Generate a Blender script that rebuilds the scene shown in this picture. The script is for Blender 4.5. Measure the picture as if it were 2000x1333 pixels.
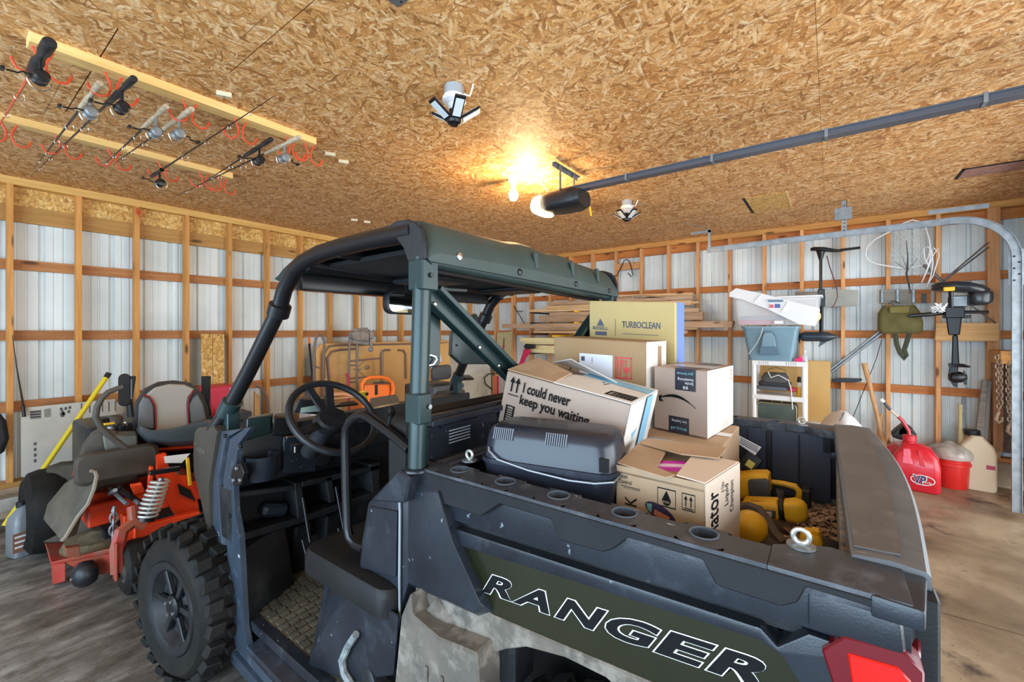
import bpy, bmesh, math, random
from mathutils import Vector, Matrix
random.seed(7)
for o in list(bpy.data.objects): bpy.data.objects.remove(o, do_unlink=True)
S = bpy.context.scene
C = S.collection
PI = math.pi
# ---------------------------------------------------------------- camera, light, exposure
EYE = 1.57; YAW = 0.6230; FPX = 835.5; CXP = 1022.0; CYP = 646.0
cam = bpy.data.cameras.new('camera'); camo = bpy.data.objects.new('camera', cam); C.objects.link(camo)
cam.sensor_width = 36; cam.lens = FPX*36/2000; cam.shift_x = (1000-CXP)/2000; cam.shift_y = (CYP-666.5)/2000
cam.clip_start = .05
camo.location = (0, 0, EYE); camo.rotation_euler = (PI/2, 0, YAW-PI/2)
S.camera = camo
S.view_settings.view_transform = 'Standard'
S.view_settings.look = 'None'
S.view_settings.exposure = 0.50
S.view_settings.gamma = 1.0
S.view_settings.use_curve_mapping = False
w = bpy.data.worlds.new('world'); S.world = w; w.use_nodes = True
w.node_tree.nodes['Background'].inputs[0].default_value = (.80, .90, 1.0, 1)
w.node_tree.nodes['Background'].inputs[1].default_value = .75
def lamp(name, kind, loc, energy, color, rot=(0,0,0), size=None, sy=None, radius=None):
    l = bpy.data.lights.new(name, kind); l.energy = energy; l.color = color
    if kind == 'AREA':
        l.shape = 'RECTANGLE'; l.size = size; l.size_y = sy
    if radius is not None and kind != 'AREA': l.shadow_soft_size = radius
    o = bpy.data.objects.new(name, l); C.objects.link(o); o.location = loc; o.rotation_euler = rot
    return o
# daylight coming in through the open overhead door behind the camera; the blue side lamp is an added, unseen fill
lamp('doorway_daylight', 'AREA', (2.4, -3.6, 1.35), 275, (.90, .96, 1.0), (math.radians(98), 0, 0), 6.5, 3.0)
lamp('side_fill', 'AREA', (-3.5, 1.0, 1.5), 300, (.58, .80, 1.0), (math.radians(95), 0, math.radians(-90)), 6.5, 2.8)

# ---------------------------------------------------------------- helpers
E_U = (math.sin(YAW), math.cos(YAW)); E_V = (-math.cos(YAW), math.sin(YAW))
def ray(px, py):
    a = px-CXP
    return (a*E_U[0]+FPX*E_U[1], a*E_V[0]+FPX*E_V[1], CYP-py)
# points measured on the photograph, placed on a plane of known real distance
def gX(px, py, X): r = ray(px, py); k = X/r[0]; return (X, r[1]*k, EYE+r[2]*k)
def gY(px, py, Y): r = ray(px, py); k = Y/r[1]; return (r[0]*k, Y, EYE+r[2]*k)
def gZ(px, py, Z): r = ray(px, py); k = (Z-EYE)/r[2]; return (r[0]*k, r[1]*k, Z)

class M:
    def __init__(s): s.v = []; s.f = []
    def add(s, vs, fs):
        n = len(s.v); s.v += [tuple(p) for p in vs]; s.f += [tuple(i+n for i in f) for f in fs]; return s
    def box(s, a, b):
        x0, y0, z0 = [min(p, q) for p, q in zip(a, b)]; x1, y1, z1 = [max(p, q) for p, q in zip(a, b)]
        return s.obox((x0, y0, z0), (x1-x0, 0, 0), (0, y1-y0, 0), (0, 0, z1-z0))
    def obox(s, c, ex, ey, ez):
        c, ex, ey, ez = map(Vector, (c, ex, ey, ez))
        vs = [c, c+ex, c+ex+ey, c+ey, c+ez, c+ex+ez, c+ex+ey+ez, c+ey+ez]
        return s.add(vs, [(0,3,2,1), (4,5,6,7), (0,1,5,4), (1,2,6,5), (2,3,7,6), (3,0,4,7)])
    def cbox(s, c, size, rot=(0,0,0)):
        R = Matrix.Rotation(rot[2], 3, 'Z') @ Matrix.Rotation(rot[1], 3, 'Y') @ Matrix.Rotation(rot[0], 3, 'X')
        ex, ey, ez = [R @ Vector(v) for v in ((size[0],0,0), (0,size[1],0), (0,0,size[2]))]
        return s.obox(Vector(c)-(ex+ey+ez)/2, ex, ey, ez)
    def hexa(s, b, t):   # 4 bottom points, 4 top points
        return s.add(list(b)+list(t), [(0,3,2,1), (4,5,6,7), (0,1,5,4), (1,2,6,5), (2,3,7,6), (3,0,4,7)])
    def prism(s, pts, vec):
        n = len(pts); v = Vector(vec)
        vs = [Vector(p) for p in pts]+[Vector(p)+v for p in pts]
        return s.add(vs, [tuple(range(n))[::-1], tuple(range(n, 2*n))]+[(i, (i+1) % n, n+(i+1) % n, n+i) for i in range(n)])
    def loft(s, rings, cap=True, closed=False):
        n = len(rings[0]); vs = [p for r in rings for p in r]; fs = []
        m = len(rings)
        for k in range(m if closed else m-1):
            for i in range(n):
                a, b = k*n, ((k+1) % m)*n
                fs.append((a+i, a+(i+1) % n, b+(i+1) % n, b+i))
        if cap and not closed: fs += [tuple(range(n))[::-1], tuple(range((m-1)*n, m*n))]
        return s.add(vs, fs)
    def tube(s, path, r, n=8, closed=False, flat=1.0):
        P = [Vector(p) for p in path]; m = len(P); rings = []
        up = None
        for i in range(m):
            if closed: t = P[(i+1) % m]-P[i-1]
            else: t = P[min(i+1, m-1)]-P[max(i-1, 0)]
            if t.length < 1e-9: t = Vector((0,0,1))
            t.normalize()
            if up is None:
                up = Vector((0,0,1)) if abs(t.z) < .9 else Vector((1,0,0))
            a = up-t*up.dot(t)
            if a.length < 1e-6: a = t.orthogonal()
            a.normalize(); up = a; b = t.cross(a)
            rr = r[i] if isinstance(r, (list, tuple)) else r
            rings.append([P[i]+(a*math.cos(2*PI*k/n)*flat+b*math.sin(2*PI*k/n))*rr for k in range(n)])
        return s.loft(rings, closed=closed)
    def rod(s, a, b, r, n=8): return s.tube([a, b], r, n)
    def lathe(s, c, ax, prof, n=16, cap=True, closed=False):   # prof: (radius, height along axis)
        c = Vector(c); ax = Vector(ax).normalized(); a = ax.orthogonal().normalized(); b = ax.cross(a)
        return s.loft([[c+ax*h+(a*math.cos(2*PI*k/n)+b*math.sin(2*PI*k/n))*max(r, 1e-4) for k in range(n)] for r, h in prof], cap, closed)
    def ball(s, c, r, n=12):
        rx, ry, rz = r if isinstance(r, (tuple, list)) else (r, r, r); m = max(4, n//2)
        rings = [[(c[0]+rx*max(math.sin(PI*j/m), .01)*math.cos(2*PI*k/n), c[1]+ry*max(math.sin(PI*j/m), .01)*math.sin(2*PI*k/n), c[2]-rz*math.cos(PI*j/m)) for k in range(n)] for j in range(m+1)]
        return s.loft(rings)
    def srect(s, c, ex, ey, hx, hy, r, n=4):    # ring of a rounded rectangle
        c, ex, ey = Vector(c), Vector(ex).normalized(), Vector(ey).normalized(); out = []
        r = min(r, hx*.999, hy*.999)
        for qx, qy, a0 in ((1,1,0), (-1,1,PI/2), (-1,-1,PI), (1,-1,1.5*PI)):
            for k in range(n+1):
                a = a0+PI/2*k/n
                out.append(c+ex*(qx*(hx-r)+r*math.cos(a))+ey*(qy*(hy-r)+r*math.sin(a)))
        return out

def mesh_of(name, m, bevel=0, seg=1, smooth=32, origin=(0,0,0)):
    me = bpy.data.meshes.new(name)
    O = Vector(origin)
    me.from_pydata([Vector(p)-O for p in m.v], [], m.f)
    bm = bmesh.new(); bm.from_mesh(me)
    bmesh.ops.recalc_face_normals(bm, faces=bm.faces)
    if bevel:
        es = [e for e in bm.edges if len(e.link_faces) == 2 and e.calc_face_angle(0) > math.radians(28)]
        try: bmesh.ops.bevel(bm, geom=es, offset=bevel, segments=seg, affect='EDGES', profile=.6, clamp_overlap=True)
        except Exception: pass
    bm.to_mesh(me); bm.free()
    for p in me.polygons: p.use_smooth = True
    try: me.set_sharp_from_angle(angle=math.radians(smooth))
    except Exception: pass
    return me
def orgof(parent):
    o = Vector((0,0,0))
    while parent is not None: o = o+Vector(parent.location); parent = parent.parent
    return o
def part(name, m, mt, parent, label=None, bevel=0, seg=1, smooth=32, kind=None):
    me = mesh_of(name, m, bevel, seg, smooth, orgof(parent))
    o = bpy.data.objects.new(name, me); C.objects.link(o); o.parent = parent
    if mt: me.materials.append(mt)
    if label: o['label'] = label
    if kind: o['kind'] = kind
    return o
def thing(name, label, cat, loc=(0,0,0), group=None):
    o = bpy.data.objects.new(name, None); C.objects.link(o); o.location = loc; o.empty_display_size = .1
    o['label'] = label; o['category'] = cat
    if group: o['group'] = group
    return o
def solo(name, m, mt, label, cat, group=None, bevel=0, seg=1, smooth=32, kind=None):
    xs = [p[0] for p in m.v]; ys = [p[1] for p in m.v]; zs = [p[2] for p in m.v]
    org = ((min(xs)+max(xs))/2, (min(ys)+max(ys))/2, min(zs))
    me = mesh_of(name, m, bevel, seg, smooth, org)
    o = bpy.data.objects.new(name, me); C.objects.link(o); o.location = org
    me.materials.append(mt); o['label'] = label; o['category'] = cat
    if group: o['group'] = group
    if kind: o['kind'] = kind
    return o
def struct(name, m, mt, label=None, bevel=0, smooth=32):
    me = mesh_of(name, m, bevel, 1, smooth)
    o = bpy.data.objects.new(name, me); C.objects.link(o)
    if mt: me.materials.append(mt)
    o['kind'] = 'structure'
    if label: o['label'] = label
    return o
def dup(root, loc=None, rz=None, label=None):
    r = root.copy(); C.objects.link(r)
    if loc is not None: r.location = loc
    if rz is not None: r.rotation_euler = (0, 0, rz)
    if label: r['label'] = label
    for ch in root.children:
        c = ch.copy(); C.objects.link(c); c.parent = r
        for g in ch.children:
            d = g.copy(); C.objects.link(d); d.parent = c
    return r
def text(name, body, o, ex, ey, width, height, mt, parent, ext=.0008, offset=0, shear=0, lift=.001, spacing=1.0, fitbox=True):
    """flat lettering laid on a surface: o = lower left corner, ex / ey = writing and up directions"""
    cu = bpy.data.curves.new('t', 'FONT'); cu.body = body; cu.offset = offset; cu.shear = shear; cu.space_character = spacing
    cu.resolution_u = 3; cu.fill_mode = 'BOTH'; cu.space_line = .95
    to = bpy.data.objects.new('t', cu); C.objects.link(to)
    dg = bpy.context.evaluated_depsgraph_get(); me = bpy.data.meshes.new_from_object(to.evaluated_get(dg))
    bpy.data.objects.remove(to, do_unlink=True); bpy.data.curves.remove(cu)
    if not me.vertices: return None
    xs = [v.co.x for v in me.vertices]; ys = [v.co.y for v in me.vertices]
    x0, x1, y0, y1 = min(xs), max(xs), min(ys), max(ys)
    ex, ey = Vector(ex), Vector(ey); ex.normalize(); ey.normalize(); n = ex.cross(ey).normalized()
    O = Vector(o)-orgof(parent)
    for v in me.vertices:
        a = (v.co.x-x0)/(x1-x0)*width; b = (v.co.y-y0)/(y1-y0)*height
        v.co = O+ex*a+ey*b+n*lift
    me.name = name; me.materials.clear(); me.materials.append(mt)
    ob = bpy.data.objects.new(name, me); C.objects.link(ob); ob.parent = parent
    return ob

# ---------------------------------------------------------------- materials
def newmat(name):
    m = bpy.data.materials.new(name); m.use_nodes = True
    nt = m.node_tree; b = nt.nodes['Principled BSDF']
    return m, nt, b
def N(nt, t, **kw):
    n = nt.nodes.new(t)
    for k, v in kw.items():
        if hasattr(n, k): setattr(n, k, v)
    return n
def ramp(nt, fac, stops):
    r = nt.nodes.new('ShaderNodeValToRGB'); nt.links.new(fac, r.inputs[0])
    e = r.color_ramp.elements
    while len(e) < len(stops): e.new(.5)
    for i, (p, c) in enumerate(stops): e[i].position = p; e[i].color = (c[0], c[1], c[2], 1)
    return r.outputs[0]
def coords(nt, scale=(1,1,1), rot=(0,0,0), kind='Object'):
    tc = nt.nodes.new('ShaderNodeTexCoord'); mp = nt.nodes.new('ShaderNodeMapping')
    nt.links.new(tc.outputs[kind], mp.inputs[0]); mp.inputs['Scale'].default_value = scale; mp.inputs['Rotation'].default_value = rot
    return mp.outputs[0]
def noise(nt, vec, scale, detail=4, rough=.55):
    n = nt.nodes.new('ShaderNodeTexNoise'); n.inputs['Scale'].default_value = scale; n.inputs['Detail'].default_value = detail
    n.inputs['Roughness'].default_value = rough; nt.links.new(vec, n.inputs['Vector']); return n.outputs['Fac']
def mix(nt, fac, a, b, mode='MIX'):
    m = nt.nodes.new('ShaderNodeMix'); m.data_type = 'RGBA'; m.blend_type = mode
    for inp, v in ((m.inputs[0], fac), (m.inputs[6], a), (m.inputs[7], b)):
        if isinstance(v, (int, float)): inp.default_value = v
        elif isinstance(v, tuple): inp.default_value = (v[0], v[1], v[2], 1)
        else: nt.links.new(v, inp)
    return m.outputs[2]
def bump(nt, b, h, strength=.3, dist=.01):
    n = nt.nodes.new('ShaderNodeBump'); n.inputs['Strength'].default_value = strength; n.inputs['Distance'].default_value = dist
    nt.links.new(h, n.inputs['Height']); nt.links.new(n.outputs[0], b.inputs['Normal'])
MC = {}
def pm(name, col, rough=.6, metal=0, col2=None, sc=6, stretch=(1,1,1), bmp=0, bsc=60, lo=.35, hi=.65, trans=0, emit=0, alpha=1, coat=0, dust=None, dlo=.55, dhi=.75, dsc=5, scuff=None, ssc=30, spec=None):
    if name in MC: return MC[name]
    m, nt, b = newmat(name); MC[name] = m
    b.inputs['Roughness'].default_value = rough; b.inputs['Metallic'].default_value = metal
    if spec is not None: b.inputs['Specular IOR Level'].default_value = spec
    v = None
    if col2 or bmp or dust or scuff: v = coords(nt, stretch)
    c = tuple(col)
    if col2:
        c = ramp(nt, noise(nt, v, sc, 5), [(lo, col), (hi, col2)])
    if dust:
        f = ramp(nt, noise(nt, v, dsc, 6, .65), [(dlo, (0,0,0)), (dhi, (1,1,1))])
        c = mix(nt, f, c, dust)
        rr = nt.nodes.new('ShaderNodeMapRange'); nt.links.new(f, rr.inputs[0]); rr.inputs[3].default_value = rough; rr.inputs[4].default_value = min(1, rough+.3)
        nt.links.new(rr.outputs[0], b.inputs['Roughness'])
    if scuff:
        v2 = coords(nt, (3, 1, 1), (.6, .4, .9))
        f = ramp(nt, noise(nt, v2, ssc, 3, .5), [(.70, (0,0,0)), (.76, (1,1,1))])
        c = mix(nt, f, c, scuff)
    if isinstance(c, tuple): b.inputs['Base Color'].default_value = (*c, 1)
    else: nt.links.new(c, b.inputs['Base Color'])
    if bmp: bump(nt, b, noise(nt, v, bsc, 3), bmp, .004)
    if trans: b.inputs['Transmission Weight'].default_value = trans
    if coat: b.inputs['Coat Weight'].default_value = coat; b.inputs['Coat Roughness'].default_value = .06
    if emit: b.inputs['Emission Color'].default_value = (*col, 1); b.inputs['Emission Strength'].default_value = emit
    if alpha < 1: b.inputs['Alpha'].default_value = alpha
    return m
def wood(name, c1, c2, axis='Z', rough=.65, knots=True):
    if name in MC: return MC[name]
    m, nt, b = newmat(name); MC[name] = m
    sc = {'X': (1.2, 22, 22), 'Y': (22, 1.2, 22), 'Z': (22, 22, 1.2)}[axis]
    v = coords(nt, sc)
    g = noise(nt, v, 1.6, 6, .62)
    c = ramp(nt, g, [(.3, c1), (.7, c2)])
    sk = {'X': (4, 14, 14), 'Y': (14, 4, 14), 'Z': (14, 14, 4)}[axis]
    if knots:
        kn = N(nt, 'ShaderNodeTexVoronoi'); kn.inputs['Scale'].default_value = .62; nt.links.new(coords(nt, sk), kn.inputs['Vector'])
        f = ramp(nt, kn.outputs['Distance'], [(.09, (1,1,1)), (.17, (0,0,0))])
        c = mix(nt, f, c, tuple(x*.35 for x in c1))
    # broad tone changes from board to board
    oi = N(nt, 'ShaderNodeObjectInfo'); r = ramp(nt, oi.outputs['Random'], [(0, (.80,.76,.72)), (1, (1.08,1.06,1.0))])
    c = mix(nt, 1.0, c, r, 'MULTIPLY')
    nt.links.new(c, b.inputs['Base Color']); b.inputs['Roughness'].default_value = rough
    bump(nt, b, g, .15, .004)
    return m
def osb(name, cols, scale=1.0, chalk=False):
    m, nt, b = newmat(name); MC[name] = m
    tc = N(nt, 'ShaderNodeTexCoord')
    best = None
    for i, a in enumerate((.15, .75, 1.3, 1.9, 2.6)):
        mp = N(nt, 'ShaderNodeMapping'); nt.links.new(tc.outputs['Object'], mp.inputs[0])
        mp.vector_type = 'TEXTURE'; mp.inputs['Rotation'].default_value = (0, 0, a); mp.inputs['Scale'].default_value = (1/(13*scale), 1/(62*scale), 1/(30*scale)); mp.inputs['Location'].default_value = (i*3.7, i*5.1, i*2.3)
        # slight wobble so the strands are not straight
        nz = N(nt, 'ShaderNodeTexNoise'); nz.inputs['Scale'].default_value = 9*scale; nt.links.new(tc.outputs['Object'], nz.inputs['Vector'])
        ad = N(nt, 'ShaderNodeMix', data_type='RGBA', blend_type='LINEAR_LIGHT'); ad.inputs[0].default_value = 1.2
        nt.links.new(mp.outputs[0], ad.inputs[6]); nt.links.new(nz.outputs['Color'], ad.inputs[7])
        vo = N(nt, 'ShaderNodeTexVoronoi'); vo.inputs['Scale'].default_value = 1.0; nt.links.new(ad.outputs[2], vo.inputs['Vector'])
        sp = N(nt, 'ShaderNodeSeparateColor'); nt.links.new(vo.outputs['Color'], sp.inputs[0])
        if best is None: best = (sp.outputs[0], sp.outputs[1], vo.outputs['Distance'])
        else:
            gt = N(nt, 'ShaderNodeMath', operation='GREATER_THAN'); nt.links.new(sp.outputs[0], gt.inputs[0]); nt.links.new(best[0], gt.inputs[1])
            out = []
            for k, o in enumerate((sp.outputs[0], sp.outputs[1], vo.outputs['Distance'])):
                mx = N(nt, 'ShaderNodeMix', data_type='FLOAT'); nt.links.new(gt.outputs[0], mx.inputs[0]); nt.links.new(best[k], mx.inputs[2]); nt.links.new(o, mx.inputs[3]); out.append(mx.outputs[0])
            best = tuple(out)
    c = ramp(nt, best[1], [(0, cols[0]), (.22, cols[1]), (.6, cols[2]), (1, cols[3])])
    e = ramp(nt, best[2], [(.35, (1,1,1)), (.85, (.55,.45,.36))])
    c = mix(nt, .75, c, e, 'MULTIPLY')
    fi = noise(nt, coords(nt, (30, 60, 30)), 3.0, 6, .7)
    c = mix(nt, 1.0, c, ramp(nt, fi, [(.30, (.72,.66,.6)), (.62, (1.1,1.08,1.05))]), 'MULTIPLY')
    if chalk:   # printed layout lines every sixteen inches
        sx = N(nt, 'ShaderNodeSeparateXYZ'); nt.links.new(tc.outputs['Object'], sx.inputs[0])
        md = N(nt, 'ShaderNodeMath', operation='PINGPONG'); md.inputs[1].default_value = .2032; nt.links.new(sx.outputs[0], md.inputs[0])
        lt = N(nt, 'ShaderNodeMath', operation='LESS_THAN'); nt.links.new(md.outputs[0], lt.inputs[0]); lt.inputs[1].default_value = .0022
        br = ramp(nt, noise(nt, coords(nt), 1.3, 2), [(.45, (0,0,0)), (.56, (1,1,1))])
        mm = N(nt, 'ShaderNodeMath', operation='MULTIPLY'); nt.links.new(lt.outputs[0], mm.inputs[0]); nt.links.new(br, mm.inputs[1])
        m2 = N(nt, 'ShaderNodeMath', operation='MULTIPLY'); nt.links.new(mm.outputs[0], m2.inputs[0]); m2.inputs[1].default_value = .7
        c = mix(nt, m2.outputs[0], c, (.10,.06,.03))
    nt.links.new(c, b.inputs['Base Color']); b.inputs['Roughness'].default_value = .62
    bump(nt, b, best[1], .25, .003)
    return m
m_osb = osb('ceiling_osb', [(.40,.175,.05), (.67,.32,.095), (.87,.50,.20), (.98,.70,.40)], 1.0, True)
m_osbw = osb('wall_osb', [(.50,.26,.06), (.70,.40,.10), (.82,.52,.16), (.90,.65,.28)], 1.0)
m_stud = wood('stud_pine', (.52,.21,.045), (.80,.41,.12), 'Z')
m_studR = wood('stud_pine_pale', (.58,.25,.085), (.90,.50,.23), 'Z')
m_girtX = wood('girt_pine_x', (.36,.14,.045), (.55,.25,.09), 'X')
m_girtY = wood('girt_pine_y', (.42,.125,.025), (.66,.25,.06), 'Y')
m_plateX = wood('plate_pine_x', (.58,.31,.07), (.82,.52,.18), 'X')
m_plateY = wood('plate_pine_y', (.50,.22,.05), (.72,.36,.10), 'Y')
m_boardX = wood('board_pine_x', (.48,.25,.06), (.66,.38,.12), 'X')
m_yel = wood('yellow_pine_strip', (.74,.46,.14), (.93,.68,.30), 'X', knots=False)
m_old = wood('old_board', (.36,.22,.13), (.60,.42,.28), 'Y')
m_old2 = wood('fresh_board', (.60,.36,.17), (.82,.58,.34), 'Y')
m_pale = wood('pale_board', (.68,.58,.30), (.84,.76,.46), 'Y', knots=False)
m_grayw = wood('gray_board', (.20,.18,.16), (.38,.35,.31), 'Y', knots=False)
m_siding = pm('white_siding', (.78,.84,.84), .34, 0, (.56,.62,.61), sc=1.6, lo=.35, hi=.8)
m_steel = pm('galvanized_steel', (.32,.34,.36), .45, .7, (.22,.24,.25), sc=14)
m_chrome = pm('bright_metal', (.80,.80,.80), .2, 1)
m_blackm = pm('black_metal', (.010,.010,.012), .33, .1, spec=.45)
m_blackp = pm('black_plastic', (.012,.013,.015), .40, 0, (.020,.022,.026), sc=20, bmp=.12, bsc=300, spec=.4)
m_red = pm('red_hook', (.72,.07,.02), .45)
m_white = pm('white_plastic', (.82,.83,.84), .4)
m_card = pm('cardboard', (.44,.285,.165), .8, 0, (.52,.36,.23), sc=3, bmp=.05, bsc=90)
m_card2 = pm('cardboard_brown', (.31,.195,.095), .8, 0, (.37,.24,.125), sc=3)
m_cardp = pm('cardboard_pinkish', (.40,.295,.235), .8, 0, (.48,.36,.295), sc=2)
m_cardw = pm('cardboard_white', (.80,.77,.73), .7, 0, (.72,.68,.63), sc=4)
m_ink = pm('black_ink', (.008,.008,.009), .7, spec=.15)
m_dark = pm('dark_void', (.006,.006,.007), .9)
m_rub = pm('tyre_rubber', (.006,.006,.006), .7, 0, (.014,.012,.010), sc=9, bmp=.3, bsc=60, spec=.3)
m_dew = pm('yellow_tool', (.85,.50,.02), .4)
m_orange = pm('orange_plastic', (.90,.20,.03), .45)
# ---------------------------------------------------------------- the building
V = 5.597; U = 6.264; ZT = EYE+1.30; XL = -2.2; YF = -1.62
def floor_mat():
    m, nt, b = newmat('concrete_floor')
    v = coords(nt)
    base = ramp(nt, noise(nt, v, 1.1, 8, .62), [(.32, (.10,.068,.042)), (.48, (.215,.15,.09)), (.62, (.36,.27,.175))])
    grey = ramp(nt, noise(nt, coords(nt, (1,2.2,1)), 2.3, 8, .7), [(.34, (.055,.047,.040)), (.5, (.17,.155,.135)), (.66, (.38,.36,.33))])
    sx = N(nt, 'ShaderNodeSeparateXYZ'); nt.links.new(v, sx.inputs[0])
    mr = N(nt, 'ShaderNodeMapRange'); nt.links.new(sx.outputs[0], mr.inputs[0]); mr.inputs[1].default_value = 1.0; mr.inputs[2].default_value = 2.8
    c = mix(nt, mr.outputs[0], grey, base)
    st = ramp(nt, noise(nt, coords(nt, (1,1,1), (0,0,.5)), 2.6, 5, .6), [(.60, (0,0,0)), (.70, (1,1,1))])
    c = mix(nt, st, c, (.045,.03,.022))
    fl = ramp(nt, noise(nt, v, 60, 2, .5), [(.66, (0,0,0)), (.72, (1,1,1))])
    c = mix(nt, fl, c, (.10,.065,.03))
    nt.links.new(c, b.inputs['Base Color'])
    r = ramp(nt, noise(nt, v, 3, 5), [(.35, (.28,.28,.28)), (.7, (.62,.62,.62))]); nt.links.new(r, b.inputs['Roughness'])
    bump(nt, b, noise(nt, v, 25, 6), .12, .01)
    return m
m_floor = floor_mat()
m_curb = pm('concrete_curb', (.55,.40,.27), .85, 0, (.30,.21,.14), sc=4, bmp=.2, bsc=30)
root = bpy.data.objects.new('floor', None); C.objects.link(root); root['kind'] = 'structure'
# slabs cast with a control joint between them
for a, b_ in (((XL, YF-1.2, -.12), (3.285, V+.3, 0)), ((3.295, YF-1.2, -.12), (U+.3, V+.3, 0))):
    part('slab', M().box(a, b_), m_floor, root)
part('joint_filler', M().box((3.285, YF-1.2, -.12), (3.295, V+.3, -.006)), pm('joint_dirt', (.03,.02,.015), .95), root)
# ceiling: sheets of strand board, staggered, with open joints
root = bpy.data.objects.new('ceiling', None); C.objects.link(root); root['kind'] = 'structure'
ys = [-2.39, -1.17, .05, 1.27, 2.49, 3.71, 4.93, 5.60]
for k in range(7):
    x = XL + (-1.22 if k % 2 else 0)
    x = {0: -2.2, 1: -3.4, 2: -2.0, 3: -3.99, 4: -1.96, 5: -3.3, 6: -2.2}[k]
    while x < U:
        x1 = min(x+2.436, U+.09); x0 = max(x, XL)
        if x1-x0 > .1:
            part('panel', M().box((x0+.0008, ys[k]+.0008, ZT), (x1-.0008, ys[k+1]-.0008, ZT+.012)), m_osb, root)
        x += 2.44
part('joist_space', M().box((XL, -2.4, ZT+.0125), (U+.1, 5.7, ZT+.05)), m_dark, root)
def rib_panel(w, h):
    pts = [(0,0), (.03,0), (.040,.026), (.064,.026), (.074,0), (.12,0), (.124,.007), (.134,.007), (.138,0), (.18,0), (.184,.007), (.194,.007), (.198,0)]
    line = []
    k = 0
    while k*.2286 < w-.01:
        line += [(k*.2286+a, d) for a, d in pts]; k += 1
    line.append((w, 0))
    return line
def siding(m0, axis, a0, z0, z1, d0, sgn):
    line = rib_panel(.914, 1); n = len(line)
    m = M()
    P = []
    for zz in (z0, z1):
        for a, d in line:
            P.append((a0+a, d0+sgn*d, zz) if axis == 'X' else (d0+sgn*d, a0-a, zz))
    m.add(P, [(i, i+1, n+i+1, n+i) for i in range(n-1)])
    return m
# left wall, running away to the right
root = bpy.data.objects.new('wall_left', None); C.objects.link(root); root['kind'] = 'structure'
def mesh_plain(name, m, mt, parent):
    me = bpy.data.meshes.new(name); me.from_pydata(m.v, [], m.f); me.materials.append(mt)
    o = bpy.data.objects.new(name, me); C.objects.link(o); o.parent = parent
    return o
x = XL
while x < U:
    mesh_plain('siding_panel', siding(None, 'X', x, .25, ZT, V+.128, 1), m_siding, root); x += .914
for n in range(-6, 15):
    xc = .403+.4064*n
    part('stud', M().box((xc-.019, V, .29), (xc+.019, V+.089, ZT-.066)), m_stud, root, bevel=.0015)
for zt in (EYE+.611, EYE, EYE-.611):
    part('girt', M().box((XL, V+.0895, zt-.087), (U, V+.1275, zt)), m_girtX, root)
part('top_plate', M().box((XL, V-.001, ZT-.066), (U+.0, V+.089, ZT)), m_plateX, root)
part('bottom_plate', M().box((XL, V-.001, .25), (U+.0, V+.127, .29)), m_boardX, root)
part('header_board', M().box((XL, V+.0895, EYE+.938), (U, V+.1275, EYE+1.078)), m_boardX, root)
part('backing_strip', M().box((XL, V+.0895, EYE+1.079), (U, V+.1005, ZT)), m_osbw, root)
part('concrete_curb', M().box((XL, V-.03, 0), (U+.1, V+.16, .25)), m_curb, root, bevel=.01)
# right wall
root = bpy.data.objects.new('wall_right', None); C.objects.link(root); root['kind'] = 'structure'
y = V+.13
while y > YF-.9:
    mesh_plain('siding_panel', siding(None, 'Y', y, .25, ZT, U+.128, 1), m_siding, root); y -= .914
for n in range(-6, 11):
    yc = 2.727-.4064*n
    wdt = .019 if n < 10 else .045
    part('stud', M().box((U, yc-wdt, .29), (U+.089, yc+wdt, ZT-.066)), m_studR, root, bevel=.0015)
for zt in (EYE+.611, EYE, EYE-.611):
    part('girt', M().box((U+.0895, YF, zt-.087), (U+.1275, V+.127, zt)), m_girtY, root)
part('top_plate', M().box((U-.001, YF, ZT-.066), (U+.089, V, ZT)), m_plateY, root)
part('header_board', M().box((U+.0895, YF, EYE+1.13), (U+.1275, V, ZT-.03)), m_girtY, root)
part('bottom_plate', M().box((U-.001, YF, .25), (U+.127, V, .29)), m_girtY, root)
part('concrete_curb', M().box((U-.03, YF, 0), (U+.16, V, .25)), m_curb, root, bevel=.01)
# front wall: only the return beside the overhead door opening, and the header above it
root = bpy.data.objects.new('wall_front', None); C.objects.link(root); root['kind'] = 'structure'
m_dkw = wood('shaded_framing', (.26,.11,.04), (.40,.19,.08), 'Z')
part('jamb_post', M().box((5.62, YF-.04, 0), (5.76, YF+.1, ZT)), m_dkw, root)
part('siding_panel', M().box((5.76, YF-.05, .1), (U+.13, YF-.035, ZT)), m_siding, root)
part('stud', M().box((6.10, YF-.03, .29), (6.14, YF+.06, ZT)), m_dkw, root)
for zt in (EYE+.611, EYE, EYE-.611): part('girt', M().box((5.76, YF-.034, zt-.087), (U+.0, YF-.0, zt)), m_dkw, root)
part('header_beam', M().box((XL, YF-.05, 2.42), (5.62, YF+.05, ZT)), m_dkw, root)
# near wall, out of the frame behind the camera's left shoulder: same white siding and studs
root = bpy.data.objects.new('wall_back', None); C.objects.link(root); root['kind'] = 'structure'
part('siding_panel', M().box((XL-.14, 4.1, .1), (XL-.12, V+.13, ZT)), m_siding, root)
for k in range(4): part('stud', M().box((XL-.1, 4.15+k*.42, .25), (XL-.01, 4.19+k*.42, ZT)), m_stud, root)

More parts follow.
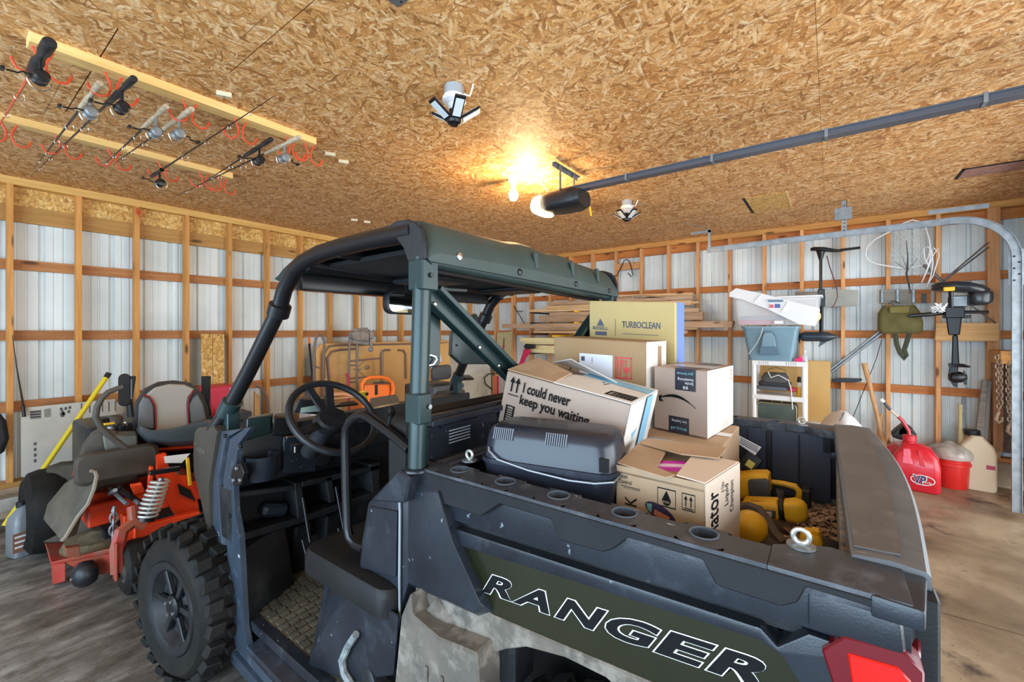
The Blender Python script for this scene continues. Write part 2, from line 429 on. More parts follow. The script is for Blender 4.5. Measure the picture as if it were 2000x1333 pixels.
# ---------------------------------------------------------------- ceiling fittings
def hook(c, sx, p, up=1):
    """a vinyl coated double hook screwed under the strip"""
    x, y, z = c
    m = M()
    for s in (-1, 1): m.tube([(x+s*a, y, z-b) for a, b in ((.034,-.01), (.028,.008), (.013,.045), (.010,.075), (.020,.108), (.048,.124), (.075,.116), (.088,.088), (.090,.076))], .0052, 7)
    return m
strips = []
def strip(name_pts, y, z, x0, x1, label):
    t = thing('rod_rack_strip', label, 'wooden strip', ((x0+x1)/2, y, z), 'yellow pine strips under the ceiling')
    part('board', M().box((x0, y-.045, z), (x1, y+.045, ZT)), m_yel, t, bevel=.002)
    return t
ts1 = strip(None, 2.86, ZT-.045, .255, 1.53, 'nearer yellow pine strip on the ceiling holding the rod handles')
ts2 = strip(None, 4.05, ZT-.045, -.25, 1.47, 'farther yellow pine strip on the ceiling by the framed wall')
for px, py in ((72,125), (205,170), (345,222), (440,255), (535,288), (585,292)):
    p = gZ(px, py, ZT-.045); part('hook', hook((p[0], 2.86, ZT-.045), 1, p), m_red, ts1)
for px, py in ((15,250), (108,290), (215,302), (300,333), (388,345), (428,352)):
    p = gZ(px, py, ZT-.05); part('hook', hook((p[0], 4.05, ZT-.045), 1, p), m_red, ts2)
def rod(a, b, hr, label, cork, reel_side=1, hl=.42, reelmat=None):
    """spinning rod hanging in the hooks; a = butt, b = tip"""
    a = Vector(a); b = Vector(b); d = (b-a).normalized()
    t = thing('fishing_rod', label, 'fishing rod', tuple(a), 'fishing rods hanging under the ceiling')
    part('handle', M().lathe(a, d, [(hr*.9,0), (hr,.01), (hr,.11), (hr*.75,.13), (hr*.75,.2), (hr,.22), (hr*.8,hl-.03), (hr*.4,hl)], 12), cork, t)
    part('blank', M().tube([a+d*hl*.9, a+d*(hl+(b-a).length)*.5, b], [.006, .004, .0015], 6), m_redrod if hr > .02 else m_blackm, t)
    L = (b-a).length
    for k, r in ((.36,.018), (.55,.012), (.72,.008), (.86,.006)):
        c = a+d*L*k-Vector((0,0,r+.006))
        side = d.cross(Vector((0,0,1))).normalized()
        part('line_guide', M().tube([c+side*r*math.cos(q*PI/5)+Vector((0,0,1))*r*math.sin(q*PI/5) for q in range(10)], .0015, 4, closed=True), m_chrome, t)
    rp = a+d*.17-Vector((0,0,.085)); side = d.cross(Vector((0,0,1))).normalized()
    R = part('reel', M().rod(a+d*.17-Vector((0,0,.01)), rp+Vector((0,0,.02)), .007, 6).lathe(rp-d*.03, d, [(.018,0), (.026,.005), (.026,.03), (.019,.034), (.019,.055), (.027,.06), (.024,.07), (.008,.075)], 14), reelmat or m_blackm, t)
    part('spool', M().lathe(rp+d*.006, d, [(.020,0), (.020,.02)], 14), m_chrome, R)
    part('bail', M().tube([rp+d*.03+side*.036*math.cos(q*PI/8)+Vector((0,0,-1))*.046*math.sin(q*PI/8) for q in range(9)], .0018, 5), m_chrome, R)
    part('crank', M().tube([rp, rp-side*.05*reel_side, rp-side*.06*reel_side+d*.03, rp-side*.09*reel_side+d*.035], .004, 6).cbox(rp-side*.10*reel_side+d*.035, (.03,.012,.012), (0,0,math.atan2(d.y, d.x))), m_blackm, R)
    return t
m_redrod = pm('red_rod', (.65,.10,.03), .35)
m_cork = pm('cork', (.62,.48,.32), .8, 0, (.40,.30,.20), sc=60)
zr = ZT-.15
specs = [((98,82), (-30,290), .022, 'fishing rod with a thick black grip and red blank, leftmost and nearest', m_blackp, 1),
 ((195,163), (66,330), .014, 'cork handled fishing rod, second from the left', m_cork, 1),
 ((262,153), (60,345), .015, 'dark handled fishing rod crossing beside the second red hook pair', m_blackp, 1),
 ((325,208), (195,330), .014, 'cork handled fishing rod with a red float, left one of the third hook pair', m_cork, 1),
 ((375,213), (225,318), .014, 'cork handled fishing rod, right one of the third hook pair', m_cork, -1),
 ((530,272), (400,355), .014, 'black handled fishing rod near the right end of the pine strip', m_blackp, 1),
 ((585,268), (340,385), .014, 'brown handled fishing rod at the right end of the strip with a big silver reel', m_cork, -1)]
for (ax, ay), (bx, by), hr, lab, mt, sd in specs:
    A = gZ(ax, ay, zr); B = gZ(bx, by, zr-.01); rod(A, B, hr, lab, mt, sd, reelmat=(m_steel if mt is m_cork else m_blackm))
# one rod lies the other way round, its reel beyond the farther strip
A = gZ(296, 345, zr-.03); B = gZ(535, 188, zr+.0); rod(A, B, .013, 'fishing rod lying reversed, reel under the farther strip and tip toward the nearer', m_blackp, -1, .2)
# small scraps and fixings on the ceiling
m_scrap = pm('pale_scrap', (.70,.62,.42), .7)
for i, (px, py, l) in enumerate(((438,180,'small pale wooden cleat on the ceiling beside the near strip'), (645,298,'pale cleat on the ceiling right of the rods, left one of two'), (671,313,'pale cleat on the ceiling right of the rods, right one of two'), (692,428,'pale cleat on the ceiling above the vehicle roof, left one of two'), (717,432,'pale cleat on the ceiling above the vehicle roof, right one of two'))):
    p = gZ(px, py, ZT); t = thing('ceiling_cleat', l, 'cleat', (p[0], p[1], ZT-.02), 'small cleats on the ceiling')
    part('block', M().cbox((p[0], p[1], ZT-.012), (.07,.022,.024), (0,0,-.5)), m_scrap, t, bevel=.002)
    part('screw', M().lathe((p[0], p[1], ZT-.028), (0,0,1), [(.004,0), (.004,.006)], 6), m_steel, t)
# deformable led lamp
m_ledw = pm('led_lens', (.62,.66,.68), .35)
m_sock = pm('lampholder_white', (.80,.80,.80), .35)
m_boxg = pm('junction_box_gray', (.35,.37,.40), .5)
def led(px, py, lab, k=1.0):
    p = gZ(px, py, ZT); x, y = p[0], p[1]; z = ZT
    t = thing('garage_light', lab, 'ceiling light', (x, y, z-.2), 'five-panel lights on the ceiling')
    part('junction_box', M().lathe((x, y, z-.055), (0,0,1), [(.052,0), (.052,.055)], 8), m_boxg, t, bevel=.003)
    part('lampholder', M().lathe((x, y, z-.13), (0,0,1), [(.028,0), (.034,.01), (.034,.03), (.062,.045), (.062,.06), (.055,.075)], 24), m_sock, t)
    part('cable', M().tube([(x+.02, y-.05, z-.05), (x+.04, y-.075, z-.06), (x+.045, y-.085, z-.03), (x+.04, y-.1, z-.004)], .005, 6), m_white, t)
    part('hub', M().lathe((x, y, z-.21), (0,0,1), [(.02,0), (.035,.01), (.042,.035), (.030,.05), (.026,.085)], 18), m_blackm, t)
    for q in range(5):
        a = 2*PI*q/5+.4; d = Vector((math.cos(a), math.sin(a), .62)).normalized(); s = Vector((-math.sin(a), math.cos(a), 0)); u = d.cross(s)
        c = Vector((x, y, z-.20))+d*.035
        f = part('light_panel', M().obox(c-s*.028-u*.008, s*.056, d*.125, u*.014), m_blackm, t, bevel=.003)
        part('lens', M().obox(c-s*.021-u*.011+d*.015, s*.042, d*.095, u*.004), m_ledw, f)
        part('lens', M().obox(c-s*.021+u*.006+d*.015, s*.042, d*.095, u*.004), m_ledw, f)
    return t
led(887, 168, 'five-panel garage light on the ceiling left of the door opener')
led(1224, 392, 'five-panel garage light on the ceiling right of the door opener')
# bare bulb
p = gZ(1002, 350, ZT); bx, by = p[0], p[1]
t = thing('bare_bulb', 'bare clear light bulb in a small holder on the ceiling, left of the door opener', 'light bulb', (bx, by, ZT-.2))
part('holder', M().lathe((bx, by, ZT-.055), (0,0,1), [(.022,0), (.03,.02), (.045,.045), (.045,.055)], 18), m_white, t)
part('bulb', M().lathe((bx, by, ZT-.19), (0,0,1), [(.004,0), (.03,.008), (.045,.035), (.046,.06), (.036,.085), (.02,.11), (.017,.135)], 18), pm('bulb_glass', (.80,.78,.72), .15), t)
part('cap', M().lathe((bx, by, ZT-.075), (0,0,1), [(.016,0), (.016,.022)], 14), m_steel, t)
# door opener with its rail
ox, oy = 2.97, 1.72; oz = ZT-.36
t = thing('door_opener', 'black garage door opener with a lit lens, hung under the ceiling at the rail end', 'door opener', (ox, oy, oz))
part('housing', M().loft([M().srect((ox, oy-.17+.34*k/6, oz+.09), (1,0,0), (0,0,1), .13*s, .075*s, .05) for k, s in enumerate((.8,.97,1,1,1,.97,.85))]), m_blackp, t)
part('lamp_lens', M().loft([M().srect((ox-.02, oy+.17+.13*k/5, oz+.075), (1,0,0), (0,0,1), .125*s, .072*s, .05) for k, s in enumerate((1,1,.95,.83,.6,.25))]), pm('lit_lens', (1.0,.80,.48), .3, emit=9), t)
for sx in (-.11, .11):
    part('hanger', M().box((ox+sx-.012, oy-.02, oz+.13), (ox+sx+.012, oy-.016, ZT-.02)), m_steel, t)
part('perforated_angle', M().box((ox-.2, oy-.03, ZT-.022), (ox+.2, oy-.002, ZT-.018)).box((ox-.2, oy-.004, ZT-.05), (ox+.2, oy, ZT-.018)), m_steel, t)
part('release_cord', M().rod((ox+.03, oy-.2, oz+.02), (ox+.035, oy-.21, oz-.05), .008, 6), m_dew, t)
part('wire', M().tube([(ox-.1, oy+.1, oz+.16), (ox-.16, oy+.16, oz+.26), (ox-.1, oy+.2, oz+.30), (ox-.12, oy+.15, ZT)], .004, 6), m_white, t)
rz_ = ZT-.19
rl = part('rail', M().box((ox-.022, YF+.15, rz_-.018), (ox+.022, oy+.05, rz_+.018)).box((ox-.034, YF+.15, rz_+.012), (ox+.034, oy+.05, rz_+.020)).box((ox-.034, YF+.15, rz_-.02), (ox+.034, oy+.05, rz_-.014)), pm('rail_blue_grey', (.12,.13,.16), .35, .5), t)
for yy in (1.2, .62, .02, -.6): part('rail_clip', M().box((ox-.037, yy-.008, rz_-.024), (ox+.037, yy+.008, rz_+.026)), m_steel, rl)
lamp('opener_bulb', 'POINT', (ox-.02, oy+.36, oz+.14), 32, (1.0, .72, .38), radius=.07)
# patch and hole in the ceiling
c = gZ(1497, 397, ZT)
t = thing('ceiling_patch', 'square plywood patch in the ceiling with dark gaps at its sides', 'patch', (c[0], c[1], ZT-.01))
part('panel', M().box((c[0]-.32, c[1]-.19, ZT-.006), (c[0]+.32, c[1]+.15, ZT-.001)), m_osbw, t)
part('gap', M().box((c[0]-.32, c[1]+.15, ZT-.004), (c[0]+.32, c[1]+.175, ZT-.001)), m_dark, t)
part('edge_strip', M().box((c[0]-.32, c[1]-.205, ZT-.009), (c[0]+.32, c[1]-.19, ZT-.001)), m_yel, t)
c = gZ(1940, 330, ZT)
t = thing('ceiling_hole', 'open cut-out in the ceiling at the far right showing pink insulation', 'cut-out', (c[0], c[1], ZT-.01))
part('frame_edge', M().box((c[0]-.14, c[1]-.5, ZT-.004), (c[0]-.115, c[1]+.20, ZT-.001)).box((c[0]-.14, c[1]+.18, ZT-.004), (c[0]+.14, c[1]+.20, ZT-.001)), m_dark, t)
part('insulation', M().box((c[0]-.115, c[1]-.5, ZT-.003), (c[0]+.14, c[1]+.18, ZT-.001)), pm('insulation', (.30,.14,.10), .95, 0, (.45,.25,.2), sc=30), t)
# plate at the top edge
p = gZ(788, -2, ZT)
t = thing('mending_plate', 'perforated steel plate on the ceiling at the top edge of the photo', 'metal plate', (p[0], p[1], ZT-.01))
mm = M().box((p[0]-.16, p[1]-.02, ZT-.004), (p[0]+.012, p[1]+.05, ZT-.001)); part('plate', mm, m_steel, t)
for k in range(6): part('hole', M().lathe((p[0]-.14+.028*k, p[1]+.015, ZT-.0046), (0,0,1), [(.005,0), (.005,.001)], 8), m_dark, t)
# overhead door hardware on the right
tx = 5.30
t = thing('door_track', 'galvanized overhead door track with its curve, on the right side', 'door track', (tx, -1.3, 0))
zt0 = EYE+.935; path = []
for yy in (1.17, .6, 0, -.5, -.89): path.append((yy, zt0+(1.17-yy)*.018))
zc_ = zt0+2.02*.018
for k in range(1, 11):
    a = PI/2*k/10; path.append((-.89-.37*math.sin(a), zc_-.36*(1-math.cos(a))))
path.append((-1.26, .05))
rings = []
for i, (yy, zz) in enumerate(path):
    a = path[max(i-1,0)]; b_ = path[min(i+1, len(path)-1)]
    tv = Vector((0, b_[0]-a[0], b_[1]-a[1])).normalized(); nv = Vector((0, -tv.z, tv.y))
    c0 = Vector((tx, yy, zz))
    rings.append([c0+Vector((.0,0,0))+nv*.03, c0+Vector((-.018,0,0))+nv*.03, c0+Vector((-.018,0,0))+nv*.026, c0+nv*.026-Vector((.003,0,0)), c0-nv*.026-Vector((.003,0,0)), c0+Vector((-.018,0,0))-nv*.026, c0+Vector((-.018,0,0))-nv*.03, c0-nv*.03])
part('track', M().loft(rings), m_steel, t)
part('hanger_angle', M().box((tx-.002, 1.13, zt0), (tx+.03, 1.16, ZT-.12)).box((tx-.002, 1.13, ZT-.16), (tx+.002, 1.35, ZT-.13)), m_steel, t)
part('hanger_bar', M().cbox((tx-.02, 1.30, ZT-.06), (.03,.26,.004), (.35,0,0)), m_steel, t)
part('perforated_hanger', M().box((tx+.002, -.13, zt0+.03), (tx+.006, -.09, ZT-.01)).box((tx+.002, -.13, ZT-.2), (tx+.03, -.126, ZT-.01)), m_steel, t)
m = M()
for k in range(8): m.lathe((tx-.001, -.11, zt0+.06+.035*k), (1,0,0), [(.006,0), (.006,.002)], 8)
part('slots', m, m_dark, t)
part('foot_plate', M().box((tx-.01, -.17, ZT-.2), (tx+.02, -.03, ZT-.08)), m_steel, t, bevel=.002)
part('joint_plate', M().box((tx+.001, -1.305, 1.95), (tx+.005, -1.215, 2.25)), m_steel, t)
m = M()
for k in range(5): m.lathe((tx-.004, -1.245-(k % 2)*.03, 1.99+.05*k), (-1,0,0), [(.008,0), (.008,.006)], 8)
part('bolts', m, m_blackm, t)
part('wall_angle', M().box((tx+.02, -1.32, .05), (tx+.06, -1.316, 2.2)), m_steel, t)
part('brace', M().box((tx-.01, -1.10, 2.62), (tx-.006, -.72, 2.66)), m_steel, t)
t = thing('torsion_drum', 'dark cable drum and spring shaft at the top right corner above the door', 'cable drum', (5.15, -1.36, 2.55))
part('shaft', M().rod((4.2, -1.38, 2.62), (5.45, -1.38, 2.62), .013, 8), m_steel, t)
part('drum', M().lathe((5.08, -1.38, 2.62), (1,0,0), [(.03,0), (.075,.005), (.075,.02), (.055,.03), (.055,.07), (.07,.08), (.03,.085)], 20), m_blackm, t)
part('bracket', M().box((5.28, -1.5, 2.50), (5.286, -1.33, 2.72)), m_blackm, t)
# ---------------------------------------------------------------- the utility vehicle
def z(r): return EYE+r
m_vblk = pm('vehicle_black_plastic', (.012,.015,.022), .30, 0, (.024,.030,.041), sc=5, bmp=.10, bsc=260, dust=(.045,.055,.070), dlo=.56, dhi=.82, dsc=7, scuff=(.25,.29,.33), ssc=30, spec=.5)
m_vblk2 = pm('vehicle_inner_black', (.008,.009,.010), .45, 0, (.016,.017,.020), sc=7, bmp=.10, bsc=200, dust=(.034,.034,.034), dlo=.5, dhi=.8, dsc=6, spec=.35)
m_vgrn = pm('vehicle_dark_green_frame', (.012,.030,.031), .34, .1, (.018,.040,.041), sc=4)
m_roof = pm('vehicle_roof_texture', (.027,.047,.043), .5, 0, (.038,.060,.056), sc=5, bmp=.25, bsc=350)
m_vdirt = pm('vehicle_muddy_plastic', (.17,.145,.115), .85, 0, (.09,.08,.07), sc=8, bmp=.4, bsc=30, lo=.3, hi=.7, dust=(.25,.22,.185), dlo=.48, dhi=.62, dsc=14)
m_decal = pm('vehicle_olive_gloss', (.010,.012,.005), .22, 0, (.020,.020,.008), sc=2, coat=.1)
m_bedin = pm('bed_liner', (.034,.041,.068), .42, 0, (.04,.044,.06), sc=6, dust=(.07,.08,.11), dlo=.55, dhi=.8, dsc=5, scuff=(.30,.33,.38), ssc=18)  # blue cast of the light on the far wall put into the liner color
m_mudfl = pm('muddy_floor', (.13,.12,.085), .85, 0, (.05,.046,.038), sc=10, bmp=.4, bsc=40, lo=.3, hi=.7)
m_capg = pm('tailgate_cap_gray', (.10,.107,.12), .45, 0, (.13,.136,.15), sc=4, dust=(.18,.18,.18), dlo=.5, dhi=.8, dsc=4, scuff=(.30,.30,.30), ssc=14)
m_seat = pm('seat_vinyl', (.007,.007,.008), .5, 0, (.013,.012,.011), sc=5, bmp=.06, bsc=300, spec=.3)
VT = thing('utility_vehicle', 'dark green and black utility vehicle with roof and cargo bed, in the foreground', 'utility vehicle', (1.54, 1.4, 0))
def vp(name, m, mt, label=None, bevel=0, seg=1, parent=None, smooth=32): return part(name, m, mt, parent or VT, label, bevel, seg, smooth)
def yz(pts, x, dx): # polygon in the side plane, pts = (Y, z relative to eye)
    return M().prism([(x, a, z(b)) for a, b in pts], (dx, 0, 0))
XN = .865; XF = 2.235; YR = -.10; YB = 1.0
# --- bed side (near): stacked bands with a recess between them
def bed_side(x, s, near):
    """x = outer face, s = +1 when the bed lies toward +X"""
    t = .05*s
    sp = bed_parts = None
    rim_in = x+s*.105
    up = [(YB,-.440), (YR+.0,-.440), (YR,-.500), (YB,-.548)]
    a = vp('bed_side_panel', yz([(YB,-.43), (YR-.0,-.43), (YR,-.503), (.05,-.503), (.09,-.512), (YB,-.540)], x-.000*s, t), m_vblk, bevel=.004, seg=2)
    vp('groove_backing', yz([(YB,-.50), (.04,-.48), (.04,-.53), (YB,-.58)], x+.022*s, .02*s), m_vblk2)
    b_ = vp('bed_side_panel', yz([(YB,-.560), (.10,-.527), (.075,-.549), (.03,-.508), (YR+.03,-.508), (YR+.03,-.76), (.0,-.76), (.04,-.60), (.068,-.562), (.10,-.549), (YB,-.607)], x-.006*s, t), m_vblk, bevel=.004, seg=2)
    d = vp('decal_panel', yz([(.95,-.605), (.09,-.549), (.066,-.562), (.03,-.62), (.0,-.70), (.06,-.71), (.60,-.748), (.75,-.757)], x+.004*s, .03*s), m_decal)
    e = vp('lower_edge', yz([(1.0,-.70), (.72,-.748), (.30,-.722), (.0,-.70), (YR+.06,-.70), (YR+.06,-.80), (.1,-.80), (.323,-.786), (.40,-.76), (.503,-.762), (.613,-.785), (.68,-.82), (.748,-.867), (.86,-.90), (.933,-.901), (1.0,-.885)], x-.002*s, .05*s), m_vdirt, bevel=.004)
    # skirt with its three stepped drops
    sk = [(YB+.02,-.412), (YR-.0,-.412), (YR,-.428), (.032,-.425), (.045,-.455), (.069,-.470), (.17,-.470), (.195,-.430), (.34,-.430), (.372,-.462), (.397,-.477), (.509,-.482), (.53,-.440), (.68,-.440), (.72,-.470), (.745,-.488), (.93,-.488), (YB+.02,-.46)]
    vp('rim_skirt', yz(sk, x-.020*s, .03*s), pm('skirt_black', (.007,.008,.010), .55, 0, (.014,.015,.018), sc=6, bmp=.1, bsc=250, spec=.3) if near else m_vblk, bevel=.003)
    return a, d
pn, dn = bed_side(XN, 1, True)
pf, df = bed_side(XF, -1, False)
# lettering on the near side
sl = .0905; exx = (0, -1, sl); 
def vlet(ch, y0, wdt):
    for nm, mt, off, lf in (('letter_outline', m_white, .06, .0012), ('letter_fill', m_ink, .034, .0024)):
        cu = bpy.data.curves.new('t', 'FONT'); cu.body = ch; cu.offset = off; cu.shear = 0; cu.resolution_u = 4
        to = bpy.data.objects.new('t', cu); C.objects.link(to)
        me = bpy.data.meshes.new_from_object(to.evaluated_get(bpy.context.evaluated_depsgraph_get()))
        bpy.data.objects.remove(to, do_unlink=True)
        xs = [v.co.x for v in me.vertices]; ys_ = [v.co.y for v in me.vertices]
        x0, x1, q0, q1 = min(xs), max(xs), min(ys_), max(ys_)
        g = .0022 if nm == 'letter_fill' else 0
        gx = g*1.5
        for v in me.vertices:
            a = gx+(v.co.x-x0)/(x1-x0)*(wdt-2*gx); h = g+(v.co.y-q0)/(q1-q0)*(.060-2*g)
            yy = y0-a-h*.62
            zz = z(-.702)+sl*(.76-(y0-a))+h
            v.co = Vector((XN+.004-lf, yy, zz))-orgof(dn)-Vector((0,0,0))
        me.name = nm; me.materials.clear(); me.materials.append(mt)
        o = bpy.data.objects.new(nm, me); C.objects.link(o); o.parent = dn
for ch, y0, wdt in (('R', .762, .103), ('A', .662, .118), ('N', .535, .105), ('G', .420, .112), ('E', .298, .092), ('R', .197, .105)): vlet(ch, y0, wdt)
# quarter panel in front of the bed side
def quarter(s, x):
    base = [gX(*p, XN-.004) for p in ((798,924), (866,953), (896,1058), (959,1196), (935,1204), (796,1142))]
    face = [gX(*p, XN-.030) for p in ((798,962), (855,962), (884,1060), (938,1180), (925,1196), (796,1138))]
    if s < 0: base = [(2*1.55-p[0], p[1], p[2]) for p in base]; face = [(2*1.55-p[0], p[1], p[2]) for p in face]
    back = [(p[0]+.04*s, p[1], p[2]) for p in base]
    m.loft([back, base, face]) if False else None
    return vp('quarter_panel', M().loft([back, base, face]), m_vblk, bevel=.002)
quarter(1, XN-.040); quarter(-1, XF+.040)
vp('wheel_arch_liner', M().box((XN+.02, .66, z(-.93)), (XN+.10, 1.0, z(-.72))), m_vblk2)
vp('suspension_tube', M().rod((XN-.005, .94, z(-.79)), (XN+.03, .84, z(-.86)), .028, 12), m_vdirt)
vp('arch_rim', M().tube([(XN-.006, a, z(b)) for a, b in ((1.0,-.765), (1.005,-.80), (.97,-.85), (.90,-.885), (.84,-.895), (.80,-.885))], .010, 6), m_vdirt)
# --- rim with round pockets
def rim(x, s, label):
    """rim top at z -.405, pockets along it"""
    xo = x-.018*s; xi = x+.072*s
    zt_ = z(-.405); m_rim = pm('rim_worn', (.030,.033,.042), .42, 0, (.05,.054,.066), sc=6, bmp=.15, bsc=200, dust=(.12,.13,.155), dlo=.50, dhi=.72, dsc=13, scuff=(.40,.43,.48), ssc=24); r = vp('bed_rim', M().prism([(xo, YR, zt_-.03), (xi+.03*s, YR, zt_-.03), (xi+.05*s, YR+.10, zt_-.03), (xi+.03*s, YR+.15, zt_-.03), (xi, YR+.19, zt_-.03), (xo, YR+.19, zt_-.03)], (0,0,.03)), m_rim, label, bevel=.004, seg=2)
    cups = (.205, .372, .542, .708, .875)
    y0 = YR+.19
    m = M()
    for c in cups:
        a, b = c-.045, c+.045
        if a > y0: m.box((xo, y0, zt_-.03), (xi-.012*s, a, zt_)); 
        # square plate with a round pocket in it
        cxm = x+.038*s; hx = .045; R_ = .026
        sq = []; ci = []; cb = []
        for k in range(16):
            t = 2*PI*k/16+PI/16; u_, v_ = math.cos(t), math.sin(t); q = max(abs(u_), abs(v_))
            ex_, ey_ = u_/q, v_/q
            sq.append((x+.027*s+ex_*.045, c+ey_*.045, zt_)); ci.append((cxm+u_*R_, c+v_*R_, zt_)); cb.append((cxm+u_*R_*.9, c+v_*R_*.9, zt_-.028))
        n = len(m.v); m.v += sq+ci+cb
        for k in range(16):
            j = (k+1) % 16
            m.f += [(n+k, n+j, n+16+j, n+16+k), (n+16+k, n+16+j, n+32+j, n+32+k)]
        m.f.append(tuple(n+32+k for k in range(16)))
        m.box((xo, a, zt_-.03), (xo+.004*s, b, zt_-.0005)); m.box((xi-.004*s, a, zt_-.03), (xi, b, zt_-.0005))
        y0 = b
    m.box((xo, y0, zt_-.03), (xi-.02*s, YB+.02, zt_))
    part('rim_rail', m, m_rim, r, bevel=0)
    for c in cups:
        lp = M(); lp.tube([(x+.038*s+.027*math.cos(q*PI/9), c+.027*math.sin(q*PI/9), zt_+.0005) for q in range(18)], .0022, 5, closed=True)
        part('pocket_lip', lp, pm('worn_plastic', (.10,.12,.15), .35), r)
    return r
rim(XN, 1, 'worn black bed rim with round pockets'); rim(XF, -1, None)
# --- bed box
BI0, BI1 = XN+.072, XF-.072; BZ = z(-.71)
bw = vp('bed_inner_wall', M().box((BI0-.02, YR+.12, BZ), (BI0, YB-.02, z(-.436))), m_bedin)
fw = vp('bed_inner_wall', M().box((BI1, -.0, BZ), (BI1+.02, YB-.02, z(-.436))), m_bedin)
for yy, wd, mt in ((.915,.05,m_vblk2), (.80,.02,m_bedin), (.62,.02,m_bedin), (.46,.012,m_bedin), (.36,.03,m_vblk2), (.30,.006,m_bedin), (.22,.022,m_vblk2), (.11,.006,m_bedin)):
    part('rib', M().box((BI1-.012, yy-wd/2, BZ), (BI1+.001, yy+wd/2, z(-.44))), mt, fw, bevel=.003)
part('latch_notch', M().box((BI1-.02, .005, z(-.50)), (BI1+.002, .025, z(-.42))), m_blackm, fw)
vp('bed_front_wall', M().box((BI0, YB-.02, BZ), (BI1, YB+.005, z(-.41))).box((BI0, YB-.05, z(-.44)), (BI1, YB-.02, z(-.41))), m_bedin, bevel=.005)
for k in range(9):
    vp('floor_plank', M().box((BI0+.005+(BI1-BI0)*k/9, -.03, BZ-.03), (BI0-.006+(BI1-BI0)*(k+1)/9, YB-.02, BZ-(.000 if k % 2 else .008))), pm('bed_floor_plastic', (.17,.125,.10), .8, 0, (.10,.08,.07), sc=6, bmp=.2, bsc=40), bevel=.002)
vp('bed_floor_pan', M().box((BI0-.02, -.05, BZ-.05), (BI1+.02, YB, BZ-.031)), m_vblk2)
# tailgate
TG = vp('tailgate', M().box((BI0-.03, -.065, z(-.74)), (BI1+.03, -.03, z(-.45))), m_capg, bevel=.004)
xa, xb = XN+.10, XF+.02
rings = []
for k in range(13):
    u_ = k/12; x_ = xa+(xb-xa)*u_; bow = .035*math.sin(PI*u_)
    yo = -.135-bow; yi = -.030+.02*u_
    rings.append([(x_, yi, z(-.455)), (x_, yi, z(-.405)), (x_, yi-.004, z(-.400)), (x_, (yi+yo)/2-.0, z(-.396)), (x_, yo+.006, z(-.401)), (x_, yo, z(-.408)), (x_, yo-.004, z(-.50)), (x_, yo+.03, z(-.50))])
part('tailgate_cap', M().loft(rings), m_capg, TG, bevel=0, smooth=28)
rings = []
for k in range(9):
    u_ = .0+k/8*.97; x_ = xa+.03+(xb-xa-.06)*u_; bow = .03*math.sin(PI*u_)
    rings.append([(x_, -.034+.02*u_, z(-.3985)), (x_, -.10-bow*.7+.045*(1-u_)*0, z(-.3955)), (x_, -.10-bow*.7, z(-.3925)), (x_, -.036+.02*u_, z(-.3955))])
part('cap_inlay', M().loft(rings), pm('cap_warm_gray', (.115,.108,.105), .5, 0, (.145,.138,.133), sc=5, dust=(.20,.19,.185), dsc=8), TG)
m_dirty = pm('dirty_ribs', (.30,.25,.20), .8, 0, (.20,.165,.135), sc=12)
for k in range(26):
    x_ = BI0+.01+(BI1-BI0-.02)*k/26
    part('rib', M().box((x_, -.032, BZ), (x_+.022, -.018, z(-.465))), m_dirty, TG, bevel=.003)
part('recess', M().box((BI0, -.0325, BZ), (BI1, -.0300, z(-.455))), m_dark, TG)
# rear corner of the near side
cn = M().loft([[(XN-.022, YR+.05, z(-.405)), (XN+.09, YR+.05, z(-.405)), (XN+.09, YR+.05, z(-.44)), (XN-.022, YR+.05, z(-.44))],
 [(XN-.022, YR-.012, z(-.408)), (XN+.10, YR-.03, z(-.408)), (XN+.10, YR-.03, z(-.44)), (XN-.022, YR-.012, z(-.44))]])
vp('corner_cap', cn, m_vblk, bevel=.006, seg=2)
vp('corner_panel', M().loft([[(XN-.012, .03, z(-.43)), (XN+.09, .03, z(-.43)), (XN+.09, .03, z(-.495)), (XN-.012, .03, z(-.495))],
 [(XN-.016, -.085, z(-.435)), (XN+.09, -.12, z(-.435)), (XN+.09, -.12, z(-.50)), (XN-.016, -.09, z(-.49))]]), m_vblk, bevel=.006, seg=2)
vp('corner_strip', M().box((XN+.07, -.142, z(-.60)), (XN+.12, -.10, z(-.43))), m_vblk2, bevel=.004)
vp('rear_panel', M().box((XN+.03, -.11, z(-.80)), (XF-.03, -.08, z(-.50))), m_vblk, bevel=.006)
# tail light
m_tl = pm('tail_light_rim', (.14,.004,.010), .25, coat=.2); m_tlr = pm('tail_light_lens', (.60,.006,.004), .2, emit=.28, coat=.2)
def taillight(x, s):
    pts = [(-.018,-.486), (-.090,-.480), (-.112,-.500), (-.112,-.66), (-.03,-.66), (.012,-.52)]
    L = vp('tail_light', M().prism([(x-.016*s, a, z(b)) for a, b in pts], (.05*s, 0, 0)).prism([(x+.02*s, -.112, z(-.50)), (x+.12*s, -.125, z(-.50)), (x+.12*s, -.125, z(-.66)), (x+.02*s, -.112, z(-.66))], (0, .03, 0)), m_tl, 'dark red tail light with a bright lens', bevel=.003)
    ip = [(-.022,-.510), (-.082,-.505), (-.098,-.520), (-.098,-.65), (-.04,-.65)]
    part('lens', M().prism([(x-.019*s, a, z(b)) for a, b in ip], (.01*s, 0, 0)), m_tlr, L, bevel=.002)
taillight(XN, 1); taillight(XF, -1)
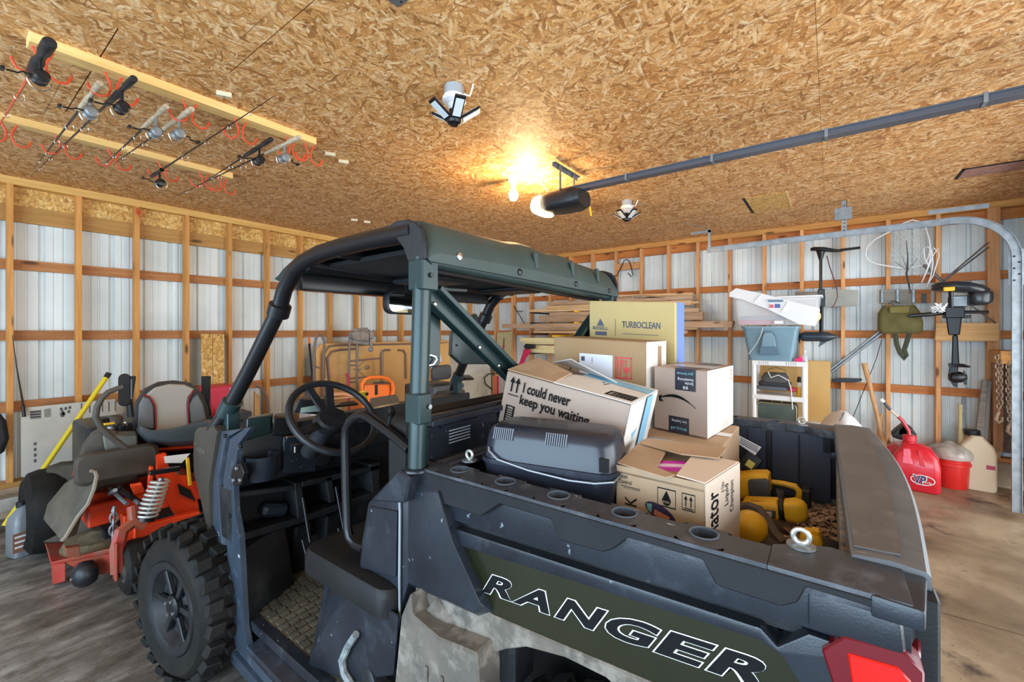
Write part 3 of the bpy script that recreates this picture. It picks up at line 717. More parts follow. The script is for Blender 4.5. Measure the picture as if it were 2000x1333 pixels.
# eye bolts standing in the rim
def eyebolt(x, y, zz=z(-.405), r=.013):
    e = vp('eye_bolt', M().tube([(x+.0, y+r*math.cos(q*PI/8), zz+.019+r*math.sin(q*PI/8)) for q in range(16)], .0045, 8, closed=True).rod((x, y, zz), (x, y, zz+.008), .006, 8), pm('zinc', (.62,.64,.60), .35, .7), 'zinc eye bolt')
    part('washer', M().lathe((x, y, zz+.0005), (0,0,1), [(.024,0), (.024,.003), (.012,.004)], 20), m_steel, e)
eyebolt(.955, .045); eyebolt(2.18, .10); eyebolt(.97, .90, z(-.40), .012)
# --- cab rear corner, seat base and floor
cp = M().loft([[gX(*p, .845) for p in ((778,920), (719,983), (706,1060), (699,1146), (780,1203), (797,1140), (800,948))],
               [gX(*p, .845)[:1] and (gX(*p, .845)[0]+.09, gX(*p, .845)[1], gX(*p, .845)[2]) for p in ((785,925), (728,990), (714,1060), (705,1140), (780,1198), (797,1140), (800,948))]])
vp('corner_pillar_panel', cp, m_vblk, bevel=.005, seg=2)
vp('corner_pillar_cap', M().hexa([gX(*p, .80) for p in ((722,980), (778,918), (800,935), (790,985))], [(q[0]+.11, q[1], q[2]) for q in [gX(*p, .80) for p in ((730,978), (780,925), (798,938), (792,975))]]), m_vblk, bevel=.006)
vp('scuffed_edge', M().tube([gX(*p, .838) for p in ((778,925), (781,1000), (780,1130), (781,1205), (770,1265))], .004, 6), pm('worn_edge', (.30,.34,.38), .5))
vp('pillar_face', M().prism([gX(*p, .838) for p in ((722,990), (775,1000), (772,1128), (703,1110))], (.01, 0, 0)), m_vblk, bevel=.002)
# base below the seat
sb = M().loft([[gX(*p, .815) for p in ((699,1146), (780,1205), (770,1320), (690,1333), (600,1300), (611,1268), (650,1200))],
               [gX(*p, .93) for p in ((690,1110), (780,1180), (775,1300), (690,1333), (640,1300), (640,1240), (636,1128))]])
vp('seat_base_side', sb, m_vblk, bevel=.005)
vp('seat_base_front', M().box((.86, 1.30, z(-1.24)), (2.2, 1.50, z(-.86))), m_vblk2, bevel=.01)
vp('rocker_panel', M().loft([[(.76, 1.94, z(-1.30)), (.90, 1.94, z(-1.24)), (.90, 1.94, z(-1.40)), (.78, 1.94, z(-1.44))],
   [(.76, 1.2, z(-1.33)), (.90, 1.2, z(-1.24)), (.90, 1.2, z(-1.44)), (.78, 1.2, z(-1.46))]]), m_vblk, bevel=.008)
# scraped opening low in the side
vp('scraped_rim', M().tube([gX(*p, .80) for p in ((695,1240), (680,1262), (668,1290), (672,1315), (690,1345), (720,1370))], .012, 7), pm('scraped_plastic', (.36,.40,.40), .8, 0, (.12,.13,.14), sc=20, bmp=.3, bsc=60))
vp('fuel_filler', M().lathe(gX(735, 1330, .84), (-1,.15,.1), [(.05,0), (.05,.03), (.042,.034), (.02,.036)], 18), m_blackp)
# muddy rear fender in front of the rear wheel
fm = M().loft([[gX(*p, .80) for p in ((782,1205), (800,1160), (803,1202), (855,1247), (930,1278), (934,1335), (934,1420), (770,1420), (770,1330))],
               [(q[0]+.10, q[1], q[2]) for q in [gX(*p, .80) for p in ((782,1205), (800,1160), (803,1202), (855,1247), (930,1278), (934,1335), (934,1420), (770,1420), (770,1330))]]])
vp('rear_fender', fm, m_vdirt, 'rear fender caked in pale dried mud', bevel=.006)
for yy in (.78, .84, .9): vp('fender_rib', M().box((.792, yy-.006, z(-1.20)), (.80, yy+.006, z(-.92))), m_vdirt, bevel=.003)
# cab floor
FL = vp('cab_floor', M().box((.80, 1.40, z(-1.26)), (2.28, 2.24, z(-1.225))), m_mudfl, 'muddy ribbed cab floor')
for i in range(15):
    for j in range(11):
        x_ = .84+j*.042+(i % 2)*.006; y_ = 1.56+i*.042
        part('tread_pad', M().box((x_, y_, z(-1.226)), (x_+.031, y_+.026, z(-1.219))), m_mudfl, FL)
part('kerb', M().box((.79, 1.40, z(-1.26)), (.835, 2.12, z(-1.222))), m_vblk, FL, bevel=.004)
text('maker_name', 'POLARIS', (.815, 1.86, z(-1.2255)), (0,-1,0), (1,0,0), .16, .022, m_ink, FL)
vp('fire_wall', M().hexa([(.80, 2.22, z(-1.24)), (2.28, 2.22, z(-1.24)), (2.28, 2.3, z(-1.24)), (.80, 2.3, z(-1.24))], [(.80, 2.20, z(-.98)), (2.28, 2.20, z(-.98)), (2.28, 2.3, z(-.98)), (.80, 2.3, z(-.98))]), m_vblk2)
for x_ in (.90, 1.06, 1.22): vp('fire_wall_rib', M().hexa([(x_, 2.18, z(-1.22)), (x_+.09, 2.18, z(-1.22)), (x_+.09, 2.24, z(-1.22)), (x_, 2.24, z(-1.22))], [(x_, 2.15, z(-.98)), (x_+.09, 2.15, z(-.98)), (x_+.09, 2.22, z(-.98)), (x_, 2.22, z(-.98))]), m_vblk2, bevel=.012)
vp('pedal', M().cbox((1.05, 1.98, z(-1.02)), (.07,.012,.10), (-.5,0,0)).rod((1.05, 1.99, z(-1.0)), (1.05, 2.06, z(-.8)), .008, 6), m_blackm, bevel=.002)
vp('pedal', M().cbox((1.22, 1.98, z(-1.05)), (.05,.012,.13), (-.4,0,0)).rod((1.22, 1.99, z(-1.0)), (1.22, 2.06, z(-.8)), .008, 6), m_blackm, bevel=.002)
# door frame panel (front edge of the cab opening)
fp_o = ((466,839), (432,843), (412,911), (411,1000), (414,1092), (425,1250), (438,1280), (500,1350), (560,1420), (600,1420))
fp_i = ((490,836), (464,870), (457,956), (459,1000), (468,1047), (477,1228), (484,1262), (540,1330), (600,1395), (640,1410))
ring_o = [gX(*p, .765) for p in fp_o]; ring_i = [gX(*p, .765) for p in fp_i]
m = M(); 
mid = [tuple((a+b)/2 for a, b in zip(p, q)) for p, q in zip(ring_o, ring_i)]
for band in (0, 1):
    for k in range(len(fp_o)-1):
        o0, o1, i0, i1, c0, c1 = ring_o[k], ring_o[k+1], ring_i[k], ring_i[k+1], mid[k], mid[k+1]
m_dfp = pm('door_frame_bluelit', (.026,.038,.058), .36, 0, (.040,.056,.080), sc=4, bmp=.08, bsc=200, dust=(.12,.15,.19), dlo=.60, dhi=.85, dsc=12, scuff=(.42,.47,.52), ssc=34)  # base color lightened and blued for the light on it; dust and scuffs its own
def shift(p, dx): return (p[0]+dx, p[1], p[2])
def lerp(p, q, t): return tuple(a+(b-a)*t for a, b in zip(p, q))
rings = []
for o_, i_ in zip(ring_o, ring_i):
    rings.append([shift(o_, .05), shift(o_, -.0), lerp(shift(o_, -.008), shift(i_, -.008), .45), shift(lerp(o_, i_, .48), .012), shift(lerp(o_, i_, .56), .012), shift(lerp(o_, i_, .60), -.004), shift(i_, .0), shift(i_, .02)])
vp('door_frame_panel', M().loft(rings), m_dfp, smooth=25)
vp('foot_well_side', M().hexa([(.79, 1.99, z(-1.25)), (1.04, 2.10, z(-1.25)), (1.04, 2.26, z(-1.25)), (.79, 2.26, z(-1.25))], [(.79, 2.03, z(-.93)), (1.0, 2.12, z(-.93)), (1.0, 2.26, z(-.93)), (.79, 2.26, z(-.93))]), m_vblk2, bevel=.02, seg=2)
lt = vp('door_latch', M().loft([[gX(*p, .76) for p in ((456,910), (470,905), (476,925), (470,948), (456,950), (450,930))], [shift(gX(*p, .76), .02) for p in ((456,910), (470,905), (476,925), (470,948), (456,950), (450,930))]]), m_blackm, bevel=.002)
for p in ((464,915), (458,938), (471,938)): part('bolt', M().lathe(gX(*p, .757), (-1,0,0), [(.008,0), (.008,.008), (.003,.010)], 10), m_steel, lt)
for p in ((440,852), (470,872), (448,1008)): vp('bolt', M().lathe(gX(*p, .757), (-1,0,0), [(.009,-.006), (.009,.004), (.004,.006)], 10), m_blackm)
# front fender, hood and nose
def fender(x, s):
    pts = [(2.205,-.447), (2.24,-.428), (2.44,-.462), (2.485,-.49), (2.50,-.60), (2.49,-.69), (2.40,-.80), (2.33,-.91), (2.30,-1.03), (2.30,-.70)]
    return vp('front_fender', M().prism([(x, a, z(b)) for a, b in pts], (s*.06, 0, 0)), pm('fender_brown_black', (.030,.024,.018), .42, 0, (.05,.042,.032), sc=3), bevel=.010, seg=2)
FN = fender(.745, 1); fender(2.335, -1)
text('model_number', '1000', gX(384, 881, .744), (0,-1,0), (0,0,1), .11, .022, pm('fender_letter', (.16,.14,.11), .4), FN, shear=.3)
text('model_number', 'XP', gX(378, 868, .744), (0,-1,0), (0,0,1), .05, .014, pm('fender_letter', (.16,.14,.11), .4), FN, shear=.3)
hd = M().loft([[(.76, 2.24, z(-.448)), (1.0, 2.26, z(-.462)), (1.54, 2.27, z(-.465)), (2.08, 2.26, z(-.462)), (2.32, 2.24, z(-.448)), (2.32, 2.24, z(-.6)), (.76, 2.24, z(-.6))],
 [(.86, 2.5, z(-.54)), (1.05, 2.6, z(-.54)), (1.54, 2.65, z(-.54)), (2.03, 2.6, z(-.54)), (2.22, 2.5, z(-.54)), (2.22, 2.5, z(-.7)), (.86, 2.5, z(-.7))],
 [(1.02, 2.82, z(-.66)), (1.12, 2.88, z(-.63)), (1.54, 2.92, z(-.62)), (1.96, 2.88, z(-.63)), (2.06, 2.82, z(-.62)), (2.06, 2.82, z(-.9)), (1.02, 2.82, z(-.9))]])
vp('hood', hd, m_vgrn, bevel=.01, seg=2)
vp('front_bumper', M().box((1.0, 2.90, z(-1.15)), (2.08, 3.0, z(-.88))), m_blackp, bevel=.02, seg=2)
vp('chassis', M().box((1.0, .0, z(-1.30)), (2.08, 2.85, z(-1.24))).box((1.1, .0, z(-1.24)), (1.98, 1.3, z(-.80))), m_vblk2)
# wheels
def wheel(x, y, s, r=.342, wd=.25, turn=0):
    n0 = set(bpy.data.objects)
    W = vp('wheel', M().lathe((x, y, r), (s,0,0), [(r*.60,.01), (r*.80,0), (r*.90,.03), (r*.93,.07), (r*.93,wd-.07), (r*.90,wd-.03), (r*.80,wd), (r*.60,wd-.01)], 40, closed=True), m_rub)
    for k in range(24):
        for j, xx in enumerate((.02, .085, .145, .20)):
            a = 2*PI*(k+(.5 if j % 2 else 0))/24
            c = Vector((x+s*(xx+.018), y+math.cos(a)*r*.955, r+math.sin(a)*r*.955))
            t_ = Vector((0, -math.sin(a), math.cos(a))); u_ = Vector((0, math.cos(a), math.sin(a))); xx_ = Vector((s, 0, 0))
            if j == 0: xx_ = (xx_+u_*.3).normalized()
            q = M().obox(c-xx_*.028-t_*.022-u_*.016, xx_*.056, t_*.046+xx_*(.012 if j % 2 else -.012), u_*.036)
            o = part('tread_block', q, m_rub, W, bevel=.003)
    part('rim', M().lathe((x, y, r), (s,0,0), [(.03,.035), (.07,.05), (.10,.06), (.14,.05), (.165,.012), (.185,.004), (.20,.004), (.208,.02), (.208,.2)], 28, cap=False), m_blackp, W)
    part('hub', M().lathe((x, y, r), (-s,0,0), [(.05,-.06), (.05,-.02), (.035,-.012), (.02,-.01)], 14), m_blackm, W)
    for k in range(6):
        a = 2*PI*k/6
        part('spoke', M().obox(Vector((x+s*.045, y+math.cos(a)*.05-math.sin(a)*.012, r+math.sin(a)*.05+math.cos(a)*.012)), (0, math.cos(a)*.11, math.sin(a)*.11), (0, math.sin(a)*.024, -math.cos(a)*.024), (-s*.02, 0, 0)), m_blackp, W, bevel=.003)
    for k in range(4):
        a = 2*PI*k/4+.4
        part('lug_nut', M().lathe((x+s*.02, y+math.cos(a)*.034, r+math.sin(a)*.034), (-s,0,0), [(.007,0), (.007,.014)], 6), m_steel, W)
    if turn:
        O = Vector((x, y, r))-orgof(VT); R = Matrix.Translation(O) @ Matrix.Rotation(turn, 4, 'Z') @ Matrix.Translation(-O)
        for o in set(bpy.data.objects)-n0:
            o.data.transform(R)
    return W
w0 = wheel(.612, 2.37, 1, turn=math.radians(8))
wheel(2.45, 2.40, -1, turn=math.radians(8))
wheel(.735, .44, 1); wheel(2.345, .44, -1)
# seat
vp('seat_cushion', M().loft([M().srect((1.53, 1.33, z(zz)), (1,0,0), (0,1,0), .735-i, .26-i, .06) for zz, i in ((-.885,.012), (-.875,0), (-.815,0), (-.795,.010), (-.785,.035))]), m_seat, 'black bench seat cushion')
sbk = vp('seat_back', M().loft([M().srect((1.56, 1.10+(.05*k), z(-.545)), (1,0,0), (0,0,1), .66-i, .265-i, .05) for k, i in ((0,.02), (.3,0), (2,0), (2.3,.02))]), m_seat)
# molded panel behind the seat, blue-gray in daylight
bp = vp('rear_cab_panel', M().box((BI0-.03, 1.02, z(-.44)), (2.2, 1.05, z(-.27))), m_vblk, bevel=.004)
part('ledge', M().box((BI0-.03, .995, z(-.30)), (1.33, 1.03, z(-.278))), m_vblk, bp, bevel=.004)
part('ledge', M().box((BI0-.03, .985, z(-.425)), (1.33, 1.02, z(-.405))), m_vblk, bp, bevel=.004)
part('raised_rib', M().tube([gY(*p, 1.012) for p in ((822,842), (838,838), (848,826), (856,825), (864,834), (930,818))], .006, 6), m_vblk, bp)
for k in range(5): part('label_line', M().box((1.0, 1.017, z(-.372+.010*k)), (1.10, 1.0195, z(-.369+.010*k))), pm('label_print', (.40,.45,.50), .5), bp)
# hip bar
vp('hip_bar', M().tube([gX(*p, .88) for p in ((712,1072), (694,1064), (683,1050), (679,1030), (676,950), (675,860), (677,838), (684,824), (695,814), (708,811), (720,815), (740,830), (775,856), (800,878))], .0165, 10), m_blackm)
# headrest behind the driver's post
hr = vp('headrest', M().loft([M().srect((.965, 1.06, z(-.005)), (1,0,0), (0,0,1), .038, .115, .02), M().srect((.965, 1.12, z(-.005)), (1,0,0), (0,0,1), .038, .115, .02)]), m_vgrn, bevel=.004)
part('support_tube', M().rod((.945, 1.085, z(-.44)), (.945, 1.085, z(-.11)), .019, 12), m_vgrn, hr)
part('bright_loop', M().tube([gY(*p, 1.05) for p in ((826,698), (840,694), (850,697), (852,703), (846,712), (830,716))], .004, 6), m_chrome, hr)
# --- dashboard
DY = 2.07
D = vp('dashboard', M().prism([(.80, DY+.02, z(-.44)), (.80, 2.32, z(-.47)), (.80, 2.32, z(-.75)), (.80, DY+.06, z(-.70)), (.80, DY+.02, z(-.64))], (1.46, 0, 0)), m_vblk2, bevel=.012, seg=2)
part('dash_top_panel', M().hexa([gY(480,862,DY+.01), gY(530,846,DY+.01), gY(530,846,2.25), gY(480,862,2.25)], [gY(482,818,DY+.01), gY(530,810,DY+.01), gY(534,806,2.28), gY(484,815,2.28)]), m_vgrn, D, bevel=.005)
part('instrument_hood', M().hexa([gY(532,852,DY-.0), gY(590,852,DY-.0), gY(590,852,2.3), gY(532,852,2.3)], [gY(534,814,DY+.0), gY(575,812,DY+.0), gY(578,806,2.3), gY(536,808,2.3)]), m_vblk2, D, bevel=.008)
g1 = part('cup_holder', M().lathe(Vector(gY(512, 890, DY-.02))+Vector((0,0,-.105)), (0,0,1), [(.050,0), (.056,.01), (.066,.104), (.068,.108), (.060,.108), (.052,.03), (.03,.028)], 24), m_vblk, D)
part('switch_panel', M().hexa([gY(553,925,DY-.03), gY(617,922,DY-.03), gY(617,922,DY+.05), gY(553,925,DY+.05)], [gY(553,853,DY-.03), gY(617,850,DY-.03), gY(600,843,DY+.05), gY(553,850,DY+.05)]), m_vblk, D, bevel=.006)
part('switch', M().hexa([gY(568,888,DY-.034), gY(593,884,DY-.034), gY(593,884,DY), gY(568,888,DY)], [gY(568,869,DY-.034), gY(593,866,DY-.034), gY(593,866,DY), gY(568,869,DY)]), m_blackp, D, bevel=.003)
part('switch_mark', M().hexa([gY(574,885,DY-.0355), gY(577,885,DY-.0355), gY(577,885,DY-.03), gY(574,885,DY-.03)], [gY(574,873,DY-.0355), gY(577,873,DY-.0355), gY(577,873,DY-.03), gY(574,873,DY-.03)]), m_white, D)
part('vent_barrel', M().lathe(gY(625, 890, DY-.02), (0,1,0), [(.042,-.02), (.05,-.018), (.05,.05)], 20), m_vblk2, D)
# display
ds = part('display_housing', M().hexa([gY(572,806,1.86), gY(640,812,1.86), gY(640,812,1.95), gY(572,806,1.95)], [gY(584,780,1.86), gY(634,778,1.86), gY(640,772,1.95), gY(588,774,1.95)]), m_blackp, D, bevel=.006)
part('screen', M().hexa([gY(586,807,1.856), gY(624,804,1.856), gY(624,804,1.865), gY(586,807,1.865)], [gY(588,797,1.856), gY(624,791,1.856), gY(624,791,1.865), gY(588,797,1.865)]), pm('lcd_gray_green', (.36,.48,.43), .3), ds)
# center stack and passenger side top trays
part('center_stack', M().hexa([gY(725,850,2.0), gY(785,842,2.0), gY(785,842,2.2), gY(725,850,2.2)], [gY(722,798,2.0), gY(782,786,2.0), gY(775,770,2.3), gY(722,778,2.3)]), pm('console_gray', (.045,.055,.065), .4), D, bevel=.008)
part('tray_recess', M().hexa([gY(650,797,1.97), gY(700,792,1.97), gY(700,792,2.16), gY(650,797,2.16)], [gY(652,794,1.97), gY(700,789,1.97), gY(690,783,2.16), gY(668,786,2.16)]), m_dark, D)
part('gear_selector', M().rod(gY(757,838,1.86), gY(764,812,1.84), .013, 10).ball(gY(765,804,1.84), (.022,.018,.030), 12), m_blackp, D)
# lower dash with open pockets
LD = vp('lower_dash', M().box((.80, 2.22, z(-1.0)), (2.28, 2.26, z(-.70))), m_dark)
ly = 2.09
def quad(pts, y0, y1): 
    a = [gY(*p, y0) for p in pts]; return a, [(q[0], y1, q[2]) for q in a]
bars = [((462,962), (575,948), (578,958), (462,974)), ((462,1046), (590,1010), (592,1022), (462,1062)), ((575,945), (590,942), (598,1012), (582,1016)), ((636,934), (648,931), (656,980), (644,984)),
        ((590,942), (740,908), (742,918), (590,953)), ((590,1010), (742,958), (742,970), (592,1022)), ((722,908), (742,904), (742,960), (728,964)), ((452,960), (466,960), (466,1060), (452,1062))]
for b4 in bars:
    a, b_ = quad(b4, ly, 2.22); part('pocket_frame', M().hexa(a, b_), m_vblk2, LD, bevel=.004)
part('pocket_liner', M().cbox((.97, 2.17, z(-.86)), (.12,.06,.06), (0,.3,0)), m_vblk, LD, bevel=.015)
# steering wheel
sc_ = Vector((1.0, 1.70, z(-.362))); nrm = Vector((.02, -.72, .69)).normalized(); ax_ = nrm.cross(Vector((0,0,1))).normalized(); ay_ = nrm.cross(ax_)
SW = vp('steering_wheel', M().tube([sc_+ax_*.178*math.cos(2*PI*k/40)+ay_*.178*math.sin(2*PI*k/40) for k in range(40)], .0145, 10, closed=True), m_blackp)
part('hub', M().loft([[sc_-nrm*.035+ax_*a*.8+ay_*b*.8 for a, b in hubp] if False else [sc_+nrm*dz+(ax_*math.cos(2*PI*k/12)*.072+ay_*math.sin(2*PI*k/12)*.058)*sr for k in range(12)] for dz, sr in ((-.06,.9), (-.05,1), (-.015,1), (-.005,.85))]), m_blackp, SW)
part('badge', M().obox(sc_-nrm*.003-ax_*.018-ay_*.004, ax_*.036, ay_*.008, nrm*.002), m_chrome, SW)
for ang in (-.25, PI+.25, PI/2-.28, PI/2+.28):
    d_ = ax_*math.cos(ang)-ay_*math.sin(ang); e_ = nrm.cross(d_)
    part('spoke', M().obox(sc_-nrm*.03+d_*.05-e_*.018, d_*.125+nrm*.022, e_*.036, nrm*.012), m_blackp, SW, bevel=.003)
part('column', M().tube([sc_-nrm*.05, sc_-nrm*.20, sc_-nrm*.26], .04, 12), m_blackp, SW)
# things the cage is made of
tub = .032
XL_, XR_ = .872, 2.21
def cage_side(x, s, near):
    if near:
        path = [gX(*p, x) for p in ((466,832), (480,792), (503,722), (546,602), (556,565), (577,527), (600,508), (630,494), (669,482), (724,469), (785,457), (812,452))]
        path = [(x-.10*max(0, (1-k/3)), p[1], p[2]) if k < 3 else p for k, p in enumerate(path)]
    else:
        nearp = [gX(*p, XL_) for p in ((466,832), (480,792), (503,722), (546,602), (556,565), (577,527), (600,508), (630,494), (669,482), (724,469), (785,457), (812,452))]
        path = [(x+(.10*max(0, (1-k/3)) if k < 3 else 0), p[1], p[2]) for k, p in enumerate(nearp)]
    vp('cage_front_pillar', M().tube(path, tub, 12), m_blackm)
    a, b_ = Vector(path[3]), Vector(path[4]); d = (b_-a).normalized()
    vp('pillar_clamp', M().lathe(a-d*.04, d, [(tub+.002,0), (tub+.012,.006), (tub+.012,.055), (tub+.002,.06)], 14), m_blackm)
    a, b_ = Vector(path[1]), Vector(path[2]); d = (b_-a).normalized()
    vp('pillar_foot', M().lathe(a-d*.04, d, [(tub+.010,0), (tub+.010,.075), (tub+.002,.08)], 14), m_vgrn)
    vp('foot_bracket', M().obox(a+Vector((-.02*s,-.03,-.14)), (.05*s,0,0), (0,.05,0), (0,.0,.12)), m_vgrn, bevel=.004)
    return path
pn_ = cage_side(XL_, 1, True); pr_ = cage_side(XR_, -1, False)
BY = 1.0
def post(x, s):
    vp('rear_post', M().tube([(x-.022*s, BY, z(-.41)), (x-.014*s, BY, z(-.2)), (x, BY, z(.22))], .028, 16), m_vgrn)
    br = vp('post_bracket', M().box((x-.030, BY-.033, z(.12)), (x+.034, BY+.033, z(.212))), m_vgrn, bevel=.004)
    part('bolt', M().lathe((x+.002, BY-.036, z(.165)), (0,-1,0), [(.008,0), (.008,.004)], 10), m_blackm, br)
    b2 = vp('post_bracket', M().box((x-.044, BY-.035, z(-.275)), (x+.006, BY+.03, z(-.185))), m_vgrn, bevel=.004)
    part('bolt', M().lathe((x-.008, BY-.039, z(-.225)), (0,-1,0), [(.007,0), (.007,.004)], 10), m_chrome, b2)
post(XL_, 1); post(XR_, -1)
vp('post_foot', M().lathe((XL_-.022, BY, z(-.415)), (0,0,1), [(.042,0), (.040,.006), (.033,.010)], 18), m_vblk)
def brace(a, b_):
    a, b_ = Vector(a), Vector(b_); d = (b_-a); L = d.normalized(); u_ = Vector((0,1,0)); v_ = L.cross(u_).normalized()
    if v_.z < 0: v_ = -v_
    m = M(); m.obox(a-v_*.036-u_*.006, d, v_*.068, u_*.012); m.obox(a-v_*.036-u_*.030, d, v_*.006, u_*.030); m.obox(a+v_*.016-u_*.04, d, v_*.018, u_*.040)
    o = vp('diagonal_brace', m, m_vgrn, bevel=.002)
    for t in (.06, .55, .80): part('bolt', M().lathe(a+d*t-v_*.015-u_*.007, (0,-1,0), [(.008,0), (.008,.006), (.004,.008)], 10), m_chrome, o)
p_, q_ = gY(838,575,1.04), gY(1000,735,1.04); brace(p_, q_); brace((XL_+XR_-p_[0], 1.04, p_[2]), (XL_+XR_-q_[0], 1.04, q_[2]))
vp('rear_cross_tube', M().rod((XL_, BY-.0, z(.212)), (XR_, BY, z(.185)), .021, 12), m_vgrn)
vp('roof_rail_inner', M().rod((XL_+.02, BY+.06, z(.20)), (XR_-.02, BY+.06, z(.17)), .012, 8), m_blackm)
vp('front_cross_tube', M().tube([(XL_, pn_[6][1], pn_[6][2]-.02), (1.2, pn_[6][1], pn_[6][2]-.03), (1.9, pn_[6][1], pn_[6][2]-.04), (XR_, pn_[6][1], pn_[6][2]-.03)], .024, 10), m_blackm)
vp('middle_cross_tube', M().tube([(XL_, 1.45, z(.285)), (XR_, 1.45, z(.26))], .022, 10), m_blackm)
vp('clamp_block', M().box((XR_-.045, pn_[5][1]-.03, pn_[5][2]-.05), (XR_-.01, pn_[5][1]+.03, pn_[5][2])), m_blackm, bevel=.006)
# roof shell
RO = []
ysr = [(.958,0), (.965,.3), (.985,.58), (1.01,.80), (1.04,.92), (1.07,.98), (1.10,1.0), (1.15,1.02), (1.4,1.0), (1.60,.93), (1.74,.72), (1.86,.35), (1.93,.02)]
def roofring(y, h):
    base = .205+(lambda q: q*q*(3-2*q))(min(max((y-1.02)/.14, 0), 1))*(.03+h*.118-.018)
    out = []; top = .205+.03+h*.118
    n = 16
    fx = lambda zz: .050*max(0, (zz-.205)/(top-.205))**3
    lv = [base+(top-base)*t for t in (0, .15, .55, .85, 1)]
    pts = [(.868 if k == 0 else .857+fx(q), q) for k, q in enumerate(lv)]
    for k in range(n+1):
        x = .93+(2.17-.93)*k/n
        rib = .010 if (k in (6, 7, 10, 11)) and h > .5 else 0
        pts.append((x, top+rib*1.0+.012*math.sin(PI*k/n)))
    pts += [(2.232 if k == 4 else 2.243-fx(q), q) for k, q in enumerate(lv[::-1])]
    return [(x, y, z(zz-.018*(x-.86)/1.4)) for x, zz in pts]
m = M()
outer = [roofring(y, h) for y, h in ysr]
n = len(outer[0])
m.loft(outer, cap=False)
m.f = [f for f in m.f if True]
# drop the faces that would bridge the open underside of each ring
m.f = [f for f in m.f if not ((f[0] % n) == n-1)]
inner = [[(1.545+(x-1.545)*.985, y+(.006 if y < 1.2 else -.006), zz-.008) for x, y, zz in r] for r in outer]
k0 = len(m.v); m.loft(inner, cap=False); m.f = [f for f in m.f if f[0] < k0 or not (((f[0]-k0) % n) == n-1)]
L_ = len(outer)
for k in range(n-1): m.f.append((k, k+1, k0+k+1, k0+k)); m.f.append(((L_-1)*n+k, k0+(L_-1)*n+k, k0+(L_-1)*n+k+1, (L_-1)*n+k+1))
for k in range(L_-1): m.f.append((k*n, k0+k*n, k0+(k+1)*n, (k+1)*n)); m.f.append((k*n+n-1, (k+1)*n+n-1, k0+(k+1)*n+n-1, k0+k*n+n-1))
# rear fascia: closes the back of the shell
RF = vp('roof', m, m_roof, 'textured dark green roof', smooth=40)
fa = [p for p in outer[0]]
part('rear_fascia', M().prism(fa, (0, .01, 0)), m_roof, RF)
part('headliner', M().hexa([(.95, 1.0, z(.262)), (2.15, 1.0, z(.245)), (2.15, 1.84, z(.235)), (.95, 1.84, z(.255))], [(.95, 1.0, z(.28)), (2.15, 1.0, z(.26)), (2.15, 1.84, z(.25)), (.95, 1.84, z(.27))]), m_dark, RF)
vp('front_header', M().box((.93, 1.83, z(.175)), (2.16, 1.90, z(.245))), m_blackm, bevel=.012, seg=2)
for x_ in (1.25, 1.85): part('overhead_tray', M().box((x_, 1.35, z(.215)), (x_+.22, 1.65, z(.24))), m_blackp, RF, bevel=.01)
part('red_tag', M().box((1.24, 1.42, z(.198)), (1.30, 1.47, z(.206))), pm('red_tag_m', (.5,.02,.02), .5), RF)
part('strap', M().tube([(1.30, 1.44, z(.20)), (1.42, 1.45, z(.192)), (1.55, 1.46, z(.198))], .008, 6), m_steel, RF)
for x_, zz in ((.985,.235), (1.31,.222), (1.75,.216), (2.12,.212)): part('bolt', M().lathe((x_, .957, z(zz)), (0,-1,0), [(.013,0), (.012,.004), (.005,.007)], 12), m_chrome if x_ < 1.2 else m_blackm, RF)
for x_ in (1.42, 1.72, 1.98): part('fascia_rib', M().hexa([(x_, .9545, z(.245)), (x_+.018, .9545, z(.245)), (x_+.018, .962, z(.245)), (x_, .962, z(.245))], [(x_-.004, .960, z(.315)), (x_+.022, .960, z(.315)), (x_+.022, .978, z(.315)), (x_-.004, .978, z(.315))]), m_roof, RF, bevel=.005)
for s_, x_ in ((-1, .858), (1, 2.236)): part('roof_end_cap', M().prism([(x_, a, z(b)) for a, b in ((.962,.207), (.961,.255), (.975,.295), (1.0,.322), (1.04,.338), (1.10,.342), (1.15,.325), (1.10,.29), (1.06,.25), (1.04,.207))], (s_*.012, 0, 0)), m_blackp, RF, bevel=.005)
# mirrors
mr_ = vp('rear_view_mirror', M().loft([M().srect((1.42, 1.72+d, z(.135)), (1,0,0), (0,0,1), .155-i, .055-i, .04) for d, i in ((-.02,.008), (-.015,0), (.015,0), (.03,.02))]), m_blackp)
part('mirror_glass', M().loft([M().srect((1.42, 1.699, z(.135)), (1,0,0), (0,0,1), .145, .047, .035), M().srect((1.42, 1.697, z(.135)), (1,0,0), (0,0,1), .145, .047, .035)]), pm('mirror_glass', (.85,.87,.9), .03, 1), mr_)
part('stem', M().rod((1.42, 1.73, z(.17)), (1.42, 1.76, z(.25)), .012, 8), m_blackm, mr_)
sm_pts = ((884,650), (930,612), (948,640), (960,712), (902,712), (882,694))
sd = vp('side_mirror', M().loft([[gY(*p, 2.02) for p in sm_pts], [gY(p[0]-7, p[1], 2.10) for p in sm_pts]]), m_vgrn, bevel=.012, seg=2)
part('bolt', M().lathe(gY(892,675,2.018), (0,-1,0), [(.008,0), (.008,.005)], 10), m_blackm, sd)
vp('mirror_strap', M().lathe(gY(893,735,2.22), (.15,.3,-1), [(.034,0), (.034,.06)], 14), m_vgrn)
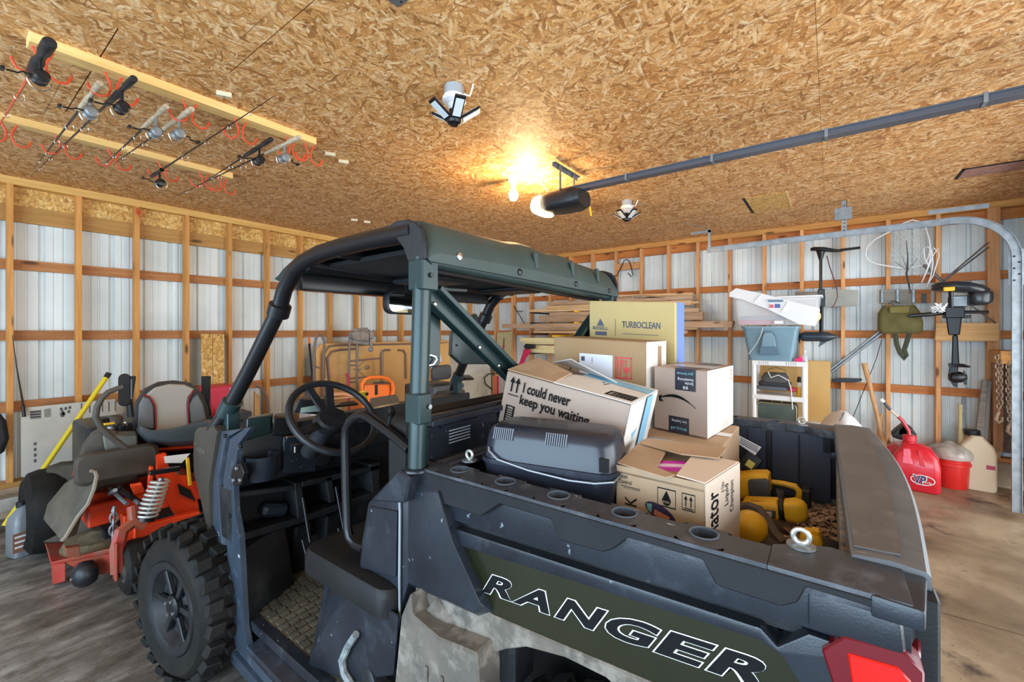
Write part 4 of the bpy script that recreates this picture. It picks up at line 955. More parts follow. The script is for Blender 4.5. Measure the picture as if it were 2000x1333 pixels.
# ---------------------------------------------------------------- cargo in the bed
SX = (0,-1,0); UPV = (0,0,1)
def crate(t, P, L, W, D, mt, mtr=None, open_top=False):
    """P = near, right, top corner; L runs to the left (front of the vehicle), W away, D down"""
    P, L, W, D = map(Vector, (P, L, W, D))
    part('carton', M().obox(P+D, L, W, -D), mt, t, bevel=.004)
    return P, L, W, D
def onface(P, L, W, D, u, v, face='near', lift=.0012):
    """u from the left edge, v from the top edge, both 0..1"""
    if face == 'near': return P+L*(1-u)+D*v-W.normalized()*lift
    if face == 'right': return P+W*u+D*v-L.normalized()*lift
    return P+L*(1-u)+W*v-D.normalized()*lift
def decal(name, t, F, face, u0, v0, u1, v1, mt, lift=.0012, label=None):
    a = [onface(*F, u0, v0, face, lift), onface(*F, u1, v0, face, lift), onface(*F, u1, v1, face, lift), onface(*F, u0, v1, face, lift)]
    n = (a[1]-a[0]).cross(a[3]-a[0]).normalized()*.0006
    return part(name, M().prism(a, n), mt, t, label)
def wr(name, t, F, face, body, u0, v0, u1, v1, mt, flip=False, lift=.0016, shear=0, offset=0):
    P0 = onface(*F, u0, v1, face, lift); PX = onface(*F, u1, v1, face, lift); PY = onface(*F, u0, v0, face, lift)
    ex, ey = PX-P0, PY-P0
    if flip: P0, ex, ey = P0+ex+ey, -ex, -ey
    return text(name, body, P0, ex, ey, ex.length, ey.length, mt, t, shear=shear, lift=0, offset=offset)
def wrV(name, t, F, face, body, u0, v0, u1, v1, mt, lift=.0016, offset=0):   # reads bottom to top
    P0 = onface(*F, u1, v1, face, lift); A = onface(*F, u0, v1, face, lift); B = onface(*F, u1, v0, face, lift)
    return text(name, body, P0, B-P0, A-P0, (B-P0).length, (A-P0).length, mt, t, lift=0, offset=offset)
def frame(name, t, F, face, u0, v0, u1, v1, mt, th=.012):
    aspect = 1
    for k, q in enumerate(((u0,v0,u1,v0+th), (u0,v1-th,u1,v1), (u0,v0,u0+th*.6,v1), (u1-th*.6,v0,u1,v1))): decal(name, t, F, face, *q, mt)
def arrow(t, F, face, u, v0, v1, w, mt):
    vm = v0+(v1-v0)*.38
    a = [onface(*F, uu, vv, face) for uu, vv in ((u-w*.5, vm), (u, v0), (u+w*.5, vm), (u+w*.13, vm), (u+w*.13, v1), (u-w*.13, v1), (u-w*.13, vm))]
    part('arrow_mark', M().prism(a, (a[1]-a[0]).cross(a[2]-a[0]).normalized()*-.0006), mt, t)
m_blue = pm('painters_tape_blue', (.25,.52,.72), .5); m_navy = pm('navy_print', (.05,.055,.09), .5)
# black tote with a bail handle
t = thing('storage_tote', 'black plastic lidded tote with a wire bail, behind the near bed rim', 'storage tote', (1.1, .665, z(-.71)))
def tr(zr, ix, iy, r): return M().srect((1.105, .665, z(zr)), (1,0,0), (0,1,0), .105-ix, .205-iy, r)
m_tote = pm('tote_plastic', (.018,.021,.032), .30, 0, (.026,.03,.045), sc=3, dust=(.07,.08,.10), dlo=.60, dhi=.85, dsc=6)
part('tub', M().loft([tr(-.71,.02,.03,.04), tr(-.45,.006,.010,.05), tr(-.395,.0,.0,.05), tr(-.382,.0,.0,.05)]), m_tote, t)
part('rim_lip', M().loft([tr(-.390,-.006,-.006,.055), tr(-.377,-.006,-.006,.055)]), m_tote, t)
part('lid', M().loft([tr(-.377,.002,.002,.05), tr(-.37,.003,.003,.05), tr(-.315,.008,.010,.05), tr(-.295,.014,.018,.05), tr(-.285,.026,.030,.045), tr(-.281,.045,.05,.03)]), m_tote, t, smooth=50)
for c in (.79, .625):
    for k in range(10): part('vent_slot', M().cbox((1.0105, c-.03+.0066*k, z(-.303)), (.007,.0026,.034), (0,.38,0)), pm('slot_gray', (.20,.22,.26), .5), t)
part('latch', M().box((.996, .475, z(-.370)), (1.004, .50, z(-.335))), m_dark, t)
part('bail', M().tube([(1.003, .835, z(-.345)), (.997, .83, z(-.355)), (.993, .80, z(-.375)), (.990, .70, z(-.392)), (.989, .58, z(-.402)), (.990, .51, z(-.400)), (.997, .462, z(-.392)), (1.05, .452, z(-.385))], .0035, 6), pm('wire_gray', (.35,.38,.42), .3, .8), t)
part('lid_clasp', M().box((1.09, .68, z(-.292)), (1.12, .72, z(-.282))), m_tote, t, bevel=.003)
t.rotation_euler = (0, 0, math.radians(10.4)); t.location = (1.095, .672, z(-.71))
# support carton, mostly hidden
t = thing('cardboard_box', 'plain cardboard box hidden under the tilted printed box', 'box', (1.42, .72, z(-.71)), 'cartons in the cargo bed')
F = crate(t, (1.27, .52, z(-.432)), (0,.42,0), (.29,0,0), (0,0,-.277), m_card2)
decal('tape', t, F, 'near', .45, 0, .55, 1, m_card)
# tilted printed box
t = thing('cardboard_box', 'tilted shipping box printed "I could never keep you waiting", torn open on top', 'box', (1.4, .75, z(-.42)), 'cartons in the cargo bed')
F = (Vector((1.25,.493,z(-.226))), Vector((0,.480,.079)), Vector((.335,.03,.002)), Vector((0,.046,-.196)))
P, L, W, D = F
part('carton', M().obox(P+D+W*.012, L, W*.98, -D*.985), m_cardp, t, bevel=.003)
part('side_panel', M().obox(P+D-L*.004, L*.004, W, -D), m_cardw, t)
tp = lambda u_, v_, h=0: P+L*(1-u_)+W*v_-D.normalized()*h
part('top_flap', M().prism([tp(.0,.02,.0), tp(.42,.02,.0), tp(.40,.5,.015), tp(.03,.62,.035)], (0,0,.004)), m_card, t)
part('top_flap', M().prism([tp(.05,1.0,.01), tp(.5,1.0,.01), tp(.74,.66,.012), tp(.30,.72,.055)], (0,0,.004)), m_cardw, t)
part('top_flap', M().prism([tp(.42,.0,.001), tp(1,.0,.001), tp(1,1,.001), tp(.62,1,.001), tp(.38,.55,.006)], (0,0,.003)), m_cardw, t)
part('dark_opening', M().prism([tp(.1,.06,.0006), tp(.42,.06,.0006), tp(.4,.5,.0006), tp(.1,.5,.0006)], (0,0,.0006)), pm('box_inside', (.12,.08,.05), .9), t)
part('blue_tape', M().prism([tp(.44,.72,.006), tp(1.003,.62,.006), tp(1.003,.86,.006), tp(.46,.92,.009)], (0,0,.001)), m_blue, t)
decal('blue_tape', t, F, 'right', .50, 0, .74, .88, m_blue, .008)
wr('handwriting', t, (P-D.normalized()*.004, L, W, D), 'top', 'WII', .47, .62, .70, .22, m_ink, shear=.5, flip=False)
wr('printed_line', t, F, 'near', 'I could never', .18, .13, .58, .32, m_ink, offset=.02)
wr('printed_line', t, F, 'near', 'keep you waiting.', .17, .36, .76, .59, m_ink, offset=.02)
for u_ in (.075, .125): arrow(t, F, 'near', u_, .08, .36, .045, m_ink)
decal('arrow_base', t, F, 'near', .05, .41, .15, .425, m_ink)
frame('label_frame', t, F, 'near', .055, .62, .135, .93, m_ink, .02)
for k in range(5): decal('label_line', t, F, 'near', .065, .68+.042*k, .125, .695+.042*k, m_ink)
T2 = (P-D.normalized()*.004, L, W, D)
frame('barcode_frame', t, T2, 'top', .79, .08, .985, .30, m_ink, .03)
for k in range(16): decal('barcode_bar', t, T2, 'top', .815+.0095*k, .12, .8185+.0095*k+.002*(k % 3), .26, m_ink)
for k in range(3): decal('side_print', t, F, 'right', .10, .06+.13*k, .32, .12+.13*k, m_navy)
part('side_mark', M().prism([onface(*F, .22, .55, 'right'), onface(*F, .40, .50, 'right'), onface(*F, .30, .70, 'right')], (0,-.0008,0)), m_blue, t)
# open box with cleaner refills
t = thing('cardboard_box', 'open cardboard box with a grip hole and magenta tubes, nearest the rim', 'box', (1.2, .35, z(-.71)), 'cartons in the cargo bed')
q = [(1.062,.238), (1.077,.468), (1.375,.490), (1.290,.202)]
zt2 = -.36
part('carton', M().hexa([(x, y, z(-.705)) for x, y in q], [(x, y, z(zt2-.012)) for x, y in q]), m_card, t, bevel=.003)
part('end_panel', M().prism([(1.060,.2365,z(-.705)), (1.290,.2005,z(-.705)), (1.290,.2005,z(zt2)), (1.060,.2365,z(zt2))], (.0003,.002,0)), pm('cardboard_light', (.72,.58,.46), .8), t)
for a, b_ in ((q[0], q[1]), (q[1], q[2]), (q[3], q[0])): part('rim_wall', M().prism([(a[0],a[1],z(zt2-.02)), (b_[0],b_[1],z(zt2-.02)), (b_[0],b_[1],z(zt2)), (a[0],a[1],z(zt2))], (.002,.002,0)), m_card, t)
zf = z(zt2)
def fl(pts, mt, nm='top_flap', up=.0):
    return part(nm, M().prism([Vector(gZ(px, py, zf+up+dz)) for px, py, dz in pts], (0,0,.003)), mt, t)
m_cl = pm('cardboard_light', (.72,.58,.46), .8)
fl([(1377,946,.001), (1321,930,.003), (1350,894,.006), (1404,897,.006), (1443,904,.001)], m_cl)
fl([(1262,858,.0), (1420,876,.0), (1404,897,.012), (1330,889,.014), (1250,868,.004)], m_card)
fl([(1206,906,.001), (1256,860,.0), (1300,886,.004), (1283,914,.001), (1318,930,.002), (1300,935,.001)], m_card)
for k, (dx, mt) in enumerate(((0, pm('magenta_tube', (.62,.02,.45), .25, coat=.6)), (.032, pm('pink_label', (.85,.62,.78), .35)), (.062, pm('magenta_tube', (.62,.02,.45), .25)))):
    part('refill_tube', M().rod((1.13+dx, .40, zf-.020), (1.20+dx, .26, zf-.018), .015, 12), mt, t)
F2 = (Vector((1.062,.238,z(zt2-.012))), Vector((.015,.230,0)), Vector((.228,-.036,0)), Vector((0,0,-.333)))
ov = [onface(*F2, .53+.17*math.cos(2*PI*k/18), .255+.062*math.sin(2*PI*k/18)+.035*math.cos(2*PI*k/18), 'near', .001) for k in range(18)]
gh = part('grip_hole', M().prism(ov, (-.0005,0,0)), pm('hole_dark', (.03,.015,.05), .7), t)
part('bottle_label', M().prism([onface(*F2, u_, v_, 'near', .0022) for u_, v_ in ((.47,.235), (.64,.265), (.62,.305), (.46,.275))], (-.0005,0,0)), pm('label_orange', (.55,.20,.10), .5), gh)
part('bottle_label', M().prism([onface(*F2, u_, v_, 'near', .0022) for u_, v_ in ((.38,.205), (.44,.20), (.44,.27), (.39,.25))], (-.0005,0,0)), pm('label_teal', (.15,.35,.33), .5), gh)
frame('pictogram_frame', t, F2, 'near', .50, .06, .70, .20, m_ink, .008)
dp = [onface(*F2, u_, v_, 'near') for u_, v_ in ((.60,.075), (.635,.125), (.65,.15), (.63,.18), (.60,.188), (.57,.18), (.55,.15), (.565,.125))]
part('drop_mark', M().prism(dp, (-.0006,0,0)), m_ink, t)
wr('drop_word', t, F2, 'near', 'aqua', .565, .15, .635, .172, m_card, lift=.0028)
frame('pictogram_frame', t, F2, 'near', .765, .06, .90, .185, m_ink, .007)
for u_ in (.805, .858): arrow(t, F2, 'near', u_, .075, .155, .035, m_ink)
decal('arrow_base', t, F2, 'near', .785, .165, .88, .172, m_ink)
wr('box_print', t, F2, 'near', 'Clean\nControl', .04, .02, .20, .10, m_ink, shear=.2)
decal('underline', t, F2, 'near', .07, .115, .30, .120, m_ink); decal('underline', t, F2, 'near', .10, .128, .30, .131, m_ink)
wrV('letter_mark', t, F2, 'near', 'K', .12, .19, .26, .26, m_ink)
wrV('side_print', t, F2, 'right', 'inator', .05, .05, .32, .40, m_ink, offset=.008, lift=.0032)
wrV('side_print', t, F2, 'right', 'Liquid', .50, .06, .64, .22, m_ink, lift=.0032); wrV('side_print', t, F2, 'right', 'Champion', .66, .06, .80, .30, m_ink, lift=.0032)
wrV('side_print', t, F2, 'right', '& Odor', .40, .02, .48, .10, m_ink, lift=.0032)
# low box under the smiling one
t = thing('cardboard_box', 'low cardboard box with a barcode, under the small taped box', 'box', (1.8, .45, z(-.71)), 'cartons in the cargo bed')
F = (Vector((1.592,.300,z(-.402))), Vector((.03,.300,0)), Vector((.40,.012,0)), Vector((0,0,-.300)))
crate(t, *F, m_card)
decal('tape', t, F, 'top', .0, .42, 1, .56, m_cardw)
frame('barcode_frame', t, F, 'near', .70, .03, .98, .12, m_ink, .012)
for k in range(14): decal('barcode_bar', t, F, 'near', .73+.016*k, .045, .736+.016*k+.003*(k % 3), .105, m_ink)
decal('shipping_label', t, F, 'near', .05, .02, .55, .30, m_cardw)
# small taped box with the curved arrow
t = thing('cardboard_box', 'small shipping box with black tape and a curved arrow print', 'box', (1.86, .47, z(-.40)), 'cartons in the cargo bed')
F = (Vector((1.672,.368,z(-.150))), Vector((.05,.215,.004)), Vector((.345,-.028,0)), Vector((0,0,-.249)))
crate(t, *F, m_cardp)
decal('side_panel', t, F, 'right', 0, 0, 1, 1, m_cardw, .0003)  # right face paled, the door light on it put into the color
m_tape = pm('black_tape', (.03,.03,.045), .3); m_teal = pm('teal_print', (.20,.55,.62), .4)
decal('tape', t, F, 'near', .42, .0, .80, .33, m_tape); decal('tape', t, F, 'top', .42, .0, .80, 1, m_tape); decal('tape', t, F, 'near', .30, .75, .68, 1, m_tape)
decal('tape', t, F, 'top', .2, .25, .95, .6, pm('clear_tape', (.62,.64,.66), .2), .002)
wr('tape_word', t, F, 'near', 'prime', .46, .04, .75, .09, m_teal, flip=True, lift=.002)
wr('tape_word', t, F, 'near', 'Smile\nSustaining', .47, .13, .76, .24, m_white, flip=True, lift=.002)
wr('tape_word', t, F, 'near', 'prime', .345, .90, .64, .965, m_teal, lift=.002)
wr('tape_word', t, F, 'near', 'Save. Sustaining', .36, .79, .64, .84, m_white, flip=True, lift=.002)
for q0 in (.59, .64): part('tape_mark', M().tube([onface(*F, q0+.015*math.cos(a*PI/5), .285+.02*math.sin(a*PI/5), 'near', .002) for a in range(10)], .0012, 4, closed=True), m_white, t)
ar = []
for k in range(13):
    s_ = k/12; ar.append((.14+.66*s_, .515-.10*math.sin(PI*(.10+.78*s_))+.10*s_**2.2, .012+.036*math.sin(PI*min(1, s_*1.15))))
up = [onface(*F, u_, v_-w_*.5, 'near') for u_, v_, w_ in ar]; dn_ = [onface(*F, u_, v_+w_*.5, 'near') for u_, v_, w_ in ar]
part('curved_arrow', M().prism(up+dn_[::-1], (-.0007,0,0)), m_ink, t)
part('arrow_tip', M().prism([onface(*F, u_, v_, 'near') for u_, v_ in ((.10,.46), (.17,.445), (.145,.50), (.20,.545), (.11,.545))], (-.0007,0,0)), m_ink, t)
for k in range(3): decal('side_print', t, F, 'right', .86, .05+.07*k, .94, .09+.07*k, m_card)
# brown box with a white label
t = thing('cardboard_box', 'brown box with a big white label and a red fragile sticker', 'box', (1.8, .8, z(-.71)), 'cartons in the cargo bed')
F = (Vector((1.680,.600,z(-.047))), Vector((-.055,.400,.020)), Vector((.255,.0,0)), Vector((0,0,-.640)))
crate(t, *F, m_card2)
decal('side_panel', t, F, 'right', 0, 0, 1, 1, m_cardw, .0003)
decal('shipping_label', t, F, 'near', .30, .10, .66, .45, pm('label_white_blue', (.66,.70,.80), .4), .0012, 'white shipping label')
for (u0, v0, u1, v1) in ((.32,.12,.36,.15), (.39,.20,.41,.23), (.32,.25,.33,.32), (.39,.27,.40,.34), (.34,.25,.35,.30), (.44,.12,.445,.16)): decal('label_print', t, F, 'near', u0, v0, u1, v1, m_navy, .002)
m_rs = pm('red_sticker', (.55,.04,.04), .5)
for q4 in ((.69,.105,.86,.115), (.69,.235,.86,.245), (.69,.105,.70,.245), (.85,.105,.86,.245), (.74,.12,.75,.23), (.71,.12,.72,.23)): decal('fragile_frame', t, F, 'near', *q4, m_rs)
part('glass_mark', M().prism([onface(*F, u_, v_, 'near') for u_, v_ in ((.77,.17), (.84,.17), (.83,.20), (.81,.21), (.81,.225), (.84,.23), (.77,.23), (.80,.225), (.80,.21), (.78,.20))], (-.0006,0,0)), m_rs, t)
for u_ in (.765, .80): arrow(t, F, 'near', u_, .12, .165, .03, m_rs)
wr('yellow_mark', t, F, 'near', 'B', .06, .21, .10, .245, pm('yellow_print', (.80,.62,.05), .5))
part('grip_cut', M().prism([onface(*F, u_, v_, 'near') for u_, v_ in ((.19,.22), (.22,.16), (.29,.155), (.29,.163), (.23,.168), (.20,.222))], (-.0006,0,0)), m_ink, t)
decal('side_slot', t, F, 'right', .55, .03, .72, .30, m_card2, .002)
# tall box standing at the back
t = thing('cardboard_box', 'tall tan box printed TURBOCLEAN with a blue side, tallest in the bed', 'box', (2.05, .8, z(-.71)), 'cartons in the cargo bed')
F = (Vector((2.015,.582,z(.131))), Vector((-.060,.412,.020)), Vector((.105,-.010,.002)), Vector((0,0,-.838)))
crate(t, *F, pm('cardboard_tan', (.50,.38,.16), .8, 0, (.56,.43,.20), sc=2))
decal('side_panel', t, F, 'right', .12, 0, 1, 1, pm('blue_box_side', (.12,.20,.50), .5), .0004)
wr('box_title', t, F, 'near', 'TURBOCLEAN', .405, .115, .84, .153, m_navy, offset=.02)
decal('underline', t, F, 'near', .41, .187, .82, .190, m_navy); decal('divider', t, F, 'near', .325, .105, .330, .205, m_navy)
part('triangle_mark', M().prism([onface(*F, u_, v_, 'near') for u_, v_ in ((.145,.105), (.19,.148), (.10,.148))], (-.0006,0,0)), m_navy, t)
wr('brand_band', t, F, 'near', 'BISSELL', .05, .152, .24, .172, m_navy, offset=.02)
decal('mark_base', t, F, 'near', .08, .182, .22, .205, m_navy)
part('drawn_shape', M().tube([onface(*F, u_, v_, 'near') for u_, v_ in ((.44,.30), (.46,.27), (.50,.245), (.51,.27), (.50,.30))], .0018, 5), m_navy, t)
wr('side_words', t, F, 'right', 'Sensor', .3, .40, .9, .46, m_white)
for k in range(5): decal('side_words', t, F, 'right', .35, .49+.02*k, .85, .50+.02*k, m_white)
part('torn_corner', M().prism([onface(*F, .0, .33, 'near', .001), onface(*F, -.0, .26, 'near', .004), onface(*F, -.09, .34, 'near', .03), onface(*F, -.07, .40, 'near', .03)], (.002,0,0)), m_blackp, t)
# yellow and black cordless tools lying on the bed floor
m_tgray = pm('tool_gray', (.07,.08,.09), .45); m_tblk = pm('tool_black', (.015,.015,.016), .5)
def hull(path, mt, t, nm, label=None, n=3):
    rings = []
    for c, ex, ey, hx, hy, r in path: rings.append(M().srect(c, ex, ey, hx, hy, r, n))
    return part(nm, M().loft(rings), mt, t, label, smooth=45)
# (1) big tool nearest the carton
t = thing('cordless_tool', 'yellow cordless tool with a gray grip panel, upper of the tools', 'power tool', (1.95, .24, z(-.60)), 'cordless tools in the bed')
A = Vector(gX(1440, 948, 1.93)); B = Vector(gX(1504, 944, 1.93))
hull([(A+(B-A)*k, (1,.0,0), (0,.05,1), .05, h_, .02) for k, h_ in ((-.4,.040), (0,.048), (.5,.050), (.9,.046), (1.0,.036))], m_dew, t, 'body')
hull([(A+(B-A)*k+Vector((-.048,0,-.006)), (1,0,0), (0,.05,1), .010, h_, .01) for k, h_ in ((.42,.036), (.5,.040), (.95,.038), (1.03,.028))], m_tgray, t, 'grip_panel')
part('foot', M().obox(A+Vector((-.04,-.08,-.064)), (.09,0,0), (0,.14,0), (0,0,.014)), m_dew, t, bevel=.004)
part('chuck', M().lathe(A+Vector((0,.02,-.02)), (0,1,0), [(.03,0), (.03,.05), (.02,.07)], 14), m_tblk, t)
# (2) saw with a looped handle, farther back
t = thing('cordless_saw', 'yellow cordless tool with a looped handle, by the far bed wall', 'power tool', (2.08, .12, z(-.69)), 'cordless tools in the bed')
def hp(px, py, X): return Vector(gX(px, py, X))
part('handle_loop', M().tube([hp(*p, 2.03) for p in ((1508,942), (1530,945), (1553,951), (1562,962), (1560,985), (1556,1004))], [.010,.011,.013,.013,.014,.014], 8), m_dew, t)
part('lower_grip', M().tube([hp(*p, 2.03) for p in ((1508,948), (1514,975), (1530,992), (1552,1000))], .010, 8), m_tblk, t)
part('battery', M().obox(hp(1566,992,2.0), (.07,0,0), (0,-.03,0), (0,0,.07)), m_tblk, t, bevel=.006)
part('motor', M().lathe(hp(1530,975,2.08), (0,1,.1), [(.03,0), (.036,.01), (.036,.06), (.02,.07)], 16), m_tgray, t)
# (3) work light
t = thing('work_light', 'yellow cordless work light with a clear lens, in the middle of the tools', 'work light', (1.83, .16, z(-.69)), 'cordless tools in the bed')
A = Vector(gX(1453, 988, 1.78)); B = Vector(gX(1522, 994, 1.78))
hull([(A+(B-A)*k, (1,0,0), (0,.1,1), .045, h_, .014) for k, h_ in ((0,.020), (.06,.026), (.95,.030), (1,.024))], m_dew, t, 'body')
part('lens_bezel', M().obox(A+(B-A)*.18+Vector((-.049,0,-.022)), (.006,0,0), (B-A)*.76, (0,0,.030)), m_tgray, t, bevel=.004)
part('lens', M().obox(A+(B-A)*.26+Vector((-.052,0,-.017)), (.004,0,0), (B-A)*.58, (0,0,.020)), pm('clear_lens', (.60,.58,.55), .15), t, bevel=.003)
part('collar', M().lathe(B, (B-A), [(.030,0), (.034,.004), (.034,.014), (.028,.02)], 14), m_tblk, t)
hull([(B+(B-A).normalized()*d, (1,0,0), (0,.1,1), w_, h_, .014) for d, w_, h_ in ((.018,.035,.030), (.05,.04,.036), (.075,.03,.03), (.085,.02,.02))], m_dew, t, 'head')
text('maker_name', 'DeWALT', A+(B-A)*.25+Vector((-.03,0,.027)), (B-A), (.9,0,.05), .05, .016, m_tblk, t, lift=.001)
# (4) round blower body
t = thing('cordless_blower', 'round yellow cordless tool with a dark hose, beside the open box', 'power tool', (1.5, .2, z(-.69)), 'cordless tools in the bed')
c_ = Vector(gX(1466, 1036, 1.46))
part('body', M().lathe(c_-Vector((.055,.0,0)), (1,.0,.25), [(.012,.0), (.030,.004), (.042,.018), (.048,.045), (.045,.07), (.025,.085)], 20), m_dew, t, smooth=50)
part('skirt', M().obox(c_+Vector((-.050,-.005,-.085)), (.08,0,0), (0,.055,0), (0,0,.07)), m_dew, t, bevel=.012, seg=2)
part('motor_cap', M().lathe(c_+Vector((-.02,-.05,-.045)), (0,-1,-.1), [(.042,-.03), (.042,.0), (.036,.02), (.01,.026)], 16), m_tblk, t)
part('hose', M().tube([Vector(gX(px, py, X)) for px, py, X in ((1444,995,1.60), (1462,990,1.60), (1482,997,1.58), (1498,1018,1.56), (1512,1042,1.54), (1530,1062,1.52))], .016, 8), pm('hose_brown', (.10,.08,.07), .6), t)
# (5) drill head near the eye bolt
t = thing('cordless_drill', 'yellow and black drill head seen through the near eye bolt', 'power tool', (1.62, .05, z(-.69)), 'cordless tools in the bed')
c_ = Vector(gX(1585, 1062, 1.50))
hull([(c_+Vector((0,0,dz)), (1,0,0), (0,1,0), w_, h_, .012) for dz, w_, h_ in ((-.05,.030,.022), (-.02,.034,.026), (.02,.036,.028), (.034,.028,.020))], m_dew, t, 'body')
part('nose', M().lathe(c_+Vector((0,-.012,-.01)), (0,-1,-.15), [(.036,0), (.040,.02), (.038,.045), (.026,.06)], 16), m_tblk, t)
part('trigger', M().cbox(c_+Vector((-.035,.012,-.015)), (.012,.014,.03)), m_tblk, t, bevel=.003)
part('top_tab', M().cbox(c_+Vector((-.005,-.01,.040)), (.03,.02,.014)), m_dew, t, bevel=.003)
# (6) battery with a paper tag
t = thing('tool_battery', 'black and yellow battery pack leaning up behind the cartons', 'battery', (2.1, .25, z(-.50)), 'cordless tools in the bed')
c_ = Vector(gX(1465, 905, 2.08))
B6 = part('pack', M().cbox(c_, (.05,.068,.085), (.5,.2,.0)), m_tblk, t, bevel=.007, seg=2)
part('pack_label', M().cbox(c_+Vector((-.026,-.004,.002)), (.004,.03,.03), (.5,.2,0)), pm('yellow_label', (.85,.72,.15), .5), t)
part('rail', M().tube([c_+Vector((0,.055,.055)), c_+Vector((0,.045,.0)), c_+Vector((0,.03,-.06))], .006, 6), m_dew, t)
part('stand', M().obox(c_+Vector((-.02,.0,-.14)), (.04,0,0), (0,.05,0), (0,0,.10)), m_dew, t, bevel=.005)
t = thing('paper_tag', 'white printed paper tag hanging over the battery pack', 'tag', gX(1465, 890, 2.02))
tg = [Vector(gX(*p, 2.03)) for p in ((1443,851), (1487,874), (1475,890), (1441,867))]
part('tag', M().prism(tg, (.001,0,0)), m_white, t)
for k in range(4):
    a = tg[0]+(tg[3]-tg[0])*(.15+.2*k)+(tg[1]-tg[0])*.08; part('printed_line', M().prism([a, a+(tg[1]-tg[0])*.8, a+(tg[1]-tg[0])*.8+(tg[3]-tg[0])*.07, a+(tg[3]-tg[0])*.07], (-.0008,0,0)), m_ink, t)
# dry leaves and dirt on the bed floor
m = M(); rnd = random.Random(3)
for k in range(520):
    x_ = rnd.uniform(1.35, 2.10); y_ = rnd.uniform(-.015, .12 if rnd.random() < .8 else .24); x_ = 1.2+(x_-1.2)*1.0
    if rnd.random() < .35 and x_ < 1.65: continue
    s_ = rnd.uniform(.008, .02); a = rnd.uniform(0, 2*PI); h_ = rnd.uniform(.0, .014)
    q = []
    for j in range(6):
        b_ = a+j*PI/3; rr = s_*(1 if j % 2 else .55); q.append((x_+rr*math.cos(b_), y_+rr*math.sin(b_), BZ+.004+h_+rnd.uniform(-.003,.008)))
    c0 = (x_, y_, BZ+.007+h_); n = len(m.v); m.v += q+[c0]; m.f += [(n+j, n+(j+1) % 6, n+6) for j in range(6)]
lf = solo('dry_leaves', m, pm('leaf_brown', (.30,.19,.12), .9, 0, (.46,.33,.23), sc=30), 'heap of dry brown leaves and dirt on the bed floor by the tailgate', 'leaves', kind='stuff')
# ---------------------------------------------------------------- left side: riding mower and things along the left wall
m_mred = pm('mower_red', (.78,.055,.010), .34, coat=.3); m_mredd = pm('deck_red_dirty', (.42,.03,.025), .55, 0, (.25,.07,.03), sc=7, dust=(.16,.12,.08), dlo=.5, dhi=.72)
m_mblk = pm('mower_dusty_black', (.075,.062,.048), .6, 0, (.045,.038,.03), sc=5)
MT = thing('riding_mower', 'red and black zero-turn mower with a gray seat, beyond the vehicle front', 'mower', (.95, 4.1, 0))
def mp(name, m, mt, label=None, bevel=0, seg=1, parent=None, smooth=32): return part(name, m, mt, parent or MT, label, bevel, seg, smooth)
SY = 4.0
def G(px, py, y=SY): return Vector(gY(px, py, y))
# seat back: outline traced at its own distance, padded shell
so = [(264,862), (262,815), (268,785), (285,760), (312,747), (343,744), (372,748), (395,768), (407,795), (410,828), (405,850)]
cs = Vector(G(337, 808))
def shrink(p, k): return cs+(Vector(p)-cs)*k
r0 = [G(*p) for p in so]
sbm = M().loft([[Vector(p)+Vector((0,.10,0)) for p in [shrink(q, .92) for q in r0]], [Vector(p)+Vector((0,.05,0)) for p in r0], [Vector(p) for p in r0], [shrink(q, .96)-Vector((0,.03,0)) for q in r0], [shrink(q, .86)-Vector((0,.035,0)) for q in r0]])
SB = mp('seat_back', sbm, pm('seat_black_edge', (.02,.02,.022), .45), smooth=60)
m_sg = pm('seat_gray', (.42,.40,.36), .55); m_sd = pm('seat_dark_gray', (.15,.165,.175), .42)
part('center_pad', M().loft([[G(*p, SY-.030) for p in ((304,846), (304,800), (298,782), (285,771), (302,757), (330,750), (360,751), (380,760), (368,775), (366,790), (370,838))], [shrink(G(*p, SY-.052), .97)+Vector((0,-.052,0))*0 for p in ((304,846), (304,800), (298,782), (285,771), (302,757), (330,750), (360,751), (380,760), (368,775), (366,790), (370,838))]]), m_sg, SB, bevel=.004)
for pts in (((268,838), (271,790), (280,773), (293,776), (301,792), (302,843)), ((372,838), (368,792), (374,778), (386,768), (398,790), (404,822))):
    ctr = sum((G(*p, SY-.04) for p in pts), Vector())/len(pts)
    part('bolster', M().loft([[G(*p, SY-.030) for p in pts], [ctr+(G(*p, SY-.062)-ctr)*.85 for p in pts]]), m_sd, SB, bevel=.006, seg=2)
m_pipe = pm('red_piping', (.30,.01,.015), .5)
for pts in (((280,771), (293,776), (303,792), (305,815), (304,846)), ((378,762), (369,778), (367,795), (369,838))): part('piping', M().tube([G(*p, SY-.058) for p in pts], .005, 6), m_pipe, SB)
sc2 = [(264,840), (290,852), (330,848), (370,838), (408,828), (425,832), (425,850), (395,876), (330,880), (285,874), (266,858)]
mp('seat_cushion', M().loft([[G(*p, SY-.05) for p in sc2], [G(p[0]+(6 if p[0] < 340 else -4), p[1]+2, SY-.30)+Vector((0,0,.04)) for p in sc2], [G(p[0]*.9+34, p[1]*.8+174, SY-.38)+Vector((0,0,.05)) for p in sc2]]), pm('cushion_dark', (.055,.068,.075), .38), bevel=.01, seg=2, smooth=50)
mp('seat_base', M().box(G(275, 905, 3.9), tuple(G(420, 878, 4.3))), m_blackp)
mp('seat_deck', M().hexa([G(262,884,3.75), G(420,872,3.75), G(430,880,4.3), G(262,884,4.3)], [G(262,879,3.75), G(420,867,3.75), G(430,870,4.3), G(262,874,4.3)]), m_mred, bevel=.006)
